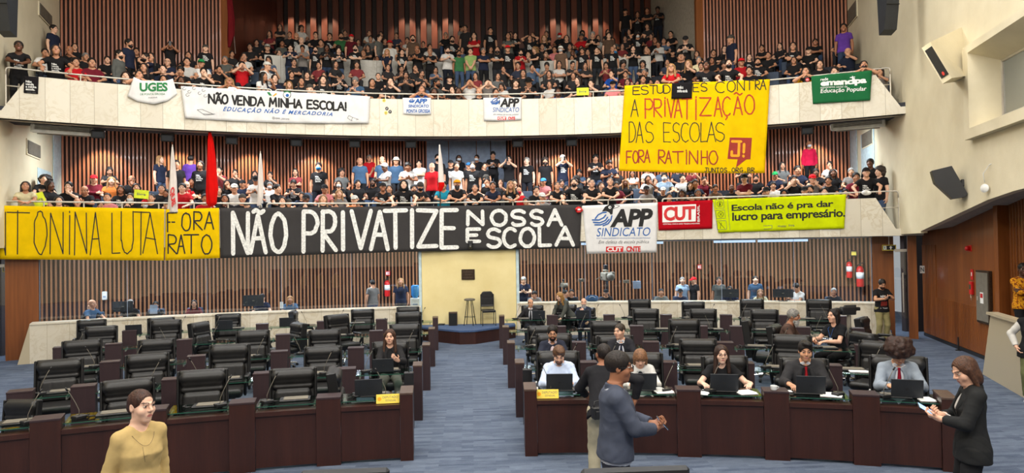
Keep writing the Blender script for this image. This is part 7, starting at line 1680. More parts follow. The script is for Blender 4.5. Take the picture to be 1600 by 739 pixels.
o, f = seated('woman in a black tee and glasses with long brown hair over one shoulder', 1127, 540, 0, .92, PALE, [('long', (62, 40, 30))], [TR, SH, ('shirt', (30, 30, 32), dict(g=.014)), ('print', None, dict(txt='*', rect=(-.03, .03, .20, .27), ink='blue_ink')), ('glasses', (20, 20, 20))], hp=4, hy=6, body=FEMALE, sw=.15, la=(.36, -.38, .87), ra=(-.30, -.42, .87), lean=18)
seated('man in a black suit with red tie and printed black tee, straight dark hair', 1258, 534, 0, .92, TAN, [('swept', (34, 27, 24))], [TR, SH, ('shirt', (30, 30, 33), dict(g=.012)), ('print', None, dict(txt='APP', rect=(-.085, .085, .27, .32))), ('print', None, dict(txt='não', rect=(-.085, .01, .20, .25))), ('collar', (224, 224, 226)), ('jacket', (46, 45, 47), dict(vw=.080, deep=.24, g=.03, cz=.33)), ('tie', (150, 24, 34), dict())], hp=10, body=FAT, sw=.172, ra=(-.26, -.42, .86))
seated('man with a large brown afro, pale grey suit and dark red tie', 1404, 537, 0, .92, TAN, [('afro', (62, 38, 28))], [TR, SH, ('shirt', (222, 222, 226), dict(g=.010, long=True, sleeve=.9)), ('collar', (226, 226, 230)), ('tie', (150, 20, 44)), ('jacket', (150, 160, 172), dict(vw=.066, g=.024))], hp=34, sw=.168)
seated('man in glasses with beard, navy jacket and open pink shirt in the second row', 863, 509, 1, .95, TAN, [('short', (30, 24, 22)), ('beard', (34, 26, 22))], [TR, SH, ('shirt', (226, 206, 210), dict(g=.010)), ('collar', (228, 210, 214), dict(open_=True)), ('jacket', (38, 42, 58), dict(g=.026)), ('glasses', (20, 20, 20))], hp=12)
seated('man in a dark suit and navy tie turning his head left in the second row', 968, 506, 1, .95, LIGHT, [('crop', (70, 58, 48))], [TR, SH, ('shirt', (222, 222, 228), dict(g=.010)), ('collar', (226, 226, 232)), ('tie', (32, 36, 54)), ('jacket', (34, 34, 40), dict(vw=.066, g=.026))], hy=-42, hp=4)
seated('grey-haired man with a white beard and brown top facing right in the third row', 1240, 484, 2, .98, BROWN, [('short', (150, 146, 140)), ('longbeard', (200, 198, 194))], [TR, SH, ('shirt', (84, 64, 56), dict(long=True, sleeve=.92, g=.020))], turn=1.25, hp=8, la=(.14, -.42, .78), ra=(-.14, -.42, .80), lean=22)
o, f = seated('woman in a black short-sleeved top looking left over the desk in the third row', 1302, 483, 2, 1.02, LIGHT, [('mid', (34, 26, 24)), ], [('trousers', (28, 28, 30)), SH, ('shirt', (30, 31, 34), dict(g=.014)), ('badge', None, dict(at=(-.03, .25)))], turn=-.75, hy=-8, body=FEMALE, sw=.148, la=(.06, -.36, .80), ra=(-.20, -.36, .82), lean=12)
seated('balding man in a black suit and tie, last row by the aisle', 829, 468, 4, .95, TAN, [('ring', (50, 42, 36))], [TR, SH, ('shirt', (222, 222, 226), dict(g=.010)), ('collar', (226, 226, 230)), ('tie', (26, 26, 30)), ('jacket', (36, 35, 38), dict(vw=.075, deep=.22, g=.026))], hy=14, hp=6, ra=(-.42, -.18, .78), lean=6)
seated('white-bearded balding man in a navy jacket with hand near chin, last row', 912, 470, 4, .95, LIGHT, [('ring', (176, 172, 166)), ('longbeard', (186, 184, 180))], [('trousers', (34, 38, 52)), SH, ('shirt', (150, 178, 222), dict(g=.010)), ('collar', (156, 184, 226), dict(open_=True)), ('jacket', (36, 42, 60), dict(vw=.066, g=.026))], ra=(-.08, -.27, 1.00), re=(-.9, -.4, -.8), la=(.10, -.36, .64), hand=(hd[0], ((.3, .2, .9), (0, 1, 0))), hp=8, lean=6, curl=(30, 55))
o, f = seated('woman in a black blazer speaking at a glass desk by the aisle', 609, 515, 1, .95, LIGHT, [('long', (78, 50, 36))], [('trousers', (112, 116, 108)), ('shoes', (30, 28, 28)), ('shirt', (30, 30, 32), dict(g=.008)), ('jacket', (34, 33, 35), dict(vw=.07, g=.022))], body=FEMALE, sw=.146, hy=-6, la=(.14, -.34, .90), ra=(-.10, -.36, .90), hand=(((-.5, -.5, .5), (-.4, .3, .8)), hd[1]), lean=4)
# -- standing woman bending to talk, last row
f = Fig(body=FEMALE, sw=.146, lean=34, py=.12, hy=-10, hp=20, la=(.12, -.38, .84), ra=(-.20, -.36, .92), curl=(35, 35)); p = at_z(872, 460, 1.52)
a = math.atan2(p[0], 23.9-C0); L = apt(C0, RR[4]+.55, pixang(884, RR[4]+.55, 500), 0)
person('woman with long fair hair and grey-green cardigan bending to talk, last row', f, L, -a-.75, .93, PALE, [('long', (178, 132, 72))], [('trousers', (32, 32, 34)), ('shoes', (30, 28, 28)), ('shirt', (78, 80, 74), dict(long=True, sleeve=.93, g=.022, hem=-.18)), ('badge', None, dict(at=(0, .08)))])
# -- man standing by the right door
f = Fig(hp=26, hy=-6, la=(.06, -.36, 1.22), ra=(-.10, -.36, 1.22), le=(1, .2, -.8), re=(-1, .2, -.8), hand=(((-.5, -.6, .4), (-.3, .4, .8)), ((.4, -.6, .5), (.3, .4, .8))), curl=(50, 50)); p = at_z(1379, 534, 0)
q = at_z(1378, 434, 1.74); P = (p[0], p[1], 0)
o = person('bearded man in printed black tee and khaki trousers by the right door', f, P, -.05, 1.01, TAN, [('short', (36, 27, 22)), ('beard', (38, 28, 24))], [('trousers', (150, 140, 96), dict(g=.020)), ('shoes', (54, 40, 40)), ('shirt', (32, 31, 33), dict(g=.018)), ('print', None, dict(txt='NÃO\nVENDA', rect=(-.10, .11, .27, .38))), ('print', None, dict(txt='a minha escola', rect=(-.10, .10, .0, .04), bold=.02)), ('print', None, dict(txt='###', rect=(-.09, .09, .07, .21), ink='dark_red_ink'))])
ph = link('phone', PHONE); ph.location = hands_mid(o, f, (0, -.09, .05)); ph.rotation_euler = (D2R(-30), D2R(80), -.05); tag(ph, 'dark phone held sideways by the man standing by the right door', 'phone')
# -- two people at the right edge
f = Fig(hy=-10, body=MALE, **{k: v for k, v in POSES['X'].items()}); 
zt = PLATF; person('dark-skinned person in a yellow and brown patterned shirt behind the marble rostrum', f, (zt.x, zt.y, zt.z), -.25, 1.04, DARK, [('crop', (20, 16, 14))], [('trousers', (30, 30, 34)), ('shoes', (24, 22, 22)), ('shirt', (220, 160, 40), dict(long=True, sleeve=.9, g=.022, mat='print_cloth'))])
f = Fig(body=FEMALE, sw=.148, hy=-20, lean=3, la=(.25, .08, .93), ra=(-.24, -.05, .95), curl=(35, 35), lf=(.10, -.06, .085), rf=(-.11, .06, .085)); p = at_z(1612, 628, 0)
o = person('person in a black waistcoat over a white jumper and olive trousers at the right edge', f, (p[0]+.06, p[1], 0), -.75, 1.0, LIGHT, [('mid', (60, 42, 34))], [('trousers', (106, 110, 74), dict(g=.022)), ('shoes', (224, 222, 216)), ('shirt', (218, 214, 206), dict(long=True, sleeve=.93, g=.020)), ('shirt', (30, 30, 32), dict(sleeve=.04, g=.030, hem=-.16)), ('print', None, dict(txt='F', rect=(.05, .10, .30, .38), lift=.024))])

# ================================================================ people of the press and staff behind the glass
PRESS = """141 476 s b k 0|147 468 s b d >|203 468 s g k 0|243 477 s s k N|303 471 s l m x|409 459 s s n 0|453 462 s y d 0|582 437 S s z >|626 434 S y n 0|818 432 P g n 0|835 454 p s z 0|886 456 s s l >|893 452 s s k 0|947 452 s c k x|1033 451 s s g 0|1066 435 S g l 0|1063 451 s c n x|1084 436 S R k <|1123 434 S s g x|1140 447 s s n 0|1180 431 S s d 0|1188 452 s y c 0|1246 442 p s w <|1303 450 s g k 0"""
PW = {'b': 'bald', 's': 'dark-haired', 'g': 'grey-haired', 'l': 'long-haired', 'y': 'fair-haired', 'c': 'capped', 'R': 'red-capped'}
NEAR = [(150, 'two bald heads at the left end'), (220, 'behind the left monitor'), (260, 'with blue face mask'), (330, 'with glasses pushed up, left counter'), (430, 'behind the monitor, middle of left counter'), (470, 'bent over papers, left counter'), (600, 'standing left of the red extinguisher'), (640, 'standing beside the water cooler')]
struct(MB().arcbox(C1, 28.8, 32.3, -.44, .44, 0.0, .20, 30), 'floor_corridor', M['carpet_plain'])
LBL = ['bald man at the left end of the left counter, behind glass', 'bald man with light collar turned right, behind the left counter', 'grey-haired man smiling beside the left monitor, behind glass', 'person in a blue face mask low behind the left counter', 'woman in a dark red jacket behind the left counter', 'man in navy at the monitor, middle of the left counter', 'fair-haired woman in denim blue bent over papers behind glass', 'person in grey standing with back turned, left of the wall extinguisher', 'fair-haired woman in navy standing by the water cooler behind glass',
       'grey-haired man in navy standing at the left edge of the right glass', 'person in grey leaning low behind the right counter by the aisle', 'man in a light blue shirt facing right behind the bending woman', 'man in black beside the light blue shirt, behind glass', 'capped man with glasses under the big video camera', 'man in grey sitting low, middle of the right counter', 'grey-haired man in a light blue shirt standing behind glass', 'man in navy and dark cap writing below the grey-haired man', 'man in a red cap and black tee behind glass', 'bearded man in grey with a lanyard standing behind glass', 'dark-haired man facing left behind the right counter monitor',
       'man in a denim jacket standing behind glass', 'fair-haired person in cream below the denim jacket', 'man in white at a laptop, right end of the counter', 'grey curly-haired person in black at the far right of the glass']
for (ent, lb) in zip(PRESS.split('|'), LBL):
    t = ent.split(); x, y, pose, hr, clt, ex = float(t[0]), float(t[1]), t[2], t[3], t[4], t[5]; rr = random.Random(int(x)); seatd = pose in SEATED
    r = 29.75 if seatd else 30.4; p = at_arc(x, y, C1, r); H = PROTO[pose]['top']; s = (p[2]-.20)/H; s = min(max(s, .86), 1.12); a = math.atan2(p[0], p[1]-C1)
    face = -a+(.9 if ex == '>' else -.9 if ex == '<' else 0)+(2.8 if x == 582 else 0)
    o = dress('person', pose, (p[0], p[1], .20), face, s, clt, hr, ex, rr.choice(FLESH[:4]), rr); tag(o, lb, 'person', 'people behind the glass')
    if seatd:
        q = link('gallery_chair', SEATM); q.location = apt(C1, r+.12, a, .20); q.rotation_euler = (0, 0, -a); tag(q, 'blue-grey chair of a person sitting behind the glass', 'chair', 'occupied chairs behind the glass')
# ================================================================ fixtures and small things
def sidewall_box(name, sg, quad, depth, mat, label=None, cat=None, out0=0.0):
    """quad: (y, z) corners on a side wall, raised into the room by depth"""
    nrm = (wp(sg, 18, 5, 1)-wp(sg, 18, 5, 0)); o = MB().prism([wp(sg, y, z, out0) for y, z in quad], nrm*depth).build(name, mat)
    return tag(o, label, cat) if label else o
def wall_px(sg, px, py):           # point of a side wall seen at a pixel -> (y, z)
    d = ray(px, py); t = (12.4-0.3*19.3)/(sg*d[0]-0.3*d[1]); p = CAM+d*t; return p[1], p[2]
for sg, lab, q in ((-1, 'grey ventilation grille high on the left wall', ((60, 6), (81, 22), (78, 38), (59, 28))), (1, 'grey ventilation grille high on the right wall', ((1324, 18), (1338, 0), (1342, 22), (1328, 42))), (-1, 'square grey grille on the left wall of the lower gallery', ((41, 215), (63, 228), (60, 250), (40, 240))), (1, 'square grey grille on the right wall of the lower gallery', ((1346, 208), (1363, 202), (1366, 224), (1350, 233)))):
    Q = [wall_px(sg, *p) for p in q]; ys = sorted(y for y, z in Q); zs = sorted(z for y, z in Q); y0, y1, z0, z1 = (ys[0]+ys[1])/2, (ys[2]+ys[3])/2, (zs[0]+zs[1])/2, (zs[2]+zs[3])/2
    root = sidewall_box('wall_grille', sg, [(y0, z0), (y1, z0), (y1, z1), (y0, z1)], .03, M['cream'], lab, 'grille')
    mb = MB(); n = 14; nr = wp(sg, 18, 5, 1)-wp(sg, 18, 5, 0)
    for k in range(n):
        z = z0+.05+(z1-z0-.1)*(k+.5)/n; mb.prism([wp(sg, y0+.05, z-.012, .03), wp(sg, y1-.05, z-.012, .03), wp(sg, y1-.05, z+.022, .03), wp(sg, y0+.05, z+.022, .03)], nr*.02)
    mb.prism([wp(sg, y0+.04, z0+.04, .03), wp(sg, y1-.04, z0+.04, .03), wp(sg, y1-.04, z1-.04, .03), wp(sg, y0+.04, z1-.04, .03)], nr*.006); mb.build('grille_slats', M['grille'], root)
# service doors outlined on the side walls of the lower gallery
for sg, q, nm in ((-1, ((58, 256), (79, 268)), 'door_2'), (1, ((1366, 196), (1345, 196)), 'door_3')):
    y0 = wall_px(sg, *q[0])[0]; y1 = wall_px(sg, *q[1])[0]; zt = 5.5 if sg < 0 else 6.5
    struct(MB().prism([wp(sg, y0, 3.6, .004), wp(sg, y1, 3.6, .004), wp(sg, y1, zt, .004), wp(sg, y0, zt, .004)], (wp(sg, 18, 5, 1)-wp(sg, 18, 5, 0))*.012), nm, M['paleblue'])
# hanging line loudspeakers at the top corners
def line_array(px0, px1, pyb, d, label, sg):
    P = CAM+ray((px0+px1)/2, pyb-40)*d; w = (px1-px0)/F*d/2; root = empty('hanging_loudspeaker', P); tag(root, label, 'loudspeaker')
    prof = [(-.20, 1.2), (-.24, .5), (-.22, .0), (-.10, -.62), (.14, -.70), (.16, -.3), (.20, .5), (.20, 1.2)]
    MB().prism([(-w, y, z) for y, z in prof], (2*w, 0, 0)).build('cabinet', M['speaker'], root)
    for z in (.62, .0): MB().box((0, -.235, z), (w*1.01, .012, .008)).build('gap', M['black'], root)
    MB().box((sg*(w+.12), .0, .55), (.14, .03, .05), None, .01).build('bracket', M['black'], root); MB().cyl((0, 0, 1.2), (0, 0, 6.2), .012, .012, 6).build('cable', M['black'], root)
line_array(1377, 1397, 51, 18.0, 'tall curved black loudspeaker hanging at the top right beside the cream wall', 1); line_array(0, 20, 50, 16.5, 'tall curved black loudspeaker hanging at the top left corner', -1)
# angular white loudspeaker box built onto the right wall
def on_wall(px, py, out): y, z = wall_px(1, px, py); return wp(1, y, z, out)
A4 = [on_wall(1453, 66, .0), on_wall(1502, 42, .0), on_wall(1512, 118, .0), on_wall(1488, 131, .0)]
cA = CAM+ray(1440, 75)*14.6; cB = CAM+ray(1453, 66)*14.9; cC = CAM+ray(1487, 122)*14.1; cD = CAM+ray(1473, 131)*13.8
root = empty('wall_loudspeaker', tuple(on_wall(1490, 90, 0))); inv = Matrix.Translation(-root.location); tag(root, 'angular white loudspeaker box with black grille built onto the right wall', 'loudspeaker')
face = [Vector(cA), Vector(cB), Vector(cC), Vector(cD)]; back = [on_wall(1470, 66, -.02), on_wall(1502, 42, -.02), on_wall(1512, 118, -.02), on_wall(1490, 128, -.02)]
mb = MB(); mb.add(face+back, [(0, 1, 2, 3), (0, 4, 5, 1), (1, 5, 6, 2), (2, 6, 7, 3), (3, 7, 4, 0), (7, 6, 5, 4)]); o = mb.build('box', M['cream'], root); o.matrix_parent_inverse = inv
c = sum(face, Vector())/4; nrm = (face[1]-face[0]).cross(face[3]-face[0]).normalized(); nrm = nrm if nrm.dot(Vector(CAM)-c) > 0 else -nrm; gr = [c+(p-c)*Vector((1, 1, 1)).x*.78+nrm*.006 for p in face]
o = MB().prism(gr, nrm*.01).build('grille', M['mesh_black'], root); o.matrix_parent_inverse = inv
g0 = gr[2]+(gr[3]-gr[2])*.5+(gr[0]-gr[2])*.10+nrm*.014; o = MB().prism([g0+(gr[0]-gr[1]).normalized()*.06*math.cos(k*.524)+(gr[0]-gr[3]).normalized()*.06*math.sin(k*.524) for k in range(12)], nrm*.004).build('round_label', M['red'], root); o.matrix_parent_inverse = inv
# black speaker on an arm, and white access point below it
P = Vector(CAM+ray(1483, 288)*15.6); root = empty('bracket_loudspeaker', P, -.5); tag(root, 'black loudspeaker on a wall arm, right wall below the white angular box', 'loudspeaker')
R = Matrix.Rotation(-.22, 3, 'Y'); MB().prism([R@Vector(v) for v in ((-.28, -.2, .38), (.12, -.2, .38), (.26, -.2, -.30), (.20, -.2, -.36), (-.04, -.2, -.34), (-.28, -.2, .10))], (0, .36, 0)).build('cabinet', M['black'], root)
MB().box((.36, .05, .02), (.14, .05, .08), None, .02).build('arm', M['black'], root); MB().box((.52, .12, .04), (.03, .1, .17), None, .01).build('wall_plate', M['black'], root); MB().tube([(.2, 0, -.2), (.32, .02, -.22), (.34, .06, -.05)], .01, 6).build('cable', M['black'], root, True)
q = on_wall(1545, 294, .06); root = link('wifi_dome', MB().lathe([(0, .0), (.085, .01), (.09, .03), (.06, .05), (0, .055)], n=20).mesh('wifi_dome', M['white_paint'], True, 50)); root.location = q; root.rotation_euler = (0, D2R(-90), .29); tag(root, 'round white network dome on the right wall above the wood', 'network device')
MB().tube([(.12, 0, .02), (.30, .02, .03), (.48, -.12, .03), (.52, -.5, .03)], .008, 6).build('cable', M['white_paint'], root, True)
# air-conditioning cassettes under the upper gallery at both ends
for px, py, d, lab, rz in ((98, 203, 19.6, 'white air-conditioning unit under the left end of the upper gallery', .55), (1340, 195, 21.2, 'white air-conditioning unit under the right end of the upper gallery', -.55)):
    P = Vector(CAM+ray(px, py)*d); root = empty('air_conditioner', P, rz); tag(root, lab, 'air conditioner')
    S = Solid(); S.box((0, 0, 0), (.75, .34, .13), .06, rx(8), .02); link('housing', solid_mesh(S, 'housing', M['white_paint'], .03), root)
    for k in range(5): MB().box((0, -.342, -.07+.03*k), (.66, .014, .006), Matrix(rx(25)), .002).build('louvre', M['grille'], root)
    MB().box((0, -.1, -.14), (.6, .2, .012), None, .004).build('intake', M['grille'], root); MB().cyl((.4, 0, .1), (.4, 0, .45), .02, .02, 6).build('hanger', M['steel'], root); MB().cyl((-.4, 0, .1), (-.4, 0, .45), .02, .02, 6).build('hanger', M['steel'], root)
# black spotlights under the edge of the upper gallery
for k, (px, py) in enumerate(((153, 200), (261, 205), (362, 209), (463, 213), (554, 216), (642, 219), (809, 218), (893, 214), (1188, 195), (1261, 187))):
    p = Vector(at_arc(px, py, C2, RUP+.45)); a = math.atan2(p.x, p.y-C2); p.z = ZU0-.17; root = empty('soffit_spotlight', p, -a)
    tag(root, 'black spotlight under the upper gallery edge, %s from the left' % ['first', 'second', 'third', 'fourth', 'fifth', 'sixth', 'seventh', 'eighth', 'ninth', 'tenth'][k], 'spotlight', 'spotlights under the upper gallery')
    MB().box((0, 0, -.02), (.17, .13, .11), Matrix(rx(14)), .025).build('housing', M['black'], root); MB().box((0, -.125, -.05), (.13, .01, .07), Matrix(rx(14)), .004).build('lens', M['speaker'], root); MB().tube([(-.19, 0, -.02), (-.19, 0, .12), (.19, 0, .12), (.19, 0, -.02)], .012, 6).build('yoke', M['black'], root, True)
# small round camera under the banner on the yellow wall
root = empty('dome_camera', Vector(CAM+ray(735, 384)*21.8)); tag(root, 'small black surveillance camera above the yellow wall', 'camera'); MB().box((0, .05, .10), (.08, .08, .06), None, .015).build('mount', M['black'], root); S = Solid(); S.ell((0, 0, -.02), (.075, .075, .085)); link('ball', solid_mesh(S, 'ball', M['black'], .012), root); MB().cyl((0, -.06, -.03), (0, -.085, -.035), .028, .028, 12).build('lens', M['grille'], root, True)
# emergency exit signs
for px, py, d, lab in ((1389, 387, 20.6, 'green and black exit sign with arrow by the right door'), (17, 420, 17.6, 'green and black exit sign with arrow by the left door')):
    P = Vector(at_arc(px, py, C1, 28.98)); root = empty('exit_sign', P, -math.atan2(P.x, P.y)*.6); tag(root, lab, 'exit sign'); w, h = .19, .085
    MB().box((0, 0, 0), (w, .012, h), None, .004).build('panel', M['black'], root)
    mb = MB(); 
    for s in (-1, 1): mb.box((s*(w-.012), -.014, 0), (.008, .003, h-.006)); mb.box((0, -.014, s*(h-.012)), (w-.006, .003, .008))
    mb.build('border', M['gold'], root)
    mb = MB(); mb.prism([(.03, -.014, -.05), (.06, -.014, -.05), (.06, -.014, .0), (.09, -.014, .0), (.045, -.014, .055), (.0, -.014, .0), (.03, -.014, .0)], (0, -.004, 0)); mb.box((-.11, -.014, .0), (.04, .003, .055)); mb.build('symbol', M['paper'], root)
    mb = MB(); mb.cyl((-.115, -.018, .030), (-.115, -.021, .030), .011, .011, 10); mb.prism([(-.13, -.018, .015), (-.10, -.018, .02), (-.105, -.018, -.015), (-.09, -.018, -.045), (-.105, -.018, -.045), (-.12, -.018, -.018), (-.14, -.018, -.045), (-.125, -.018, -.01)], (0, -.003, 0)); mb.build('running_figure', M['green_ink'], root)
    MB().box((0, 0, (h+2.97-P.z)/2), (.01, .006, (2.97-P.z-h)/2)).build('hanger', M['steel'], root)
# fire extinguishers hung on the corridor wall and their small signs
def extinguisher(px, py, r, lab, h=.5):
    p = Vector(at_arc(px, py, C1, r)); root = empty('fire_extinguisher', p, -math.atan2(p.x, p.y-C1)); tag(root, lab, 'fire extinguisher'); s = h/.5
    MB().lathe([(0, -.27*s), (.075*s, -.26*s), (.08*s, -.22*s), (.08*s, .12*s), (.06*s, .18*s), (.025*s, .21*s), (0, .21*s)], n=18).build('cylinder', M['red'], root, True, 50)
    MB().lathe([(.0812*s, -.08*s), (.0812*s, .07*s)], n=18).build('label', M['paper'], root, True); MB().box((0, 0, .235*s), (.022*s, .022*s, .03*s), None, .005).build('valve', M['black'], root); MB().box((.03*s, 0, .275*s), (.06*s, .012*s, .010*s), Matrix(ry(-12)), .004).build('lever', M['black'], root)
    MB().tube([(-.02*s, -.01, .24*s), (-.09*s, -.02, .2*s), (-.105*s, -.02, .0), (-.10*s, -.02, -.18*s)], .012*s, 8).build('hose', M['black'], root, True); MB().box((0, .085*s, .05*s), (.04, .02, .1), None, .004).build('wall_hook', M['grille'], root)
extinguisher(605, 449, 32.12, 'red fire extinguisher on the corridor slats, left glass', .62); extinguisher(1327, 420, 32.0, 'upper red fire extinguisher on the corridor slats, right end of glass', .58); extinguisher(1344, 430, 32.0, 'lower red fire extinguisher beside the other one, right end of glass', .74)
def wall_sign(px, py, r, c, w, h, mat, lab, txt=None, ink='paper', name='wall_sign', cat='sign'):
    p = Vector(at_arc(px, py, c, r)); root = empty(name, p, -math.atan2(p.x, p.y-c)); tag(root, lab, cat); MB().box((0, 0, 0), (w, .008, h), None, .003).build('panel', M[mat], root)
    if txt: v, f = text_mesh(txt, .03); mb = MB(); mb.add([((u-.5)*1.5*w, -.0095, (t-.5)*1.2*h) for u, t in v], f); mb.build('symbol', M[ink], root)
    return root
wall_sign(606, 427, 32.18, C1, .085, .085, 'red', 'small red fire sign above the extinguisher, left glass', 'E'); wall_sign(1093, 417, 32.18, C1, .07, .085, 'red', 'small red fire sign on the corridor slats, right glass', 'E'); wall_sign(1334, 396, 31.9, C1, .11, .10, 'bronze', 'dark square sign with figure above the two extinguishers', 'i', 'gold')
wall_sign(1441, 421, 29.0, C1, .06, .11, 'paper', 'small white notice on the dark post right of the door', 'N', 'grey_ink')
# hydrant cabinet, call point and sign on the right wooden wall
def ww_at(px, py):
    d = ray(px, py); t = (13.32-.333*19.4)/(d[0]-.333*d[1]); return Vector(CAM+d*t)
wx = Vector((-.316, -.949, 0)); wn = Vector((-.949, .316, 0)); WB = basis(-wx, wn*-1, Vector((0, 0, 1)))
WBr = Matrix((tuple(-wx), tuple(-wn), (0, 0, 1))).transposed()
p = ww_at(1541, 464); root = empty('hydrant_cabinet', p); tag(root, 'tall dark hydrant cabinet with small window on the wooden side wall', 'cabinet')
MB().box(wn*.04, (.38, .04, .62), WBr, .01).build('frame', M['bronze'], root); d_ = MB().box(wn*.085, (.33, .012, .57), WBr, .006).build('door', M['grille'], root); MB().box(wn*.10+wx*.02+Vector((0, 0, -.02)), (.09, .004, .13), WBr).build('window', M['paper'], d_); MB().box(wn*.104+wx*.02+Vector((0, 0, .03)), (.07, .003, .05), WBr).build('red_mark', M['red'], d_); MB().box(wn*.105-wx*.22+Vector((0, 0, -.05)), (.012, .012, .05), WBr, .004).build('handle', M['steel'], d_)
p = ww_at(1519.5, 429); root = empty('fire_sign', p); tag(root, 'upper red fire sign on the wooden side wall', 'sign'); MB().box(wn*.012, (.075, .008, .13), WBr, .003).build('panel', M['red'], root); MB().box(wn*.022+Vector((0, 0, .01)), (.022, .003, .045), WBr).build('symbol', M['paper'], root)
p = ww_at(1520, 450); root = empty('alarm_box', p); tag(root, 'lower red alarm call box with hanging key on the wooden side wall', 'alarm'); MB().box(wn*.03, (.08, .03, .16), WBr, .01).build('housing', M['red'], root); MB().box(wn*.062+Vector((0, 0, .03)), (.045, .004, .06), WBr).build('pane', M['glass_edge'], root); MB().tube([wn*.05+Vector((0, 0, -.16)), wn*.05+wx*.03+Vector((0, 0, -.30))], .006, 5).build('chain', M['steel'], root, True)
p = ww_at(1516, 388); root = empty('alarm_siren', p); tag(root, 'small bright red alarm siren high on the wooden side wall', 'alarm'); S = Solid(); S.box(wn*.04, (.07, .05, .06), .03); S.ell(wn*.08+wx*.03, (.05, .05, .05)); link('housing', solid_mesh(S, 'housing', M['red'], .012), root); MB().box(wn*.004, (.09, .01, .08), WBr, .003).build('base_plate', M['red'], root)
p = ww_at(1503, 568-40); root = empty('door_stop', (p.x-.1, p.y, 0)); tag(root, 'short black floor post before the wooden side wall', 'post'); MB().cyl((0, 0, 0), (0, 0, .35), .022, .018, 8).build('post', M['black'], root, True, 40); MB().cyl((0, 0, 0), (0, 0, .02), .07, .07, 14).build('foot', M['black'], root, True, 40)
# glass doors at both ends of the glass wall
for nm_, c0, c1, r, lab in (('door_4', 1398, 1419, 28.9, 'glass door in the right corner with metal fittings'), ('door_5', -16, 8, 28.7, 'glass door at the left edge with long vertical handle')):
    a0 = math.atan2(*(at_arc(c0, 450, C1, r)[:2]-np.array([0, C1]))); a1 = math.atan2(*(at_arc(c1, 450, C1, r)[:2]-np.array([0, C1])))
    root = empty(nm_, apt(C1, r, (a0+a1)/2, 0)); inv = Matrix.Translation(-root.location); tag(root, lab, 'door', None, 'structure')
    for n_, mb, m in (('leaf', MB().arcbox(C1, r, r+.012, a0, a1, .03, 2.6, 2), 'glass'), ('top_fitting', MB().box(apt(C1, r, a1-.004, 2.55), (.10, .025, .04), rotz(-a1), .004), 'steel'), ('top_fitting', MB().box(apt(C1, r, a0+.004, 2.55), (.10, .025, .04), rotz(-a0), .004), 'steel'), ('handle', MB().tube([apt(C1, r-.07, a1-.09/r*1.5, .75), apt(C1, r-.07, a1-.09/r*1.5, 1.9)], .018, 8), 'steel'), ('handle_post', MB().cyl(apt(C1, r-.07, a1-.135/r, 1.0), apt(C1, r, a1-.135/r, 1.0), .012, .012, 8), 'steel'), ('handle_post', MB().cyl(apt(C1, r-.07, a1-.135/r, 1.65), apt(C1, r, a1-.135/r, 1.65), .012, .012, 8), 'steel')):
        o = mb.build(n_, M[m], root); o.matrix_parent_inverse = inv
# things on the press desk behind the glass
def desk_thing(name, px, py, r, lab, cat): p = Vector(at_arc(px, py, C1, r)); o = empty(name, (p.x, p.y, 1.03), -math.atan2(p.x, p.y-C1)); tag(o, lab, cat); return o
def monitor(px, w, h, lab):
    o = desk_thing('monitor', px, 480, 28.86, lab, 'monitor'); MB().box((0, 0, .12+h), (w, .018, h), None, .008).build('screen_back', M['speaker'], o); MB().cyl((0, .03, .01), (0, .02, .2), .02, .02, 8).build('neck', M['black'], o); MB().box((0, .03, .008), (.13, .09, .008), None, .004).build('foot', M['black'], o); MB().box((0, -.02, .12+h), (.03, .002, .012)).build('emblem', M['grille'], o)
monitor(192, .26, .15, 'black monitor back near the left end of the left counter'); monitor(396, .30, .17, 'black monitor back at the middle of the left counter'); monitor(1142, .25, .13, 'black monitor back before the dark-haired man, right counter'); monitor(1224, .30, .13, 'black monitor back before the man in white, right counter')
o = desk_thing('water_cooler', 649, 480, 29.6, 'blue and white water cooler beside the fair-haired woman, behind glass', 'water cooler'); o.location.z = .2; MB().box((0, 0, .5), (.16, .16, .5), None, .02).build('cabinet', M['white_paint'], o); MB().lathe([(0, 1.0), (.07, 1.0), (.13, 1.1), (.135, 1.38), (.10, 1.42), (0, 1.43)], n=18).build('bottle', plain('water_bottle_blue', (60, 140, 210), .15), o, True, 50); MB().box((0, -.165, .8), (.08, .02, .03), None, .005).build('taps', M['bluewall'], o)
def tv_camera(px, py, s, lab, z0=.2):
    p = Vector(at_arc(px, py, C1, 30.3)); o = empty('television_camera', (p.x, p.y, z0), -math.atan2(p.x, p.y-C1)+.25); tag(o, lab, 'camera'); H = p.z-z0
    for k in range(3):
        t = k*2.094+.4; MB().cyl((0, 0, H*.72), (.42*math.cos(t), .42*math.sin(t), 0), .03, .02, 8).build('tripod_leg', M['speaker'], o, True)
    MB().cyl((0, 0, H*.65), (0, 0, H-.1*s), .05, .05, 10).build('tripod_head', M['speaker'], o, True)
    S = Solid(); S.box((0, 0, H), (.11*s, .26*s, .11*s), .03); S.cap((0, -.2*s, H+.01), (0, -.44*s, H+.01), .075*s, .09*s, .02); S.box((-.02, .05, H+.16*s), (.03*s, .2*s, .025*s), .02, None, .03); S.box((.13*s, -.1*s, H+.08*s), (.05*s, .08*s, .05*s), .02, None, .02); S.cap((-.12*s, .1, H), (-.2*s, .4*s, H-.1*s), .015, .015, .02); link('camera_body', solid_mesh(S, 'camera_body', M['grille'], .018), o)
    MB().box((-.05*s, -.08*s, H+.26*s), (.05*s, .05*s, .06*s), None, .01).build('top_light', M['speaker'], o)
tv_camera(948, 432, 1.25, 'large grey television camera on a tripod behind the right glass'); tv_camera(881, 446, .7, 'dark camera column left of the large television camera, behind glass'); tv_camera(1290, 470, .5, 'small dark camera at the right end of the press desk') if 0 else None
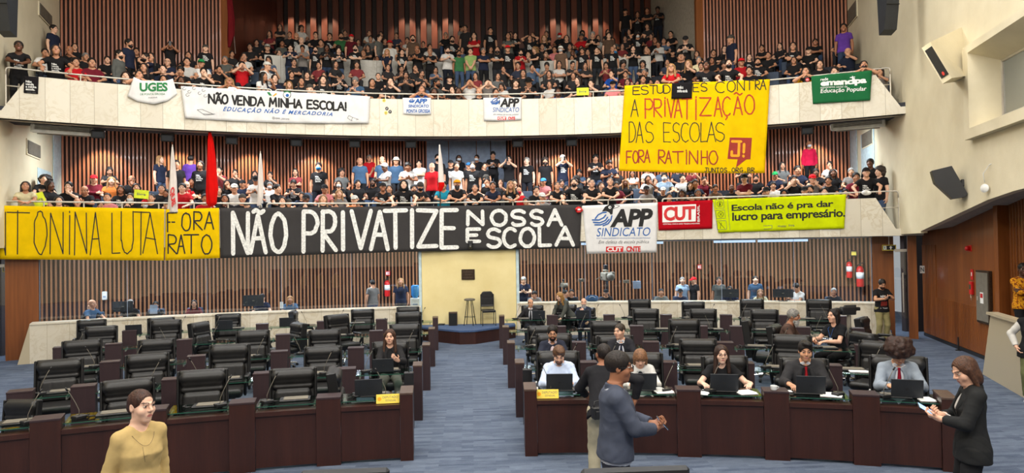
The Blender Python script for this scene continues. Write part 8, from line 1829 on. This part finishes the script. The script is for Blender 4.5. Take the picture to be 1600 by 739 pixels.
for px, py, lab in ((907, 438, 'slim microphone boom stand left of the television camera'), (977, 440, 'slim tripod stand right of the television camera')):
    p = Vector(at_arc(px, py, C1, 30.2)); o = empty('tripod_stand', (p.x, p.y, .2)); tag(o, lab, 'stand'); H = p.z-.2
    MB().cyl((0, 0, .3), (0, 0, H), .018, .014, 8).build('pole', M['grille'], o); MB().box((.03, 0, H), (.10, .04, .05), None, .01).build('head', M['grille'], o)
    for k in range(3): t = k*2.094; MB().cyl((0, 0, .55), (.35*math.cos(t), .35*math.sin(t), 0), .014, .010, 6).build('leg', M['grille'], o)
p = Vector(at_arc(995, 445, C1, 30.2)); o = empty('light_panel', (p.x, p.y, .2)); tag(o, 'square grey light panel on a stand behind the right glass', 'light panel'); MB().box((0, 0, p.z-.2), (.13, .03, .13), None, .008).build('panel', M['bluewall'], o); MB().cyl((0, 0, .0), (0, 0, p.z-.32), .016, .016, 8).build('pole', M['speaker'], o); MB().lathe([(0, 0), (.2, 0), (.2, .02), (0, .03)], n=16).build('foot', M['speaker'], o)
o = desk_thing('backpack', 925, 466, 29.0, 'blue and black backpack lying on the press desk behind glass', 'bag'); S = Solid(); S.ell((0, 0, .10), (.22, .12, .11)); S.box((0, -.05, .07), (.17, .08, .06), .04, None, .03); S.cap((-.1, -.06, .2), (.1, -.06, .2), .015, .015, .02); link('body', solid_mesh(S, 'body', plain('bag_blue', (42, 74, 110), .8), .018), o); MB().tube([(-.15+.3*k/10, -.10-.02*math.sin(k*.314), .06+.11*math.sin(k*.314)) for k in range(11)], .016, 6).build('piping', M['bluewall'], o, True)
# soap dispenser and notices on the corridor slats
p = Vector(at_arc(163.5, 462, C1, 32.1)); root = empty('soap_dispenser', p, .35); tag(root, 'white wall dispenser on the corridor slats, left glass', 'dispenser'); S = Solid(); S.box((0, 0, 0), (.075, .06, .14), .03); link('housing', solid_mesh(S, 'housing', M['white_paint'], .015), root); MB().box((0, -.062, -.03), (.04, .004, .03), None, .002).build('window', M['bluewall'], root)
for px, py, w, h, lab in ((240, 462, .10, .13, 'dark framed notice standing on the left press desk'), (440, 468, .05, .10, 'small white card display left of the fair-haired woman, left counter')):
    o = desk_thing('desk_sign', px, 480, 28.9, lab, 'sign'); MB().box((0, 0, h+.02), (w, .006, h), Matrix(rx(-8)), .002).build('panel', M['bluewall'] if px < 300 else M['paper'], o); MB().box((0, .02, .006), (w, .05, .006)).build('foot', M['black'], o)
# fluorescent tubes along the corridor ceiling edge, seen from below
for k, (x0, x1) in enumerate(((908, 1036), (1115, 1180), (1184, 1262))):
    a0 = ang_of(x0, 376, C1, 28.9); a1 = ang_of(x1, 372, C1, 28.9); o = tag(MB().arcbox(C1, 28.85, 28.93, a0, a1, 2.86, 2.93, 6).build('fluorescent_tube', M['tube']), 'pale fluorescent strip along the glass top, %s from the yellow wall' % ('first', 'second', 'third')[k], 'lamp', 'fluorescent strips'); MB().arcbox(C1, 28.84, 28.94, a0, a1, 2.93, 2.95, 4).build('fixture', M['white_paint'], o)
# yellow and lime paper signs held in the galleries, caps and cloths on the rails
def sheet_sign(px, py, c, r, w, h, mat, lab, txt, tilt=0):
    p = Vector(at_arc(px, py, c, r)); root = empty('paper_sign', p, -math.atan2(p.x, p.y-c)); root.rotation_euler[1] = tilt; tag(root, lab, 'paper sign'); MB().box((0, 0, 0), (w, .003, h)).build('sheet', M[mat], root)
    v, f = text_mesh(txt, .02); mb = MB(); mb.add([((u-.5)*1.2*w, -.0045, (t-.5)*.6*h) for u, t in v], f); mb.build('lettering', M['grey_ink'], root)
M['limepaper'] = plain('lime_paper', (212, 224, 40), .7); 
sheet_sign(910.5, 143, C2, RUP+.02, .19, .12, 'limepaper', 'small yellow paper sign tied to the upper railing', 'livre'); sheet_sign(221, 303.5, C1, RLOW+.55, .19, .125, 'limepaper', 'lime paper sign held beside the lettered white flag', 'livre', .08); sheet_sign(61, 312, C1, RLOW+.42, .15, .19, 'limepaper', 'lime paper sign held tilted at the lower gallery\'s left end', 'livre', -.35)
for px, py, c, r, mat, lab in ((904, 328, C1, RLOW-.07, 'red', 'red cap hanging over the end of the black banner'), (363, 140, C2, RUP+.02, 'paper', 'white cloth bundle under the woman leaning with long fair hair'), (1353, 301, C1, RLOW+.1, 'paper', 'small white bundle on the lower parapet, right end')):
    p = Vector(at_arc(px, py, c, r)); S = Solid(); S.ell((0, 0, 0), (.13 if mat == 'paper' else .10, .07, .075 if mat == 'paper' else .11)); S.ell((.07, -.03, -.01), (.07, .05, .05), None, .03); S.ell((-.06, -.04, .02), (.06, .05, .05), None, .03)
    if mat == 'red': S.ell((0, -.05, -.07), (.07, .05, .02), None, .02)
    o = link('red_cap' if mat == 'red' else 'cloth_bundle', solid_mesh(S, 'cloth_bundle', M[mat], .014)); o.location = p; tag(o, lab, 'cap' if mat == 'red' else 'cloth')
    if mat == 'red': MB().box((0, -.075, .01), (.05, .01, .025), None, .006).build('emblem', M['paper'], o)
# lamps in the ceiling high above
for iy, y in enumerate((3.0, 8.0, 13.0, 18.0)):
    for ix, x in enumerate((-6.0, 0.0, 6.0)):
        o = tag(MB().box((x, y, 13.42), (1.7, .9, .05), None, .01).build('ceiling_lamp', M['white_paint']), 'flat ceiling lamps hanging over the chamber', 'lamp', 'ceiling lamps'); MB().cyl((x, y, 13.45), (x, y, 17.0), .02, .02, 6).build('hanger', M['steel'], o)
for x in (-3.6, 3.6):  # unseen housings added to go with the front wash
    o = tag(MB().box((x, -2.25, 10.35), (1.35, .85, .05), Matrix(rx(40)), .01).build('ceiling_lamp', M['white_paint']), 'flat ceiling lamps hanging over the chamber', 'lamp', 'ceiling lamps'); MB().cyl((x, -2.3, 10.35), (x, -2.3, 17.0), .02, .02, 6).build('hanger', M['steel'], o)
# monitors on the rostrum desk just below the camera
tag(MB().box((0.15, 2.1, 1.72), (3.2, .5, .03), None, .01).box((0.15, 2.45, .85), (3.2, .05, .85), None, .01).build('rostrum_desk', M['deskwood']), 'dark rostrum desk under the monitors at the bottom edge', 'desk')
for px0, px1, py, lab in ((907, 1078, 729, 'black monitor at the bottom edge, right of the aisle'), (470, 608, 733, 'black monitor at the bottom edge, left of the aisle')):
    d = 2.75; A_ = CAM+ray(px0, py)*d; B_ = CAM+ray(px1, py+(2 if px0 > 800 else 0))*d; c = Vector((A_+B_)/2); w = np.linalg.norm(B_-A_)/2; root = empty('monitor', (c.x, c.y, 1.75)); tag(root, lab, 'monitor')
    h = (c.z-1.80)/2; MB().box((0, 0, .05+h), (w, .018, h), None, .012).build('screen_back', M['speaker'], root); MB().box((0, -.0, .04), (.03, .02, .05), None, .006).build('neck', M['black'], root); MB().box((0, 0, .008), (.12, .09, .008), None, .004).build('foot', M['black'], root)
